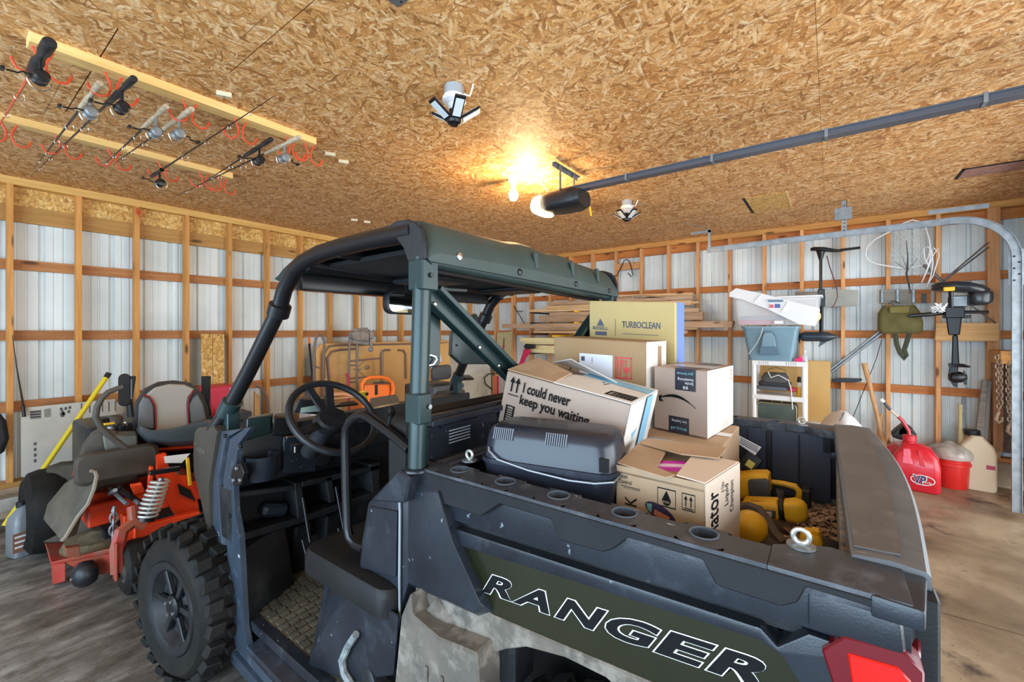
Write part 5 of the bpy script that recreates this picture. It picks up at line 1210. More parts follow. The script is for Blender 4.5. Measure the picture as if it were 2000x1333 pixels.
# frame panels
mp('front_frame_panel', M().prism([G(*p, 3.62) for p in ((302,890), (325,885), (330,910), (350,930), (372,930), (388,985), (392,1012), (345,1012), (330,985), (318,960), (308,935))], (0,.05,0)), m_mred, bevel=.005)
mp('dark_cutout', M().prism([G(*p, 3.612) for p in ((347,946), (372,958), (382,980), (352,966))], (0,.006,0)), m_dark)
mp('front_post', M().prism([G(*p, 3.5) for p in ((241,1010), (266,1006), (268,1050), (262,1062), (243,1062))], (0,.08,0)), m_mred, bevel=.005)
mp('deck_arm', M().prism([G(*p, 3.48) for p in ((262,1034), (350,1010), (392,1000), (395,1022), (330,1032), (262,1058))], (0,.06,0)), m_mred, bevel=.006)
mp('upper_bracket', M().prism([G(*p, 3.55) for p in ((293,912), (300,912), (298,960), (306,980), (296,984), (288,960))], (0,.03,0)), m_mred, bevel=.003)
mp('foot_bracket', M().hexa([G(255,952,3.5), G(278,948,3.5), G(284,962,3.6), G(262,968,3.6)], [G(253,946,3.5), G(276,942,3.5), G(282,956,3.6), G(260,960,3.6)]), m_mred, bevel=.003)
mp('parking_pedal', M().cbox(G(322, 920, 3.5), (.16,.03,.03), (0,.08,0)), m_blackm, bevel=.004)
mp('decal_plate', M().hexa([G(322,905,3.60), G(355,905,3.60), G(355,905,3.61), G(322,905,3.61)], [G(320,892,3.60), G(372,886,3.60), G(372,886,3.61), G(320,892,3.61)]), m_cardw)
# coil spring
a, b_ = G(286, 1012, 3.42), G(314, 938, 3.42); ax = b_-a; e1 = ax.orthogonal().normalized(); e2 = ax.cross(e1).normalized()
mp('coil_spring', M().tube([a+ax*(k/99)+(e1*math.cos(2*PI*k/99*9)+e2*math.sin(2*PI*k/99*9))*(.052-.012*abs(k/99-.35)) for k in range(100)], .0075, 6), pm('spring_gray', (.62,.60,.56), .35, .4))
mp('damper', M().rod(a-ax*.08, b_+ax*.05, .016, 10), m_steel)
mp('spring_seat', M().lathe(a-ax*.06, ax, [(.05,0), (.05,.02), (.03,.03)], 14), m_blackm)
# left fender and control housing
fe = [(152,900), (160,870), (178,845), (200,832), (228,835), (262,880), (275,902), (272,938), (230,952), (200,955), (180,965), (160,950)]
mp('side_fender', M().loft([[G(*p, 4.35) for p in fe], [G(*p, 3.95) for p in fe], [G(p[0]*.9+21, p[1]*.9+90, 3.80) for p in fe]]), m_mblk, bevel=.012, seg=2, smooth=50)
mp('fuel_tank', M().loft([M().srect(G(232, 906, y_), (1,0,.0), (0,0,1), .20-i, .10-i, .05) for y_, i in ((3.62,.02), (3.66,0), (3.95,0))]), m_mblk, smooth=50)
mp('control_housing', M().hexa([G(205,880,3.72), G(270,890,3.72), G(270,885,3.9), G(205,878,3.9)], [G(200,852,3.72), G(268,849,3.72), G(266,842,3.9), G(202,844,3.9)]), pm('housing_gray', (.15,.15,.13), .6), bevel=.008)
mp('red_side_mark', M().prism([G(*p, 3.80) for p in ((140,930), (150,895), (158,905), (160,928))], (0,.004,0)), m_mredd)
# control levers
mp('control_lever', M().tube([G(*p, 3.65) for p in ((268,896), (240,872), (215,852), (197,835), (187,815), (190,795), (199,778), (212,766), (228,760), (240,756))], .0165, 10), m_mblk)
mp('lever_pad', M().loft([M().srect(G(243, 762, 3.68+d), (1,0,0), (0,0,1), .030-i, .105-i, .03) for d, i in ((0,.006), (.01,0), (.05,0))]), m_blackm)
mp('lever_bracket', M().hexa([G(246,782,3.7), G(259,782,3.7), G(259,782,3.73), G(246,782,3.73)], [G(246,735,3.7), G(266,735,3.7), G(266,735,3.73), G(246,735,3.73)]), m_blackm, bevel=.003)
mp('lever_plate', M().hexa([G(249,780,3.69), G(258,780,3.69), G(258,780,3.695), G(249,780,3.695)], [G(248,742,3.69), G(258,741,3.69), G(258,741,3.695), G(248,742,3.695)]), pm('plate_blue_gray', (.16,.21,.24), .4))
mp('lever_stem', M().rod(G(252,782,3.72), G(256,815,3.72), .018, 8), m_blackm)
mp('lever_bracket', M().hexa([G(394,775,4.0), G(410,790,4.0), G(410,790,4.03), G(394,775,4.03)], [G(393,735,4.0), G(412,735,4.0), G(412,735,4.03), G(393,735,4.03)]), m_blackm, bevel=.003)
mp('lever_stem', M().rod(G(403,780,4.0), G(410,812,4.0), .016, 8), m_blackm)
for (px, py, mt, r) in ((200,822,m_blackm,.035), (225,818,m_mblk,.04), (236,832,m_blackm,.028), (215,838,m_steel,.02), (243,830,m_chrome,.014)): mp('control_knob', M().lathe(G(px, py+6, 3.85), (0,-.2,1), [(r,0), (r,.025), (r*.6,.04)], 10), mt)
mp('key_switch', M().cbox(G(213,828,3.72), (.05,.03,.012)), m_dew, bevel=.003)
# deck, chute, anti-scalp wheel
dk = [(85,1062), (118,1050), (200,1020), (290,1030), (300,1060), (215,1085), (178,1100), (128,1112), (118,1142), (100,1144), (102,1110)]
mp('deck_top', M().hexa([G(102,1108,3.85), G(240,1078,3.6), G(300,1060,4.2), G(90,1066,4.35)], [G(98,1100,3.85), G(240,1066,3.6), G(300,1045,4.2), G(86,1058,4.35)]), m_mredd, bevel=.006)
mp('deck_skirt', M().hexa([G(102,1143,3.84), G(128,1136,3.78), G(128,1136,3.86), G(102,1143,3.92)], [G(100,1104,3.84), G(128,1100,3.78), G(128,1100,3.86), G(100,1104,3.92)]), m_mredd, bevel=.004)
mp('deck_skirt', M().hexa([G(180,1128,3.66), G(216,1118,3.58), G(216,1118,3.66), G(180,1128,3.74)], [G(128,1100,3.78), G(216,1082,3.58), G(216,1082,3.66), G(128,1100,3.86)]), m_mredd, bevel=.004)
mp('deck_bracket', M().prism([G(*p, 3.70) for p in ((128,1072), (156,1068), (158,1088), (132,1090))], (0,.05,0)), m_mredd, bevel=.003)
mp('spindle_cover', M().lathe(G(196, 1062, 4.0), (0,0,1), [(.19,0), (.19,.02), (.17,.06), (.08,.075), (.04,.10)], 20), pm('grass_dirt', (.10,.075,.04), .95, 0, (.17,.13,.07), sc=20, bmp=.4, bsc=50))
mp('anti_scalp_wheel', M().lathe(G(163, 1124, 3.58)-Vector((.05,0,0)), (1,.2,0), [(.01,0), (.05,.012), (.072,.04), (.075,.06), (.066,.095), (.02,.115)], 20), m_blackp, smooth=60)
mp('wheel_bolt', M().rod(G(138,1133,3.56), G(165,1126,3.58), .008, 8), m_steel)
mp('discharge_chute', M().loft([[G(84,1015,4.0), G(118,1058,3.62), G(150,1045,3.66), G(110,1030,4.1)], [G(92,985,4.0), G(150,1012,3.62), G(160,1010,3.68), G(130,975,4.1)], [G(125,945,4.0), G(180,965,3.62), G(184,960,3.68), G(150,938,4.1)], [G(160,925,3.9), G(186,922,3.62), G(189,922,3.66), G(175,920,3.95)]]), pm('chute_dusty', (.12,.10,.075), .7, 0, (.07,.06,.045), sc=6), bevel=.006)
mp('chute_edge', M().tube([G(*p, 3.59) for p in ((176,920), (186,922), (189,930), (184,955), (172,985), (152,1010), (128,1050), (120,1058))], .010, 6), pm('chute_rim', (.26,.22,.17), .7))
mp('height_chain', M().rod(G(224,990,3.52), G(221,1000,3.52), .01, 6), m_steel)
for k in range(5):
    c = G(223-.6*k, 1000+12*k, 3.52); s1 = Vector((1,0,0)) if k % 2 else Vector((.3,.9,0))
    mp('chain_link', M().tube([c+s1*.017*math.cos(q*PI/5)+Vector((0,0,1))*.033*math.sin(q*PI/5) for q in range(10)], .0055, 6, closed=True), m_steel)
for p, q in (((215,955), (248,985)), ((232,952), (272,985)), ((213,965), (225,958))): mp('linkage_rod', M().rod(G(*p, 3.75), G(*q, 3.55), .012, 8), m_steel)
mp('hydraulic_tube', M().tube([G(*p, 3.6) for p in ((235,955), (262,975), (280,988))], .016, 8), m_blackm)
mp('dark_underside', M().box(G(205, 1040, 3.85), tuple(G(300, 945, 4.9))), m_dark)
# casters
def caster(px, Y, full=True):
    c = Vector(gY(px, 1150, Y)); x_ = c.x; 
    mp('caster_fork', M().tube([(x_-.075, Y-.03, .16), (x_-.078, Y-.02, .30), (x_-.055, Y, .385), (x_, Y+.01, .415), (x_+.055, Y, .385)], .022, 6, flat=1.6), m_mredd)
    mp('caster_fork', M().box((x_-.095, Y-.06, .12), (x_-.080, Y+.0, .34)), m_mredd, bevel=.006)
    W = mp('caster_wheel', M().lathe((x_-.06, Y, .155), (1,0,0), [(.06,.01), (.12,0), (.15,.02), (.155,.06), (.15,.10), (.12,.12), (.06,.11)], 28), m_rub)
    part('hub', M().lathe((x_-.075, Y, .155), (1,0,0), [(.02,0), (.045,.005), (.06,.02), (.09,.025), (.09,.035)], 18), m_mblk, W)
    mp('caster_post', M().rod((x_, Y+.01, .40), (x_, Y+.05, .50), .025, 10), m_mredd)
caster(262, 3.40); caster(262+0, 3.40) if False else None
cx2 = .66+.95
mp('caster_wheel', M().lathe((cx2-.06, 3.45, .155), (1,0,0), [(.06,.01), (.12,0), (.15,.02), (.155,.06), (.15,.10), (.12,.12), (.06,.11)], 24), m_rub)
for x_ in (.48, 1.38):
    W = mp('drive_wheel', M().lathe((x_-.10, 4.55, .29), (1,0,0), [(.14,.02), (.22,0), (.275,.03), (.29,.08), (.29,.14), (.275,.19), (.22,.22), (.14,.20)], 32), m_rub)
mp('engine', M().box((.68, 4.45, .45), (1.22, 5.0, .85)), m_blackp, bevel=.03, seg=2)
mp('rear_frame', M().box((.62, 4.0, .25), (1.28, 5.0, .40)), m_mred, bevel=.01)
mp('yellow_strap', M().rod(G(366,895,3.58), G(371,948,3.58), .011, 6), m_dew)
# rubber flap / dark bag standing between the chute and the wall
t = thing('rubber_flap', 'big dusty black rubber sheet standing behind the mower chute', 'rubber sheet', tuple(G(110, 1040, 4.3)))
part('sheet', M().loft([[G(80,1060,4.30), G(180,1060,4.2), G(180,1060,4.26), G(80,1060,4.36)], [G(82,960,4.42), G(185,950,4.3), G(185,950,4.36), G(82,960,4.48)], [G(92,912,4.50), G(165,905,4.4), G(165,905,4.46), G(92,912,4.56)], [G(120,902,4.55), G(150,900,4.5), G(150,900,4.54), G(120,902,4.59)]]), pm('rubber_dusty', (.045,.038,.028), .8, 0, (.08,.065,.045), sc=6), t, bevel=.008)
# yellow pole
t = thing('yellow_pole', 'yellow pole with a black tip leaning beside the mower', 'pole', (.42, 4.75, 0))
A = Vector(gY(207, 738, 5.25)); B = Vector(gY(55, 960, 5.1)); Bf = B+(B-A).normalized()*.25
part('shaft', M().rod(A, Bf, .018, 10), pm('pole_yellow', (.82,.62,.02), .4), t)
part('tip', M().rod(A, A+(A-B).normalized()*.045, .021, 10), m_blackp, t)
# gray oil jug
jx, jy = .445, 4.62
t = thing('oil_jug', 'gray plastic oil jug with a label on the floor at the far left', 'jug', (jx, jy, 0))
m_jug = pm('jug_gray', (.20,.22,.24), .35)
part('body', M().loft([M().srect((jx, jy, q), (1,.3,0), (-.3,1,0), .125-i, .07-i, .03) for q, i in ((0,.01), (.01,0), (.22,0), (.27,.008), (.32,.035), (.345,.06))]), m_jug, t, smooth=50)
part('handle', M().tube([(jx+.10, jy, .24), (jx+.105, jy, .33), (jx+.05, jy, .365), (jx-.01, jy, .35)], .016, 8), m_jug, t)
part('cap', M().lathe((jx-.06, jy, .33), (0,0,1), [(.028,0), (.028,.035), (.02,.04)], 14), m_blackp, t)
part('label', M().obox((jx-.11, jy-.112, .05), (.11,.033,0), (.001,-.003,0), (0,0,.13)), pm('label_brown', (.25,.12,.08), .5), t)
part('label_panel', M().obox((jx-.01, jy-.085, .17), (.05,.015,0), (.001,-.003,0), (0,0,.10)), pm('label_pale', (.50,.58,.62), .5), t)
for k in range(3): part('label_print', M().obox((jx-.10, jy-.1135, .08+.035*k), (.06,.018,0), (.001,-.002,0), (0,0,.012)), m_white, t)
# flattened white carton leaning on the wall
t = thing('flattened_carton', 'large white flattened carton with small black prints, leaning on the left wall', 'carton', tuple(Vector(gY(130, 940, 5.40))))
WY = 5.46
cf = [(41,805), (50,797), (120,790), (225,780), (232,905), (120,915), (95,945), (42,932)]
part('sheet', M().prism([Vector(gY(*p, WY)) for p in cf], (0,.03,0)), pm('carton_gray_white', (.60,.57,.50), .7, 0, (.47,.44,.38), sc=2), t)
m_prt = pm('faded_print', (.10,.09,.085), .7)
def flat(pts, mt, nm, y=WY-.002): part(nm, M().prism([Vector(gY(*p, y)) for p in pts], (0,.001,0)), mt, t)
m_prg = pm('gray_print', (.24,.225,.21), .7)
flat([(59,803), (80,801), (80,818), (59,820)], m_prg, 'print_block'); flat([(86,800), (99,798), (99,815), (87,816)], m_prg, 'print_block')
for k in range(3): flat([(59,805+5*k), (80,803.5+5*k), (80,805+5*k), (59,806.5+5*k)], m_prt, 'print_line')
for (x_, y_) in ((117,797), (126,796), (134,794), (122,806), (132,802)): flat([(x_,y_), (x_+5,y_-.5), (x_+5,y_+5), (x_,y_+5.5)], m_prt, 'print_mark')
flat([(122,800), (127,809), (125,815), (119,815), (117,809)], m_prt, 'print_mark')
for k in range(4): flat([(66,865+11*k), (71,864+11*k), (71,870+11*k), (66,871+11*k)], m_prt, 'print_mark')
for k in range(5): flat([(174+12.5*k,787-.6*k), (176+12.5*k,787-.6*k), (176.4+12.5*k,806-.6*k), (174.4+12.5*k,806-.6*k)], m_prt, 'print_bar')
flat([(158,788), (160,788), (160,835), (158,835)], m_prt, 'print_line'); flat([(152,832), (188,828), (188,833), (152,837)], m_card2, 'print_band')
# thin whip on the left stud
t = thing('whip_rod', 'thin dark fishing pole leaning on the leftmost stud', 'pole', tuple(Vector(gY(45, 800, 5.5))))
part('blank', M().tube([Vector(gY(24, 655, 5.54)), Vector(gY(33, 720, 5.53)), Vector(gY(46, 795, 5.44))], [.002,.004,.007], 6), m_blackm, t)
part('grip', M().rod(Vector(gY(45, 792, 5.45)), Vector(gY(47, 815, 5.42)), .012, 8), m_blackm, t)
# dark cover at the very left edge
t = thing('black_bag', 'dark bag hanging at the far left edge of the photo', 'bag', tuple(Vector(gY(-5, 800, 5.45))))
part('bag', M().loft([M().srect(Vector(gY(-14, py, 5.5)), (1,0,0), (0,1,0), w_, .04, .03) for py, w_ in ((810,.04), (825,.07), (860,.085), (885,.06), (892,.02))]), m_blackp, t, smooth=60)
# base board debris on the left
t = thing('white_board', 'pale dusty board lying along the foot of the left wall', 'board', tuple(Vector(gY(20, 990, 5.3))))
part('board', M().hexa([Vector(gY(-30,1010,5.25)), Vector(gY(48,990,5.25)), Vector(gY(48,985,5.5)), Vector(gY(-30,1000,5.5))], [Vector(gY(-30,985,5.25)), Vector(gY(48,967,5.25)), Vector(gY(48,962,5.5)), Vector(gY(-30,975,5.5))]), pm('board_pale', (.48,.46,.42), .8, 0, (.3,.28,.24), sc=8), t)
# two strand board offcuts leaning against the wall
for nm, x0, x1, lab in (('a', 393, 415, 'left of two strand board offcuts leaning on the left wall'), ('b', 416, 438, 'right of two strand board offcuts leaning on the left wall')):
    t = thing('board_offcut', lab, 'board', tuple(Vector(gY((x0+x1)/2, 900, 5.45))), 'strand board offcuts')
    d = 5 if nm == 'a' else 2
    A0 = [Vector(gY(x0+d, 900, 5.38)), Vector(gY(x1, 900, 5.38)), Vector(gY(x1, 653, 5.545)), Vector(gY(x0, 653, 5.545))]
    A0[0].z = A0[1].z = .02
    part('board', M().prism(A0, (0,.018,.002)), m_osbw, t)
# red box with white lettering
t = thing('red_box', 'red appliance box with white sideways lettering behind the mower', 'box', tuple(Vector(gY(440, 830, 5.0))))
RY = 5.0
m_rb = pm('red_carton', (.62,.015,.05), .45)
part('carton', M().prism([Vector(gY(*p, RY)) for p in ((411,758), (455,753), (452,803), (416,812))], (0,.30,0)), m_rb, t, bevel=.004)
part('carton_side', M().prism([Vector(gY(*p, RY+.0)) for p in ((455,753), (471,755), (460,800), (452,803))], (0,.25,0)), m_rb, t, bevel=.004)
a0 = Vector(gY(458, 800, RY-.004)); a1 = Vector(gY(458, 757, RY-.004))
text('brand_word', 'FRIGIDAIRE', a0, (a1-a0), (-1,0,0), (a1-a0).length, .045, m_white, t)
part('flap', M().prism([Vector(gY(*p, RY-.03)) for p in ((408,812), (432,800), (430,812), (424,818))], (0,.02,0)), m_rb, t)
part('stand', M().box(tuple(Vector(gY(412, 815, RY+.02))), tuple(Vector(gY(470, 1000, RY+.3)))), m_blackp, t)
t = thing('dark_cover', 'black plastic cover and gray tray standing behind the mower seat', 'cover', tuple(Vector(gY(430, 830, 4.8))))
part('tray', M().hexa([Vector(gY(425,818,4.75)), Vector(gY(462,815,4.75)), Vector(gY(462,812,4.9)), Vector(gY(425,815,4.9))], [Vector(gY(430,802,4.75)), Vector(gY(452,799,4.75)), Vector(gY(452,797,4.9)), Vector(gY(430,800,4.9))]), m_tgray, t, bevel=.01)
part('cover', M().box(tuple(Vector(gY(408, 835, 4.8))), tuple(Vector(gY(462, 815, 4.98)))), m_blackp, t, bevel=.01)
# folding tables and hand trucks against the left wall behind the vehicle
m_tab = pm('table_orange_tan', (.68,.38,.13), .5, 0, (.74,.44,.17), sc=2)
TY = 5.46
def onwall(px, py, y=TY): return Vector(gY(px, py, y))
m_tube_br = pm('brown_tube', (.20,.14,.11), .4)
t = thing('folding_table', 'tan folding table on edge against the left wall, front one', 'table', tuple(onwall(720, 800)), 'folding tables on edge')
tp_ = [onwall(*p, 5.34) for p in ((632,800), (632,690), (642,676), (660,676), (870,672), (885,672), (885,800))]
for q in tp_: 
    if q.z < .9: q.z = .004
part('tabletop', M().prism(tp_, (0,.03,0)), m_tab, t, bevel=.004)
fr = part('edge_frame', M().tube([onwall(*p, 5.33) for p in ((634,740), (634,690), (643,677), (660,675), (870,671), (885,671))], .012, 6), m_tube_br, t)
part('table_leg', M().tube([onwall(*p, 5.315) for p in ((645,760), (640,700), (648,687), (664,684), (695,682))], .013, 8), m_tube_br, t)
part('table_leg', M().tube([onwall(*p, 5.315) for p in ((745,740), (745,690), (752,684), (762,684))], .014, 8), m_tube_br, t)
part('table_leg', M().tube([onwall(*p, 5.315) for p in ((778,684), (788,685), (792,692), (793,740))], .014, 8), m_tube_br, t)
t = thing('folding_table', 'second tan folding table on edge behind the first, its top edge higher', 'table', tuple(onwall(700, 800, 5.5)), 'folding tables on edge')
tp_ = [onwall(*p, 5.42) for p in ((618,800), (618,684), (628,672), (660,671), (886,665), (886,800))]
for q in tp_:
    if q.z < .9: q.z = .004
part('tabletop', M().prism(tp_, (0,.03,0)), m_tab, t, bevel=.004)
# hand truck
t = thing('hand_truck', 'brown tubular hand truck with crossbars standing before the tables', 'hand truck', tuple(Vector((gY(700, 760, 5.05)[0], 5.05, 0))))
HY = 5.05
def hb(px, py): return Vector(gY(px, py, HY))
lo = lambda p: Vector((p.x, p.y, .03))
part('side_rail', M().tube([hb(683, 655), hb(682, 700), hb(681, 740), lo(hb(681, 740))], .016, 8), m_tube_br, t)
part('side_rail', M().tube([hb(698, 655), hb(697, 700), hb(697, 740), lo(hb(697, 740))], .016, 8), m_tube_br, t)
part('upright', M().tube([hb(746, 684), hb(746, 740), lo(hb(746, 740))], .016, 8), m_tube_br, t)
for y0, y1, x0, x1 in ((706,700,682,746), (714,714,682,697), (740,734,682,746), (747,747,682,697)): part('crossbar', M().rod(hb(x0, y0), hb(x1, y1), .011, 8), m_tube_br, t)
for p, q in (((700,716), (712,705)), ((700,724), (712,736)), ((690,722), (706,722))): part('strut', M().rod(hb(*p), hb(*q), .006, 6), m_tube_br, t)
part('pulley', M().lathe(hb(716, 718), (0,-1,0), [(.03,0), (.03,.02), (.012,.03)], 14), m_tube_br, t)
part('toe_plate', M().box((hb(681,740).x-.05, HY-.2, .0), (hb(746,740).x+.05, HY+.02, .03)), m_blackm, t)
# tubular rack at the left of the tables
t = thing('bent_tube_frame', 'bent brown tube frame with a rounded top leaning left of the tables', 'tube frame', (onwall(620, 800, 5.2).x, 5.2, 0))
part('hoop', M().tube([lo(Vector(gY(612,760,5.2)))] + [Vector(gY(*p, 5.2)) for p in ((613,760), (614,680), (617,662), (623,653), (629,655), (633,668), (632,700), (631,760))]+[lo(Vector(gY(631,760,5.2)))], .015, 8), m_tube_br, t)
part('crossbar', M().tube([Vector(gY(*p, 5.2)) for p in ((613,714), (622,719), (631,717))], .011, 6), m_tube_br, t)
t = thing('axe_handle', 'black tool handle with an orange end left of the tube frame', 'tool', (onwall(608, 800, 5.3).x, 5.3, 0))
part('handle', M().tube([lo(Vector(gY(612,760,5.2))), Vector(gY(610, 740, 5.3)), Vector(gY(604, 672, 5.5))], .013, 8), m_blackp, t)
part('orange_end', M().rod(Vector(gY(604.5, 674, 5.5)), Vector(gY(603.5, 660, 5.54)), .015, 8), m_orange, t)
t = thing('bent_tube_frame', 'second bent tube frame seen right of the front pillar', 'tube frame', (onwall(515, 800, 5.1).x, 5.1, 0))
part('hoop', M().tube([Vector(gY(524,880,5.1)[:2]+(.02,))]+[Vector(gY(*p, 5.1)) for p in ((524,860), (524,800), (521,775), (512,760), (500,753))], .014, 8), m_tube_br, t)
part('panel', M().prism([Vector(gY(*p, 5.2)) for p in ((497,880), (497,765), (507,775), (507,880))], (0,.02,0)), m_tab, t)
# gray motor or lamp head on top of the tables
t = thing('gray_motor', 'dusty gray motor clamped above the hand truck, with a round knob', 'motor', tuple(hb(700, 660)))
mgm = pm('dusty_gray_brown', (.20,.175,.155), .7, 0, (.30,.27,.24), sc=12)
part('body', M().hexa([Vector(gY(690,672,5.0)), Vector(gY(728,676,5.0)), Vector(gY(728,674,5.15)), Vector(gY(690,670,5.15))], [Vector(gY(690,642,5.0)), Vector(gY(719,640,5.0)), Vector(gY(719,640,5.15)), Vector(gY(690,642,5.15))]), mgm, t, bevel=.02, seg=2)
part('cowl', M().loft([M().srect(Vector(gY(px, py, 5.02)), (0,1,0), (0,0,1), .05, r, .03) for px, py, r in ((684,655,.03), (690,656,.06), (706,656,.075), (716,660,.06))]), mgm, t)
part('carburetor', M().cbox(Vector(gY(725, 655, 5.0)), (.06,.06,.10)), mgm, t, bevel=.01)
part('shaft', M().rod(Vector(gY(724,662,4.98)), Vector(gY(726,684,4.98)), .018, 8), mgm, t)
part('knob', M().ball(Vector(gY(724,683,4.97)), (.035,.035,.035), 12), mgm, t)
part('filler_cap', M().lathe(Vector(gY(725,647,5.0)), (0,0,1), [(.03,0), (.03,.02)], 12), m_steel, t)
part('antenna', M().rod(Vector(gY(707,642,5.05)), Vector(gY(705,560,5.2)), .004, 6), m_steel, t)
part('antenna', M().rod(Vector(gY(711,642,5.05)), Vector(gY(710,560,5.2)), .003, 6), m_steel, t)
# orange power equipment behind the dashboard
t = thing('machine_cover', 'bright orange molded plastic machine cover seen past the steering wheel', 'machine cover', tuple(Vector((gY(737, 770, 4.3)[0], 4.3, 0))))
def ob(px, py, y=4.3): return Vector(gY(px, py, y))
base_ = part('body', M().hexa([Vector((ob(706,770).x, 4.3, .6)), Vector((ob(768,770).x, 4.3, .6)), Vector((ob(768,770).x, 4.6, .6)), Vector((ob(706,770).x, 4.6, .6))], [ob(712,752), ob(762,752), ob(762,750,4.6), ob(712,750,4.6)]), m_orange, t, bevel=.02, seg=2)
part('handle_hoop', M().tube([ob(*p, 4.26) for p in ((708,776), (706,752), (712,742), (722,738), (742,737), (757,740), (766,748), (768,760), (766,775))], .026, 8, flat=.8), m_orange, t)
part('slot', M().box(tuple(ob(733,772,4.29)), tuple(ob(737,752,4.298))), m_blackp, t)
part('stand', M().box((ob(706,770).x, 4.32, 0), (ob(766,770).x, 4.58, .6)), m_blackp, t)
t = thing('orange_tray', 'low orange tray with thin ribs seen through the steering wheel', 'tray', (ob(665,780).x, 4.2, 0))
part('tray', M().tube([ob(*p, 4.2) for p in ((643,788), (643,778), (652,771), (670,770), (690,774))], .02, 6), pm('faded_orange', (.62,.30,.16), .6), t)
part('rib', M().rod(ob(645,780,4.2), ob(690,776,4.2), .008, 6), pm('faded_orange', (.62,.30,.16), .6), t)
part('leg', M().box((ob(650,780).x-.02, 4.2, 0), (ob(650,780).x+.04, 4.3, .8)), m_tube_br, t)
t = thing('storage_box', 'pale box standing behind the dashboard, left of the orange machine cover', 'box', (ob(655,800).x, 4.75, 0))
part('carton', M().box((ob(640,800).x, 4.62, 0), (ob(672,800).x, 4.9, ob(640,790,4.6).z)), m_cardw, t, bevel=.01)
t = thing('storage_box', 'dark gray box right of the orange machine cover, behind the dashboard', 'box', (ob(794,800).x, 4.75, 0))
part('carton', M().box((ob(785,800).x, 4.62, 0), (ob(803,800).x, 4.9, ob(770,752,4.45).z)), m_tgray, t, bevel=.01)
t = thing('hand_tool', 'small crimson tool handle beside the orange machine cover', 'tool', (ob(680,760).x, 4.6, 0))
part('handle', M().tube([lo(ob(681,760,4.6)), ob(681,756,4.6), ob(680,740,4.6), ob(677,730,4.6)], .016, 8), pm('crimson', (.45,.04,.08), .5), t)
# yellow cordless tool on the dashboard
t = thing('yellow_dash_tool', 'small yellow tool lying on the vehicle dashboard by the steering wheel', 'power tool', tuple(Vector(gY(708, 782, 1.98))))
part('body', M().hexa([Vector(gY(702,774,1.98)), Vector(gY(719,782,1.98)), Vector(gY(719,782,2.03)), Vector(gY(702,774,2.03))], [Vector(gY(699,766,1.98)), Vector(gY(716,763,1.98)), Vector(gY(716,763,2.03)), Vector(gY(699,766,2.03))]), pm('tool_yellow_bright', (.85,.65,.03), .4), t, bevel=.005)
part('button', M().lathe(Vector(gY(716,770,1.978)), (0,-1,0), [(.008,0), (.008,.006)], 12), m_blackp, t)
# snowblower / machine and white cabinet beyond the passenger pillar
t = thing('white_cabinet', 'old white cabinet with a stained door, in the far corner', 'cabinet', (Vector(gX(925, 780, 5.3)).x, gX(925, 780, 5.3)[1], 0))
c0 = Vector(gY(862, 700, 5.1)); 
xa_, xb_ = gY(900, 700, 4.95)[0], gY(958, 700, 4.95)[0]
part('body', M().box((xa_, 4.95, .0), (xb_, 5.28, z(-.36))), pm('cabinet_white', (.58,.57,.52), .5, 0, (.42,.40,.30), sc=3, lo=.45, hi=.75), t, bevel=.008)
part('door', M().box((xa_+.01, 4.93, .05), (xb_-.01, 4.95, z(-.74))), pm('cabinet_cream', (.55,.53,.45), .5, 0, (.36,.32,.18), sc=5, lo=.5, hi=.8), t, bevel=.004)
part('hose', M().tube([Vector(gY(*p, 4.88)) for p in ((972,730), (955,731), (946,738), (948,750), (958,758), (968,765))], .010, 6), m_blackm, t)
t = thing('snow_thrower', 'gray and black engine machine with a chrome exhaust beyond the passenger side', 'machine', (gY(900, 770, 3.9)[0], 3.9, 0))
def sn(px, py, y=3.9): return Vector(gY(px, py, y))
part('engine_cover', M().loft([M().srect(sn(862, 728, 3.8+d), (1,0,0), (0,0,1), .17-i, .09-i, .06) for d, i in ((0,.03), (.04,0), (.3,0), (.34,.03))]), m_tgray, t, smooth=50)
part('chrome_pipe', M().tube([sn(*p, 3.75) for p in ((905,715), (900,730), (894,745), (898,750))], .02, 8), m_chrome, t)
part('handle', M().loft([[sn(893,736,3.72), sn(926,739,3.72), sn(926,743,3.72), sn(893,745,3.72)], [sn(893,732,3.9), sn(918,733,3.9), sn(918,737,3.9), sn(893,740,3.9)]]), m_blackm, t, bevel=.006)
part('body', M().box((sn(842,760).x, 3.85, .0), (sn(902,760).x, 4.4, sn(842,757,3.85).z)), m_tgray, t, bevel=.03, seg=2)
part('red_plate', M().box(tuple(sn(893,776,3.84)), tuple(sn(904,768,3.85))), m_mred, t); part('white_plate', M().box(tuple(sn(892,767,3.84)), tuple(sn(904,758,3.85))), m_white, t)
t = thing('leaning_carton', 'tan carton with white labels leaning behind the driver headrest', 'carton', (gY(868, 700, 5.2)[0], 5.2, 0))
q4 = [Vector(gY(*p, 5.2)) for p in ((850,672), (880,670), (886,705), (866,725), (850,725))]
for q in q4[3:]: q.z = .1
part('panel', M().prism(q4, (0,.04,0)), m_tab, t)
part('label', M().prism([Vector(gY(*p, 5.19)) for p in ((853,693), (860,690), (863,705), (856,710))], (0,.002,0)), m_white, t)
part('label', M().prism([Vector(gY(*p, 5.19)) for p in ((842,714), (850,712), (852,718), (842,722))], (0,.002,0)), m_white, t)
t = thing('wall_hook', 'small red double hook screwed to the third stud of the left wall', 'hook', gY(270, 412, V-.01))
part('prong', M().tube([gY(*p, V-.015) for p in ((268,406), (268,417), (271,420), (274,417), (274,411))], .006, 6), m_red, t); part('stem', M().tube([gY(*p, V-.012) for p in ((272,420), (274,427))], .005, 6), m_red, t)
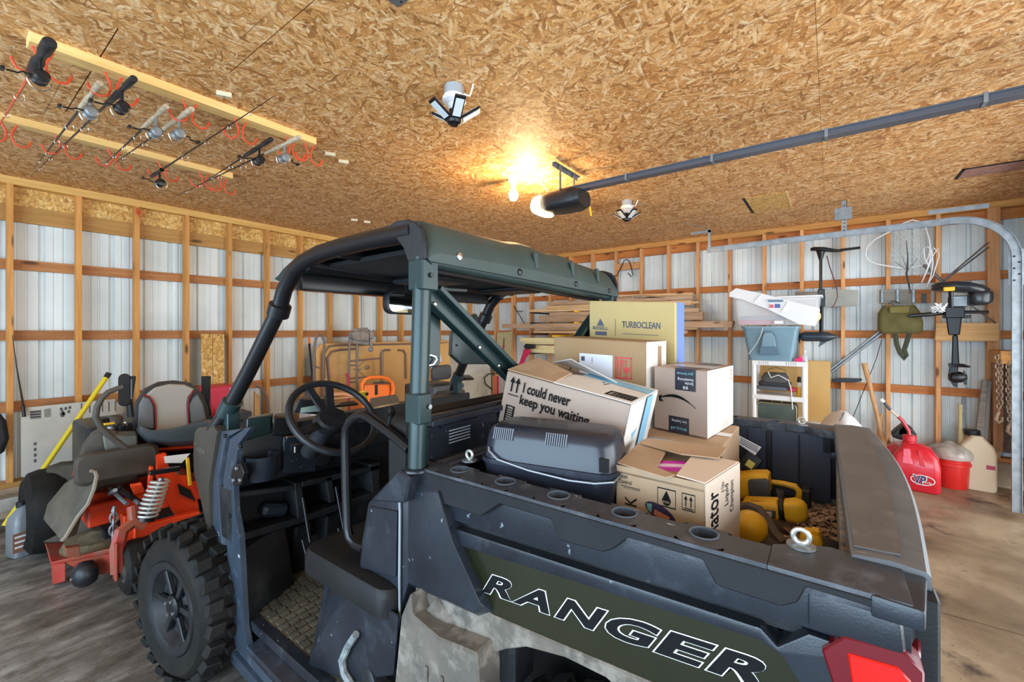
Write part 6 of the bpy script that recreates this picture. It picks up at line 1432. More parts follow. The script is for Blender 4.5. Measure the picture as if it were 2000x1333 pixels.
# ---------------------------------------------------------------- right wall and corner
RX = U
def R(px, py, X=6.2): return Vector(gX(px, py, X))
def poly(pts, X, th, d=1): return M().prism([R(px, py, X) for px, py in pts], (th, 0, 0))
# lumber rack: brackets on the studs with boards on them
t0 = thing('lumber_rack', 'steel arm brackets holding lumber on the right wall beyond the cartons', 'rack', (6.15, 3.2, 1.3))
for px in (1098,):
    for y0 in (603, 632, 655): part('arm', M().box(tuple(R(px-8, y0, 5.80)), tuple(R(px+8, y0+3, U-.006))), m_dew, t0)
for yy in (3.95, 3.14, 2.33):
    for zz in (z(.306), z(.137), z(-.040), z(-.357)): part('arm', M().box((5.70, yy-.012, zz-.03), (U-.004, yy+.012, zz-.006)), m_tblk if yy != 3.14 else m_dew, t0, bevel=.002)
boards = [  # (x0, x1 px extents), top py, bottom py, X, material, label
 (1069,1352, 586, 593, 5.80, m_old, 'top weathered board on the rack, bark edge showing'),
 (1065,1350, 594, 602, 5.82, m_old2, 'reddish board second from the top of the rack'),
 (1033,1200, 601, 606, 5.84, m_old2, 'thin red-brown board sticking out left on the top arm'),
 (1073,1364, 608, 615, 5.80, m_old, 'gray-brown board on the second arm of the rack'),
 (1052,1372, 615, 627, 5.83, m_old, 'wide tan board on the second arm of the rack'),
 (980,1430, 631, 640, 5.78, m_old, 'long pale weathered board, longest on the rack, at eye height'),
 (1045,1360, 641, 644, 5.82, m_old2, 'thin pinkish board under the longest board'),
 (1042,1340, 646, 651, 5.84, m_old2, 'lowest thin board on the eye-height arm, beside the dark spot'),
 (1015,1170, 661, 669, 5.80, m_pale, 'pale yellow board, uppermost of the yellow ones'),
 (1022,1190, 670, 674, 5.82, m_pale, 'thin pale yellow board, middle of the yellow ones'),
 (1035,1190, 677, 684, 5.84, m_pale, 'pale yellow board with wavy edge'),
 (1036,1190, 685, 692, 5.80, m_pale, 'lowest pale yellow board of the pile')]
for i, (x0, x1, y0, y1, X, mt, lab) in enumerate(boards):
    a = R(x0, y0, X); c = R(x1, y0, X); h = (y1-y0)*X/ray((x0+x1)/2, 0)[0]
    w_ = .09+.02*(i % 3)
    zt_ = EYE+(646-y0)*X/ray(1150, 0)[0]
    solo('lumber_board', M().hexa([(X, c.y, zt_-h*1.15), (X+w_, c.y, zt_-h*1.15), (X+w_, a.y, zt_-h*1.15), (X, a.y, zt_-h*1.15)], [(X, c.y, zt_), (X+w_, c.y, zt_+.004), (X+w_, a.y, zt_), (X, a.y, zt_-.004)]), mt, lab, 'board', 'lumber on the wall rack', bevel=.002)
# boards on top, above the tall carton
solo('lumber_board', M().hexa([tuple(R(1350,577,5.9)), (6.02,)+tuple(R(1350,577,5.9))[1:], (6.02,)+tuple(R(1190,581,5.9))[1:], tuple(R(1190,581,5.9))], [tuple(R(1352,572,5.9)), (6.02,)+tuple(R(1352,572,5.9))[1:], (6.02,)+tuple(R(1190,577,5.9))[1:], tuple(R(1190,577,5.9))]), m_old2, 'fresh board lying above the tall tan carton', 'board', 'lumber on the wall rack')
solo('bark_slab', M().loft([M().srect(R(px, py, 5.86), (1,0,0), (0,0,1), .06, h_, .02) for px, py, h_ in ((1190,585,.012), (1215,583,.02), (1250,582,.03), (1280,582,.026), (1310,584,.012))]), pm('bark', (.20,.14,.09), .9, 0, (.42,.34,.24), sc=20, bmp=.4, bsc=40), 'rough bark-edged slab on the rack above the tall carton', 'board')
for i, (x0, x1, y0, y1) in enumerate(((1330,1364,590,593), (1333,1366,603,606), (1333,1362,610,616), (1336,1360,618,623))):
    a, c = R(x0, y0, 5.85), R(x1, y1, 5.85)
    solo('lumber_board', M().box((5.85, c.y, c.z), (5.95, a.y, a.z)), m_old2, ('short board end right of the tall carton, '+('topmost','second from top','third from top','lowest')[i]), 'board', 'lumber on the wall rack', bevel=.002)
p0 = R(1335, 632, 5.8); p1 = R(1432, 628, 5.8)
solo('lumber_board', M().box((5.8, p1.y, p1.z-.035), (5.92, p0.y, p1.z+.005)), m_plateY, 'orange board end reaching toward the clear storage bin', 'board', 'lumber on the wall rack', bevel=.002)
# block with bow hanger between studs
t = thing('hanger_block', 'short wooden block between studs with a black hook strap, top middle', 'wooden block', tuple(R(1225, 530, U-.01)))
part('block', poly(((1204,516), (1251,511), (1251,524), (1204,529)), U+.01, .038), m_studR, t, bevel=.002)
part('hook_strap', M().tube([R(*p, U-.02) for p in ((1199,539), (1204,540), (1208,533), (1214,520), (1219,509), (1224,507), (1229,510), (1233,524), (1236,537), (1233,541), (1226,533))], .007, 6), m_blackm, t)
# diagonal dark brace left
t = thing('corner_tool', 'dark thin T-shaped rod leaning in the bay left of the lumber', 'rod', tuple(R(1010, 610, U)))
part('shaft', M().rod(R(1003,597,U+.05), R(1024,632,U-.03), .008, 6), m_blackm, t); part('tee', M().rod(R(1009,609,U+.02), R(1021,608,U+.02), .006, 6), m_blackm, t)
# pale board and crimson tools in the corner
t = thing('bottle_opener_board', 'pale upright board with a crimson bottle opener near the far corner', 'board', tuple(R(984, 700, 6.1)))
part('board', poly(((971,650), (1000,648), (998,708), (969,708)), U-.023, .022), m_pale, t)
part('opener', M().tube([R(984,660,U-.04), R(984,672,U-.04), R(982,684,U-.04)], [.006,.008,.012], 8), m_blackm, t)
part('opener_grip', M().tube([R(984,674,U-.04), R(981,692,U-.04), R(980,700,U-.04)], .016, 8), pm('crimson_grip', (.55,.03,.10), .4), t)
t = thing('crimson_tool', 'crimson handled tool hanging among the pale boards near the corner', 'tool', tuple(R(1025, 700, 5.7)))
part('handle', M().prism([R(*p, 5.68) for p in ((1023,682), (1032,678), (1036,688), (1026,700), (1020,716), (1012,715), (1018,698))], (.03,0,0)), pm('crimson_grip', (.55,.03,.10), .4), t, bevel=.003)
part('head', M().prism([R(*p, 5.67) for p in ((1022,678), (1026,672), (1044,673), (1044,681), (1028,683))], (.04,0,0)), m_blackp, t, bevel=.004)
t = thing('orange_level', 'orange and pink long tool standing by the white cabinet', 'tool', (R(965, 750, 5.5).x, R(965, 750, 5.5).y, 0))
a_ = R(968, 735, 5.5); part('body', M().box((5.48, a_.y-.03, .01), (5.54, a_.y+.05, a_.z)), pm('salmon', (.62,.20,.10), .5), t)
for k, (px, py) in enumerate(((968,735),)): pass
a_ = R(974, 735, 5.5); part('pink_edge', M().box((5.47, a_.y-.02, .01), (5.48, a_.y+.01, a_.z)), pm('crimson_grip', (.55,.03,.10), .4), t)
# --- white plastic shelf with totes
SXp = 5.62
t = thing('plastic_shelf', 'white plastic shelf unit against the right wall', 'shelf', (5.8, .5, 0))
yl, yr = R(1472, 700, SXp).y, R(1570, 700, SXp).y
zt1, zt2, zt3 = R(1500, 705, SXp).z, R(1500, 772, SXp).z, R(1500, 826, SXp).z
for y_ in (yl, yr):
    for x_ in (SXp, SXp+.33): part('leg', M().lathe((x_+.02, y_, 0), (0,0,1), [(.022,0), (.026,.01), (.026,zt1-.02), (.02,zt1)], 14), m_white, t)
for zz, nm in ((zt1, 'top'), (zt2, 'mid'), (zt3, 'low'), (.12, 'foot')):
    sh = part('shelf_board', M().box((SXp-.005, yr-.02, zz-.055), (SXp+.37, yl+.02, zz)), m_white, t, bevel=.006)
for k in range(5): 
    for yb in (yl-.06-.022*k, yr+.16-.022*k): part('rib', M().box((SXp-.009, yb-.004, zt1-.042), (SXp-.004, yb+.004, zt1-.008)), pm('rib_shadow_gray', (.55,.56,.57), .5), t)
# blue-gray tote on the shelf
m_tb = pm('tote_blue_gray', (.16,.27,.34), .35, 0, (.20,.33,.42), sc=3)
t = thing('storage_tote', 'blue-gray plastic tote sitting on the white shelf', 'storage tote', (5.8, .55, zt1))
yl2, yr2 = R(1451, 640, SXp).y, R(1560, 640, SXp).y; yb1, yb2 = R(1462, 700, SXp).y, R(1548, 700, SXp).y
zt_t = R(1500, 637, SXp).z
def rr(x0, x1, y0, y1, zz, r=.04): return M().srect(((x0+x1)/2, (y0+y1)/2, zz), (1,0,0), (0,1,0), abs(x1-x0)/2, abs(y1-y0)/2, r)
part('tub', M().loft([rr(SXp+.0, SXp+.32, yb2, yb1, zt1+.002), rr(SXp-.02, SXp+.34, (yb2+yr2)/2, (yb1+yl2)/2, (zt1+zt_t)/2), rr(SXp-.035, SXp+.36, yr2, yl2, zt_t-.02)]), m_tb, t, smooth=50)
part('rim', M().loft([rr(SXp-.05, SXp+.375, yr2-.012, yl2+.012, zt_t-.03, .05), rr(SXp-.05, SXp+.375, yr2-.012, yl2+.012, zt_t-.006, .05)]), m_tb, t)
ha = [R(*p, SXp-.04) for p in ((1483,693), (1485,675), (1488,655), (1496,647), (1508,647), (1515,655), (1519,675), (1524,693))]
part('handle_recess', M().prism(ha, (-.012,0,0)), pm('tote_blue_dark', (.09,.16,.22), .35), t, bevel=.004)
part('handle_bridge', M().prism([R(*p, SXp-.055) for p in ((1489,660), (1493,650), (1508,650), (1513,660), (1516,678), (1487,678))], (-.012,0,0)), m_tb, t, bevel=.006)
part('cord', M().tube([R(*p, SXp-.062) for p in ((1490,640), (1486,655), (1480,668), (1470,682), (1462,692))], .005, 6), pm('cord_gray', (.5,.55,.57), .5), t)
# clear bin on top of it with its lid askew
m_clear = pm('clear_plastic', (.86,.89,.93), .25, alpha=.42)
m_clearl = pm('clear_lid', (.88,.90,.93), .25, alpha=.72)
t = thing('clear_storage_bin', 'clear plastic bin with red and gray contents and a tilted lid, on the tote', 'storage bin', (5.75, .5, zt_t))
bX = SXp-.04
yl3, yr3 = R(1434, 580, bX).y, R(1603, 580, bX).y; yb3, yb4 = R(1438, 633, bX).y, R(1596, 638, bX).y
zb3 = R(1500, 636, bX).z+.006; zt3_ = R(1500, 582, bX).z
m = M(); o1, o2 = rr(bX, bX+.36, yb4, yb3, zb3), rr(bX-.02, bX+.38, yr3, yl3, zt3_); m.loft([o1, o2], cap=False); n_ = len(o1); m.f.append(tuple(range(n_))[::-1])
part('tub', m, m_clear, t, smooth=50)
part('rim', M().tube([tuple(Vector(p)) for p in rr(bX-.03, bX+.39, yr3-.01, yl3+.01, zt3_, .05)], .010, 6, closed=True), m_white, t)
part('red_contents', M().box((bX+.015, R(1530,630,bX).y, zb3+.004), (bX+.33, R(1441,630,bX).y, R(1500,626,bX).z)), pm('crimson_cloth', (.60,.10,.22), .7), t, bevel=.015)
part('gray_contents', M().box((bX+.015, R(1530,630,bX).y, R(1500,626,bX).z), (bX+.33, R(1445,630,bX).y, R(1500,617,bX).z)), pm('blue_gray_cloth', (.24,.30,.40), .7), t, bevel=.015)
part('yellow_contents', M().ball(R(1575, 618, bX+.15), (.13,.14,.10), 14), pm('straw_yellow', (.78,.70,.38), .7), t)
ld = [R(1424,577,bX-.05), R(1440,563,bX+.25), R(1597,600,bX+.30), R(1598,639,bX-.03), R(1560,636,bX-.05)]
part('lid', M().prism([R(1425,572,bX-.06), R(1438,563,bX-.05), R(1490,574,bX-.05), R(1600,602,bX-.05), R(1602,606,bX-.055), R(1592,638,bX-.055), R(1560,634,bX-.06), R(1500,605,bX-.06), R(1450,586,bX-.06), R(1424,580,bX-.06)], (-.014,0,0)), m_clearl, t, bevel=.004)
for p, q in (((1473,591), (1488,575)), ((1526,611), (1540,589))): part('lid_rib', M().rod(R(*p, bX-.076), R(*q, bX-.076), .006, 6), m_white, t)
part('latch', M().prism([R(*p, bX-.078) for p in ((1500,586), (1530,586), (1529,590), (1501,590))], (-.01,0,0)), pm('latch_blue', (.10,.18,.28), .4), t)
part('sticker', M().prism([R(*p, bX-.078) for p in ((1502,593), (1525,593), (1525,604), (1502,604))], (-.002,0,0)), m_white, t)
part('sticker_mark', M().prism([R(*p, bX-.081) for p in ((1513,594), (1524,594), (1524,602), (1513,602))], (-.001,0,0)), pm('sticker_blue', (.08,.12,.35), .5), t)
part('sticker_mark', M().prism([R(*p, bX-.081) for p in ((1503,595), (1511,595), (1511,602), (1503,602))], (-.001,0,0)), pm('sticker_red', (.60,.12,.15), .5), t)
part('corner_label', M().prism([R(*p, bX-.03) for p in ((1512,627), (1530,627), (1530,633), (1512,633))], (-.002,0,0)), m_white, t)
# small things on the shelf
t = thing('glass_bottle', 'clear glass bottle with a pink cap item on the right end of the shelf top', 'bottle', tuple(R(1570, 697, SXp+.05)))
b0 = R(1572, 697, SXp+.06); b0.z = zt1
part('bottle', M().lathe(b0, (0,0,1), [(.028,0), (.03,.01), (.03,.06), (.012,.085), (.010,.105)], 14), pm('glass_gray', (.75,.78,.80), .1, alpha=.4), t)
part('cap', M().lathe(b0+Vector((0,0,.105)), (0,0,1), [(.012,0), (.012,.014)], 12), m_white, t)
t = thing('pink_item', 'small bright pink plastic item on the shelf beside the glass bottle', 'trinket', tuple(R(1558, 697, SXp)))
b1 = R(1560, 697, SXp+.02); b1.z = zt1
part('body', M().loft([M().srect(b1+Vector((0,0,q)), (1,0,0), (0,1,0), r, r*1.5, .01) for q, r in ((0,.022), (.02,.028), (.04,.02))]), pm('hot_pink', (.80,.06,.20), .4), t)
part('top', M().ball(b1+Vector((0,-.012,.05)), (.016,.02,.014), 10), pm('hot_pink', (.80,.06,.20), .4), t)
t = thing('folded_clothes', 'heap of dark gray folded cloth with cords on the middle shelf', 'cloth', tuple(R(1515, 766, SXp+.1)))
cb = zt2+.001; 
def hb2(y0, y1, z0, z1, mt, nm):
    a_, c_ = R(y0, 760, SXp+.05).y, R(y1, 760, SXp+.05).y
    za, zb = zt2+(768-z1)*.0, 0
    part(nm, M().loft([rr(SXp+.03, SXp+.30, c_+.01, a_-.01, R(1500, z1, SXp).z, .05), rr(SXp+.01, SXp+.32, c_, a_, (R(1500, z1, SXp).z+R(1500, z0, SXp).z)/2, .06), rr(SXp+.05, SXp+.28, c_+.03, a_-.03, R(1500, z0, SXp).z, .05)]), mt, t, smooth=60)
hb2(1477, 1540, 754, 763, pm('cloth_blue_gray', (.16,.19,.23), .9), 'cloth')
hb2(1480, 1544, 745, 755, pm('cloth_charcoal', (.06,.06,.07), .9), 'cloth')
hb2(1486, 1538, 731, 747, pm('cloth_dark', (.10,.10,.10), .9), 'cloth')
part('white_cord', M().tube([R(*p, SXp-.015) for p in ((1500,727), (1506,738), (1520,733), (1530,738), (1540,744), (1545,760), (1547,785), (1548,800))], .005, 6), m_white, t)
part('wire_loop', M().tube([R(*p, SXp+.1) for p in ((1500,732), (1500,722), (1516,718), (1534,724), (1535,732))], .003, 6), m_blackm, t)
part('red_cloth', M().ball(R(1548, 761, SXp+.06), (.05,.05,.028), 10), pm('red_cloth', (.45,.05,.10), .8), t)
t = thing('glue_bottle', 'yellow and black bottle standing at the right of the middle shelf', 'bottle', tuple(R(1561, 768, SXp+.05)))
g0 = R(1562, 766, SXp+.08); g0.z = zt2
part('bottle', M().lathe(g0, (0,0,1), [(.03,0), (.034,.01), (.034,.09), (.028,.11)], 14), m_dew, t); part('label', M().lathe(g0+Vector((0,0,.11)), (0,0,1), [(.029,0), (.029,.05)], 14), m_white, t)
part('cap', M().lathe(g0+Vector((0,0,.16)), (0,0,1), [(.026,0), (.022,.06)], 14), m_blackp, t)
t = thing('green_case', 'old dark green hard case with brass edging on the lower shelf', 'case', tuple(R(1517, 818, SXp+.05)))
gc = R(1517, 812, SXp+.10); gc.z = zt3+.119
part('shell', M().loft([M().srect(gc+Vector((d, 0, 0)), (0,1,0), (0,0,1), .205-i, .11-i, .04) for d, i in ((-.06,.012), (-.05,0), (.10,0), (.11,.012))]), pm('case_green', (.055,.075,.065), .5, 0, (.08,.105,.09), sc=6), t)
part('brass_edge', M().tube([tuple(p) for p in M().srect(gc+Vector((-.062,0,0)), (0,1,0), (0,0,1), .195, .10, .04)], .007, 6, closed=True), pm('brass_dull', (.42,.36,.20), .4, .6), t)
part('handle', M().tube([gc+Vector((-.0, a, b)) for a, b in ((-.05,.11), (-.04,.135), (.04,.135), (.05,.11))], .007, 6), pm('brass_dull', (.42,.36,.20), .4, .6), t)
# tan door panel standing behind the shelf
t = thing('tan_panel', 'tall tan wooden panel standing behind the white shelf', 'panel', (6.15, .3, 0))
a_, c_ = R(1480, 712, 6.12), R(1622, 706, 6.12)
part('panel', M().box((6.12, c_.y, .05), (6.16, a_.y, c_.z)), pm('panel_tan', (.62,.36,.11), .55, 0, (.70,.43,.15), sc=2), t, bevel=.004)
# trolling motor on its gray mounting board
t = thing('trolling_motor', 'black trolling motor hanging on the right wall above the clear bin', 'trolling motor', tuple(R(1604, 660, 5.95)))
TX = 5.98
part('mount_board', poly(((1553,570), (1600,570), (1600,602), (1553,602)), U-.045, .04), m_grayw, t); part('mount_board', poly(((1608,565), (1676,567), (1675,597), (1608,600)), U-.045, .04), pm('pale_gray_board', (.36,.36,.32), .7, 0, (.45,.45,.41), sc=5), t)
part('shaft', M().rod(R(1603,505,TX), R(1603,655,TX), .016, 10), m_blackm, t)
part('lower_shaft', M().rod(R(1606,590,TX-.02), R(1605,660,TX-.02), .014, 10), m_blackm, t)
part('head', M().loft([M().srect(R(px, py, TX), (1,0,0), (0,0,1), w_, h_, .02) for px, py, w_, h_ in ((1583,488,.03,.015), (1590,487,.06,.02), (1610,488,.06,.024), (1630,490,.04,.018), (1645,490,.02,.012))]), m_blackm, t, smooth=50)
part('neck', M().lathe(R(1603,508,TX), (0,0,1), [(.018,0), (.05,.12)], 12), m_blackm, t)
part('tiller', M().rod(R(1640,489,TX), R(1680,484,TX), .015, 10), m_blackm, t)
part('clamp', M().box(tuple(R(1597,565,TX-.04)), tuple(R(1611,600,TX+.06))), m_blackm, t, bevel=.006)
part('clamp_screw', M().rod(R(1612,570,TX-.03), R(1614,598,TX-.03), .009, 8), m_steel, t)
mo = R(1568,658,TX); mt2 = R(1603,657,TX)
part('motor', M().lathe(mo, (mt2-mo), [(.02,0), (.05,.02), (.055,.10), (.055,.50), (.05,.58), (.035,.68), (.008,.78)], 18), m_blackm, t) if False else part('motor', M().tube([R(px, 658, TX) for px in (1562,1566,1572,1601,1606,1618,1628,1637)], [.02,.05,.055,.055,.062,.052,.03,.006], 16), pm('motor_blue_black', (.03,.04,.055), .35), t, smooth=60)
part('fin', poly(((1603,662), (1628,660), (1598,679)), TX-.005, .01), m_tgray, t)
part('propeller', M().loft([M().srect(R(1563, 658, TX)+Vector((0,.01*k,0)), (1,0,0), (0,0,1), .015, .09-.02*k, .01) for k in range(3)]), m_blackp, t)
part('cable', M().tube([R(*p, 6.02) for p in ((1615,500), (1620,520), (1627,540), (1634,560), (1636,580), (1630,595), (1624,602))], .006, 6), pm('cable_red_black', (.14,.03,.03), .5), t)
# gray blocks with straps and the net
t = thing('rod_holder_board', 'dark gray board with three bright metal straps left of the outboard motor', 'board', tuple(R(1750, 580, 6.2)))
part('board', poly(((1718,566), (1788,566), (1788,593), (1718,593)), U-.04, .038), m_grayw, t)
for px in (1723, 1753, 1784): part('strap', M().box(tuple(R(px-2.5,565,U-.06)), tuple(R(px+2.5,592,U-.04))), m_steel, t, bevel=.002)
part('block', poly(((1788,566), (1818,566), (1818,592), (1788,592)), U-.03, .03), m_girtY, t); part('hook', poly(((1800,574), (1809,574), (1809,592), (1800,592)), U-.05, .02), m_blackm, t)
t = thing('landing_net', 'round fishing landing net with a white hoop and gray mesh on the right wall', 'net', tuple(R(1750, 500, 6.1)))
NX = 6.12
hoop = [R(*p, NX) for p in ((1806,517), (1790,521), (1765,524), (1740,521), (1712,516), (1696,509), (1690,498), (1694,482), (1710,467), (1735,454), (1752,445), (1765,436), (1782,430), (1800,434), (1808,445), (1814,465), (1817,482), (1814,500))]
part('hoop', M().tube(hoop, .008, 6, closed=True), m_white, t)
part('handle', M().rod(R(1804,518,NX), R(1843,552,NX-.1), .016, 8), m_steel, t)
m = M(); rnd = random.Random(5)
cols = 17; rows = 15; gp = []
for i in range(rows+1):
    row = []
    for j in range(cols+1):
        u_, v_ = j/cols, i/rows
        px = 1738+u_*(72-6*v_)+6*math.sin(v_*5+u_*4)*.5; py = 452+v_*80-10*v_*math.cos(u_*PI)
        row.append(R(px, py, NX+.02+.03*math.sin(u_*9)*.5))
    gp.append(row)
for i in range(rows):
    for j in range(cols):
        if (i+j) % 2 == 0: m.rod(gp[i][j], gp[i+1][j+1], .0022, 3)
        else: m.rod(gp[i][j+1], gp[i+1][j], .0022, 3)
        if i % 2 == 0: m.rod(gp[i][j], gp[i][j+1], .0016, 3)
part('mesh', m, pm('net_cord', (.62,.64,.62), .8), t, kind='stuff')
part('net_bottom', M().tube([R(*p, NX-.02) for p in ((1770,470), (1773,500), (1772,528), (1770,535), (1776,560), (1778,575))], [.003,.005,.009,.009,.008,.003], 7), pm('dark_cord', (.06,.06,.06), .8), t)
for p, q in (((1748,512), (1772,528)), ((1792,505), (1772,530)), ((1762,500), (1772,528))): part('cord', M().rod(R(*p, NX-.01), R(*q, NX-.02), .0022, 5), pm('dark_cord', (.06,.06,.06), .8), t)
t = thing('white_rope', 'loops of thin white rope hanging between the net and the outboard motor', 'rope', tuple(R(1818, 520, 6.05)))
for pts in (((1810,560), (1818,540), (1822,515), (1820,490), (1812,482), (1804,486), (1806,505), (1814,520)), ((1803,545), (1812,525), (1822,500), (1832,485), (1834,500), (1828,520), (1822,540), (1808,562)), ((1800,552), (1808,535), (1816,510), (1818,488), (1824,484), (1830,492))):
    part('rope', M().tube([R(*p, 6.02) for p in pts], .005, 6), m_white, t)
# leaning steel tracks
t = thing('steel_strip', 'pair of bright steel strips leaning diagonally above the outboard motor', 'steel strip', tuple(R(1880, 510, 6.0)))
for dy in (0, 7): part('strip', M().tube([R(1843,548+dy*.3,5.95), R(1930,474+dy*1.4,6.2)], .016, 4, flat=.5), m_steel, t)
t = thing('steel_strip', 'pair of steel strips leaning diagonally behind the shelf, lower and farther', 'steel strip', tuple(R(1680, 690, 6.2)))
for dy in (0, 7): part('strip', M().rod(R(1622,722+dy,U-.03), R(1728,640+dy,U-.03), .013, 6), m_steel, t)
# outboard motor on its bracket board
OX = 5.92
t = thing('outboard_motor', 'black outboard boat motor hanging on a pine board on the right wall', 'outboard motor', tuple(R(1865, 680, 6.0)))
part('mount_board', poly(((1828,631), (1953,631), (1952,667), (1826,666)), U-.09, .06), wood('mount_pine', (.62,.32,.10), (.82,.50,.22), 'Y'), t, bevel=.003)
part('cowl', M().loft([M().srect(R(px, py, OX), (1,0,0), (0,0,1), w_, h_, .05) for px, py, w_, h_ in ((1820,562,.06,.025), (1828,561,.12,.04), (1860,561,.15,.05), (1885,562,.15,.05), (1915,567,.13,.045), (1930,571,.08,.035))]), pm('cowl_black', (.025,.028,.033), .25), t, smooth=60)
part('fuel_tank', M().loft([M().srect(R(px, py, OX-.03), (1,0,0), (0,0,1), w_, h_, .04) for px, py, w_, h_ in ((1893,584,.09,.055), (1900,583,.11,.07), (1925,582,.11,.07), (1936,580,.08,.05))]), pm('cowl_black', (.025,.028,.033), .25), t, smooth=60)
part('engine_block', M().box(tuple(R(1856,578,OX-.05)), tuple(R(1885,601,OX+.08))), m_steel, t, bevel=.01)
part('engine_side', M().box(tuple(R(1880,578,OX-.03)), tuple(R(1896,598,OX+.06))), m_tgray, t, bevel=.01)
part('choke_knob', M().cbox(R(1853,565,OX-.13), (.05,.08,.04)), m_dew, t, bevel=.006)
part('choke_stem', M().rod(R(1857,570,OX-.1), R(1858,600,OX-.06), .018, 8), m_blackm, t)
part('rope_coil', M().tube([R(1826+12*math.sin(k*1.9)+k*.35, 602+9*math.cos(k*2.3), OX-.12-.02*math.sin(k)) for k in range(40)], .007, 5), m_white, t)
part('tiller', M().tube([R(1772,618,OX-.05), R(1782,617,OX-.05), R(1820,614,OX-.04), R(1850,610,OX)], [.012,.02,.022,.022], 10), m_blackm, t)
part('clamp_bracket', M().box(tuple(R(1846,600,OX-.08)), tuple(R(1878,622,OX+.06))), m_blackm, t, bevel=.008)
part('swivel', M().hexa([R(1852,655,OX-.07), R(1875,655,OX-.07), R(1875,655,OX+.05), R(1852,655,OX+.05)], [R(1846,612,OX-.07), R(1880,612,OX-.07), R(1880,612,OX+.05), R(1846,612,OX+.05)]), m_blackm, t, bevel=.01)
part('clamp_arm', M().rod(R(1880,610,OX-.03), R(1930,610,OX-.0), .016, 8), m_blackm, t); part('clamp_handle', M().box(tuple(R(1880,616,OX-.06)), tuple(R(1893,622,OX))), m_blackm, t, bevel=.004)
part('drive_shaft', M().hexa([R(1858,716,OX-.04), R(1874,716,OX-.04), R(1874,716,OX+.03), R(1858,716,OX+.03)], [R(1860,655,OX-.04), R(1871,655,OX-.04), R(1871,655,OX+.03), R(1860,655,OX+.03)]), m_blackm, t, bevel=.01)
part('cavitation_plate', M().hexa([R(1852,717,OX-.08), R(1895,719,OX-.03), R(1898,716,OX+.03), R(1852,714,OX+.08)], [R(1852,712,OX-.08), R(1880,711,OX-.03), R(1882,711,OX+.03), R(1852,709,OX+.08)]), m_blackm, t, bevel=.004)
part('gear_case', M().tube([R(1852,737,OX), R(1858,737,OX), R(1876,737,OX), R(1888,737,OX)], [.03,.055,.055,.03], 12), m_blackm, t)
part('leg', M().hexa([R(1852,735,OX-.025), R(1870,735,OX-.025), R(1870,735,OX+.025), R(1852,735,OX+.025)], [R(1854,715,OX-.025), R(1872,715,OX-.025), R(1872,715,OX+.025), R(1854,715,OX+.025)]), m_blackm, t, bevel=.006)
part('skeg', poly(((1853,740), (1872,740), (1870,758), (1862,755)), OX-.006, .012), m_blackm, t)
for pts in (((1880,735), (1883,722), (1888,735)), ((1880,738), (1888,738), (1889,752), (1883,752))): part('propeller_blade', poly(pts, OX-.03, .012), m_blackm, t)
part('spare_bracket', M().rod(R(1895,596,OX), R(1945,632,U-.08), .008, 6), m_steel, t)
# olive bag
t = thing('olive_bag', 'olive canvas bag with a hanging strap left of the outboard motor', 'bag', tuple(R(1757, 650, 6.1)))
part('body', M().loft([M().srect(R(px, py, 6.08), (1,0,0), (0,1,0), w_, h_, .04) for px, py, w_, h_ in ((1755,597,.05,.13), (1755,612,.08,.17), (1757,630,.09,.18), (1757,645,.08,.18), (1756,652,.05,.15))]), pm('olive_canvas', (.10,.085,.025), .9, 0, (.15,.13,.045), sc=8), t, smooth=60)
part('top_panel', poly(((1737,600), (1776,598), (1776,612), (1738,612)), 5.98, .02), pm('olive_light', (.20,.17,.05), .9), t, bevel=.006)
part('strap', M().tube([R(*p, 6.1) for p in ((1748,652), (1752,675), (1758,690), (1768,702), (1770,695), (1766,684), (1772,665), (1776,650))], .022, 4, flat=.3), pm('olive_dark', (.06,.065,.04), .9), t)
part('hook_cord', M().tube([R(*p, 6.12) for p in ((1735,594), (1745,588), (1757,592))], .006, 6), m_blackm, t)
# pickaxe handle and thin cable
t = thing('wooden_handle', 'long pale wooden tool handle leaning right of the shelf', 'tool', (5.9, -.3, 0))
a_ = R(1688,710,6.18); b_ = R(1728,872,6.0)
part('handle', M().tube([a_, a_+(b_-a_)*.5, b_, b_+(b_-a_)*.25], [.028,.02,.022,.03], 10), wood('handle_wood', (.50,.25,.10), (.68,.42,.22), 'Z', knots=False), t)
part('iron_head', M().cbox(b_+(b_-a_)*.24, (.06,.35,.05), (0,0,.2)), m_tblk, t, bevel=.01)
t = thing('wooden_handle', 'short wooden handle crossing behind the long pale one near the floor', 'tool', (5.95, -.25, 0))
a_ = R(1720,810,6.15); b_ = R(1716,905,5.95); part('handle', M().tube([a_, b_, (b_.x, b_.y, .03)], .024, 8), wood('handle_wood', (.50,.25,.10), (.68,.42,.22), 'Z', knots=False), t)
t = thing('thin_cable', 'thin dark cable running down diagonally from the olive bag', 'cable', tuple(R(1700, 750, 6.15)))
part('cable', M().tube([R(1722,664,6.15), R(1712,700,6.16), R(1665,818,6.15), R(1660,860,6.1)], .004, 6), m_blackm, t)
t = thing('black_knife', 'flat black wedge lying on the girt behind the shelf', 'tool', tuple(R(1665, 745, U+.02)))
part('body', poly(((1625,742), (1640,739), (1683,740), (1684,744), (1668,748), (1625,747)), U-.03, .04), m_blackm, t, bevel=.003)
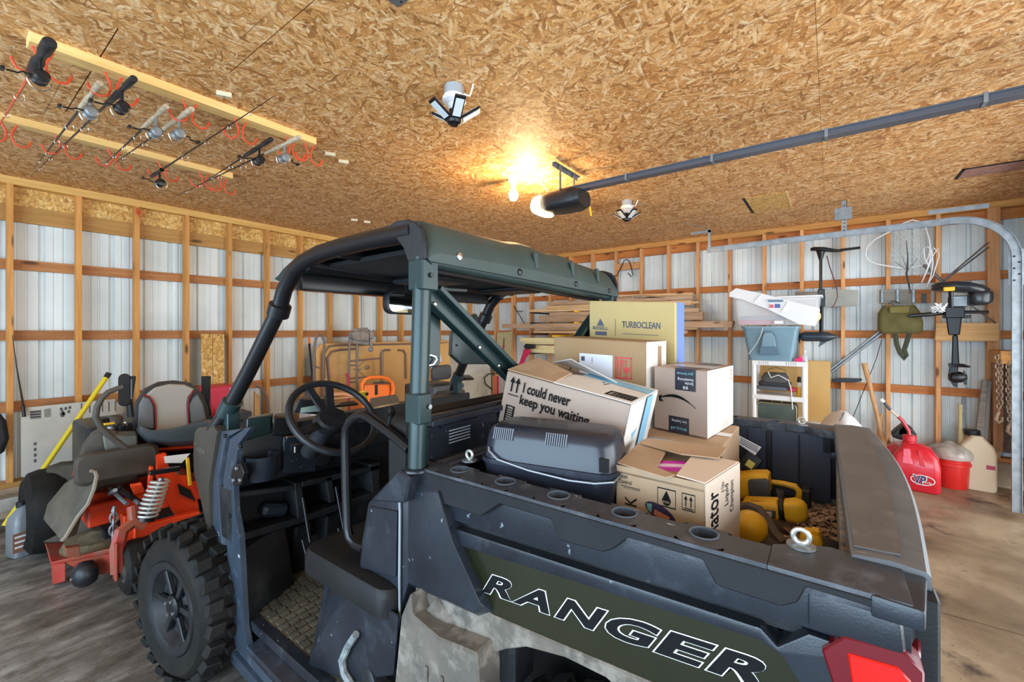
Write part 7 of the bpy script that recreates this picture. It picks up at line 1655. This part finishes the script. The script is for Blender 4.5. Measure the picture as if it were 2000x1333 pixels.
# white cover behind the tailgate
t = thing('white_cover', 'white domed cover with a seam, on the floor behind the tailgate', 'cover', (4.6, .0, 0))
WX = 4.6
def Wc(px, py, X=WX): return R(px, py, X)
prof = [(1600,832), (1608,820), (1622,810), (1640,804), (1655,808), (1672,822), (1690,842), (1706,866), (1712,900), (1712,1010), (1600,1010)]
c_ = sum((Wc(*p) for p in prof[:9]), Vector())/9
rings = []
for k, s_ in ((-.30,.55), (-.22,.85), (-.1,.98), (0,1), (.12,.96), (.25,.7)):
    ring = []
    for p in prof:
        q = Wc(*p)
        q = Vector((WX+k, c_.y+(q.y-c_.y)*s_, max(.01, c_.z+(q.z-c_.z)*(s_ if q.z > c_.z else 1)) if p[1] < 950 else .01)); ring.append(q)
    rings.append(ring)
part('shell', M().loft(rings), pm('cover_white', (.72,.72,.72), .55), t, smooth=60)
part('seam', M().tube([Wc(1649,806,WX-.02), Wc(1645,815,WX-.26), Wc(1640,822,WX-.30)], .004, 5), m_tgray, t)
t = thing('white_cover', 'small white rounded end of a second cover, left of the domed one', 'cover', (5.0, .6, 0))
c_ = R(1588, 832, 5.0)
part('shell', M().loft([M().srect((5.0, c_.y, zz), (1,0,0), (0,1,0), a_, a_, a_*.9) for zz, a_ in ((.01,.17), (c_.z-.1,.17), (c_.z-.02,.14), (c_.z+.02,.10), (c_.z+.04,.03))]), pm('cover_white', (.72,.72,.72), .55), t, smooth=60)
# fuel cans and bucket on the floor
m_gas = pm('gas_can_red', (.62,.015,.03), .32, coat=.3)
gx, gy = 5.30, -.66
gp_ = gZ(1792, 960, 0); gx, gy = gp_[0]+.12, gp_[1]
t = thing('gas_can', 'red square fuel can with a white and blue emblem and a capped hose, in front', 'gas can', (gx, gy, 0))
dv = Vector((.80,.60,0)); ev = Vector((-.60,.80,0))     # facing the camera
dv = Vector((gx, gy, 0)).normalized(); ev = Vector((-dv.y, dv.x, 0))
def can_ring(zz, hx, hy, r=.05, off=0): return M().srect(Vector((gx, gy, zz))+ev*off, ev, dv, hx, hy, r)
part('body', M().loft([can_ring(.0,.165,.14), can_ring(.02,.18,.155), can_ring(.25,.18,.155), can_ring(.33,.165,.14), can_ring(.41,.11,.10,.05), can_ring(.445,.07,.07,.05,.03)]), m_gas, t, smooth=50)
part('pressed_panel', M().loft([[Vector((gx,gy,zz))-dv*(d_+off)+ev*a for a, zz, d_ in ((.10,.26,.158), (.02,.26,.158), (.04,.40,.115), (.09,.40,.112))] for off in (-.01, .004)]), pm('gas_can_light', (.80,.14,.20), .35), t, bevel=.006)
part('pressed_panel', M().loft([[Vector((gx,gy,zz))-dv*(d_+off)+ev*a for a, zz, d_ in ((-.03,.26,.158), (-.08,.26,.158), (-.04,.40,.115), (-.01,.40,.115))] for off in (-.01, .003)]), m_gas, t, bevel=.006)
neck = Vector((gx, gy, .43))+ev*.045
part('cap', M().lathe(neck, (0,0,1), [(.048,0), (.048,.025), (.042,.03), (.055,.035), (.055,.085), (.045,.09)], 22), m_gas, t)
hs = part('hose', M().tube([neck+Vector((0,0,.085)), neck+Vector((0,0,.13))+ev*.005, neck+Vector((0,0,.22))+ev*.05, neck+Vector((0,0,.26))+ev*.085], .017, 10), pm('hose_clear_red', (.50,.05,.06), .2), t)
part('hose_clear', M().tube([neck+Vector((0,0,.255))+ev*.08, neck+Vector((0,0,.32))+ev*.145], .014, 10), pm('hose_clear', (.65,.55,.45), .2), t)
part('hose_tip', M().tube([neck+Vector((0,0,.32))+ev*.145, neck+Vector((0,0,.40))+ev*.20], .014, 10), m_tgray, t)
part('hose_cap', M().rod(neck+Vector((0,0,.395))+ev*.197, neck+Vector((0,0,.425))+ev*.222, .019, 10), m_white, t)
fc = Vector((gx, gy, .125))-dv*.1585-ev*.04
def ell(cc, a, b, n=24): return [cc-ev*a*math.cos(2*PI*k/n)+Vector((0,0,1))*b*math.sin(2*PI*k/n) for k in range(n)]
part('emblem_rim', M().tube([p-dv*.001 for p in ell(fc-ev*.01, .085, .045)], .004, 6, closed=True), m_white, t)
text('emblem_outline', 'VP', fc+ev*.062-Vector((0,0,.048)), -ev, (0,0,1), .105, .098, m_white, t, offset=.05, lift=.003)
text('emblem_letters', 'VP', fc+ev*.056-Vector((0,0,.042)), -ev, (0,0,1), .093, .086, pm('emblem_navy', (.03,.03,.12), .5), t, offset=.02, lift=.005)
text('emblem_script', 'Racing', fc-ev*.005-Vector((0,0,.028)), -ev, (0,0,1), .07, .025, m_white, t, shear=.4, lift=.006)
# second red can behind left
p_ = gZ(1762, 945, 0); 
t = thing('gas_can', 'second red fuel can partly hidden behind the one with the emblem', 'gas can', (p_[0]+.15, p_[1]+.05, 0))
c2 = Vector((p_[0]+.22, p_[1]+.0, 0))
part('body', M().loft([M().srect(c2+Vector((0,0,zz)), ev, dv, a, .12, .04) for zz, a in ((0,.13), (.02,.145), (.24,.145), (.32,.11), (.36,.05))]), m_gas, t, smooth=50)
part('handle_slot', M().prism([c2-dv*.123+ev*a+Vector((0,0,zz)) for a, zz in ((.02,.10), (-.04,.10), (-.04,.22), (.02,.22))], tuple(-dv*.002)), pm('slot_dark_red', (.18,.005,.01), .6), t)
# red bucket with plastic over it
p_ = gZ(1862, 958, 0); bx_, by_ = p_[0]+.16, p_[1]
t = thing('red_bucket', 'red bucket covered with crumpled clear plastic, right of the fuel cans', 'bucket', (bx_, by_, 0))
part('pail', M().lathe((bx_, by_, 0), (0,0,1), [(.13,0), (.135,.01), (.145,.22), (.158,.225), (.158,.25), (.148,.255), (.150,.32), (.156,.34)], 28), pm('bucket_red', (.65,.02,.015), .35), t)
part('plastic_cover', M().lathe((bx_, by_, .29), (0,0,1), [(.165,0), (.172,.03), (.168,.055), (.15,.085), (.10,.12), (.05,.135), (.02,.16)], 18), pm('crumpled_plastic', (.62,.58,.52), .2, 0, (.40,.36,.31), sc=14, alpha=.75), t)
# white jug behind
p_ = gZ(1904, 955, 0); wx, wy = p_[0]+.05, p_[1]-.02
t = thing('white_jug', 'tall cream plastic jug with a black cap behind the bucket', 'jug', (wx, wy, 0))
part('body', M().loft([M().srect((wx, wy, zz)+ev*0 if False else Vector((wx, wy, zz)), ev, dv, a, .10, .04) for zz, a in ((0,.125), (.02,.135), (.36,.135), (.43,.115), (.50,.06), (.53,.04))]), pm('jug_cream', (.66,.54,.38), .5), t, smooth=50)
part('cap', M().lathe(Vector((wx, wy, .52))+ev*.03, (0,0,1), [(.055,0), (.06,.01), (.06,.05), (.05,.055)], 16), m_blackp, t)
part('label_mark', M().prism([Vector((wx, wy, 0))-dv*.102+ev*a+Vector((0,0,zz)) for a, zz in ((-.06,.22), (-.12,.22), (-.12,.26), (-.06,.26))], tuple(-dv*.002)), pm('label_red_mark', (.40,.05,.10), .5), t)
# planks, chains and dark stuff near the door
t = thing('gray_plank', 'dark gray weathered plank leaning beside the hanging chain, left one', 'plank', (6.0, -1.2, 0), 'gray planks by the door')
part('plank', M().prism([R(1919,743,6.2), R(1936,744,6.2), (6.12,)+tuple(R(1916,900,6.12))[1:], (6.12,)+tuple(R(1900,900,6.12))[1:]], (.04,0,0)), m_grayw, t)
t = thing('gray_plank', 'narrow gray plank leaning beside the hanging chain, right one', 'plank', (6.0, -1.25, 0), 'gray planks by the door')
part('plank', M().prism([R(1930,745,6.18), R(1937,745,6.18), (6.13,)+tuple(R(1926,900,6.13))[1:], (6.13,)+tuple(R(1918,900,6.13))[1:]], (.03,0,0)), pm('plank_gray2', (.25,.24,.24), .8), t)
t = thing('hanging_chain', 'rusty steel chain with hooks hanging over a wooden peg near the door', 'chain', tuple(R(1962, 780, 6.0)))
part('peg', M().box(tuple(R(1954,686,5.85)), tuple(R(1970,708,6.2))), m_plateY, t, bevel=.004)
m_chn = pm('rusty_chain', (.42,.32,.24), .6, .5, (.26,.18,.12), sc=20)
def chain(pts):
    P_ = [R(*p, 5.86) for p in pts]
    tot = 0; k = 0
    for a_, b_ in zip(P_, P_[1:]):
        L_ = (b_-a_).length; n_ = max(1, int(L_/.034))
        for i in range(n_):
            c_ = a_+(b_-a_)*(i+.5)/n_; d_ = (b_-a_).normalized(); s1 = d_.cross(Vector((1,0,0))).normalized() if k % 2 else Vector((1,0,0))
            part('link', M().tube([c_+s1*.013*math.cos(q*PI/4)+d_*.024*math.sin(q*PI/4) for q in range(8)], .0055, 5, closed=True), m_chn, t); k += 1
chain(((1954,692), (1947,694), (1948,720), (1950,760), (1951,805)))
chain(((1955,704), (1954,740), (1955,790)))
chain(((1971,692), (1976,696), (1974,740), (1971,790), (1972,832)))
chain(((1969,706), (1968,750), (1970,800)))
for px, py in ((1951,818), (1974,840)): part('hook', M().tube([R(px, py-13, 5.86), R(px-4, py-6, 5.86), R(px-6, py+2, 5.86), R(px-1, py+8, 5.86), R(px+6, py+4, 5.86), R(px+7, py-3, 5.86)], [.012,.014,.016,.016,.013,.008], 8), m_chn, t)
t = thing('rough_boarding', 'dark brown rough boarding behind the hanging chain', 'boarding', (6.1, -1.35, 0))
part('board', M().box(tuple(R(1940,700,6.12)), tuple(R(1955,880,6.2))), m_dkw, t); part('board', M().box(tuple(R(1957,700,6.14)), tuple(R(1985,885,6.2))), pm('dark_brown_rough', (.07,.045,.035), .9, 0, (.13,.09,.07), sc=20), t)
t = thing('coiled_cord', 'small loop of black cord on the floor plate below the chain', 'cord', tuple(R(1976, 880, 6.0)))
part('cord', M().tube([R(1975+7*math.cos(k*.6), 866+13*math.sin(k*.6), U-.012) for k in range(12)], .008, 6), m_blackm, t)
t = thing('garden_fork', 'slim gray handle with a short dark base behind the cream jug', 'tool', (6.1, -1.0, 0))
part('handle', M().rod(R(1882,776,6.15), R(1881,842,6.15), .014, 8), m_steel, t); part('wood_grip', M().rod(R(1877,790,6.16), R(1877,900,6.16), .022, 8), m_pale, t)
# dark bits along the curb
t = thing('black_bag', 'black plastic bag and dark scraps lying by the curb behind the fuel cans', 'bag', tuple(R(1765, 840, 6.0)))
part('bag', M().loft([M().srect(R(px, py, 6.0), (1,0,0), (0,0,1), .08, h_, .02) for px, py, h_ in ((1742,848,.02), (1750,846,.05), (1765,842,.09), (1780,846,.06), (1788,850,.02))]), m_tblk, t, smooth=60)
part('wedge', M().prism([R(*p, 5.92) for p in ((1756,840), (1767,830), (1784,845), (1770,850), (1755,850))], (.06,0,0)), m_tgray, t, bevel=.004)
m = M(); rnd = random.Random(9)
for k in range(240):
    y_ = rnd.uniform(-.5, .3); x_ = rnd.uniform(5.35, 6.2); s_ = rnd.uniform(.02,.05); a_ = rnd.uniform(0, 6.28); zz = rnd.uniform(.004,.07)
    q = [(x_+s_*math.cos(a_+j*2.1)*(1 if j else 1.6), y_+s_*math.sin(a_+j*2.1)*(1 if j else 1.6), zz+rnd.uniform(0,.03)) for j in range(3)]
    n_ = len(m.v); m.v += q+[(x_, y_, zz+.02)]; m.f += [(n_, n_+1, n_+3), (n_+1, n_+2, n_+3), (n_+2, n_, n_+3)]
solo('floor_litter', m, pm('litter_brown', (.22,.14,.08), .9, 0, (.5,.38,.25), sc=20), 'dry leaves and scraps on the floor left of the fuel cans', 'litter', kind='stuff')
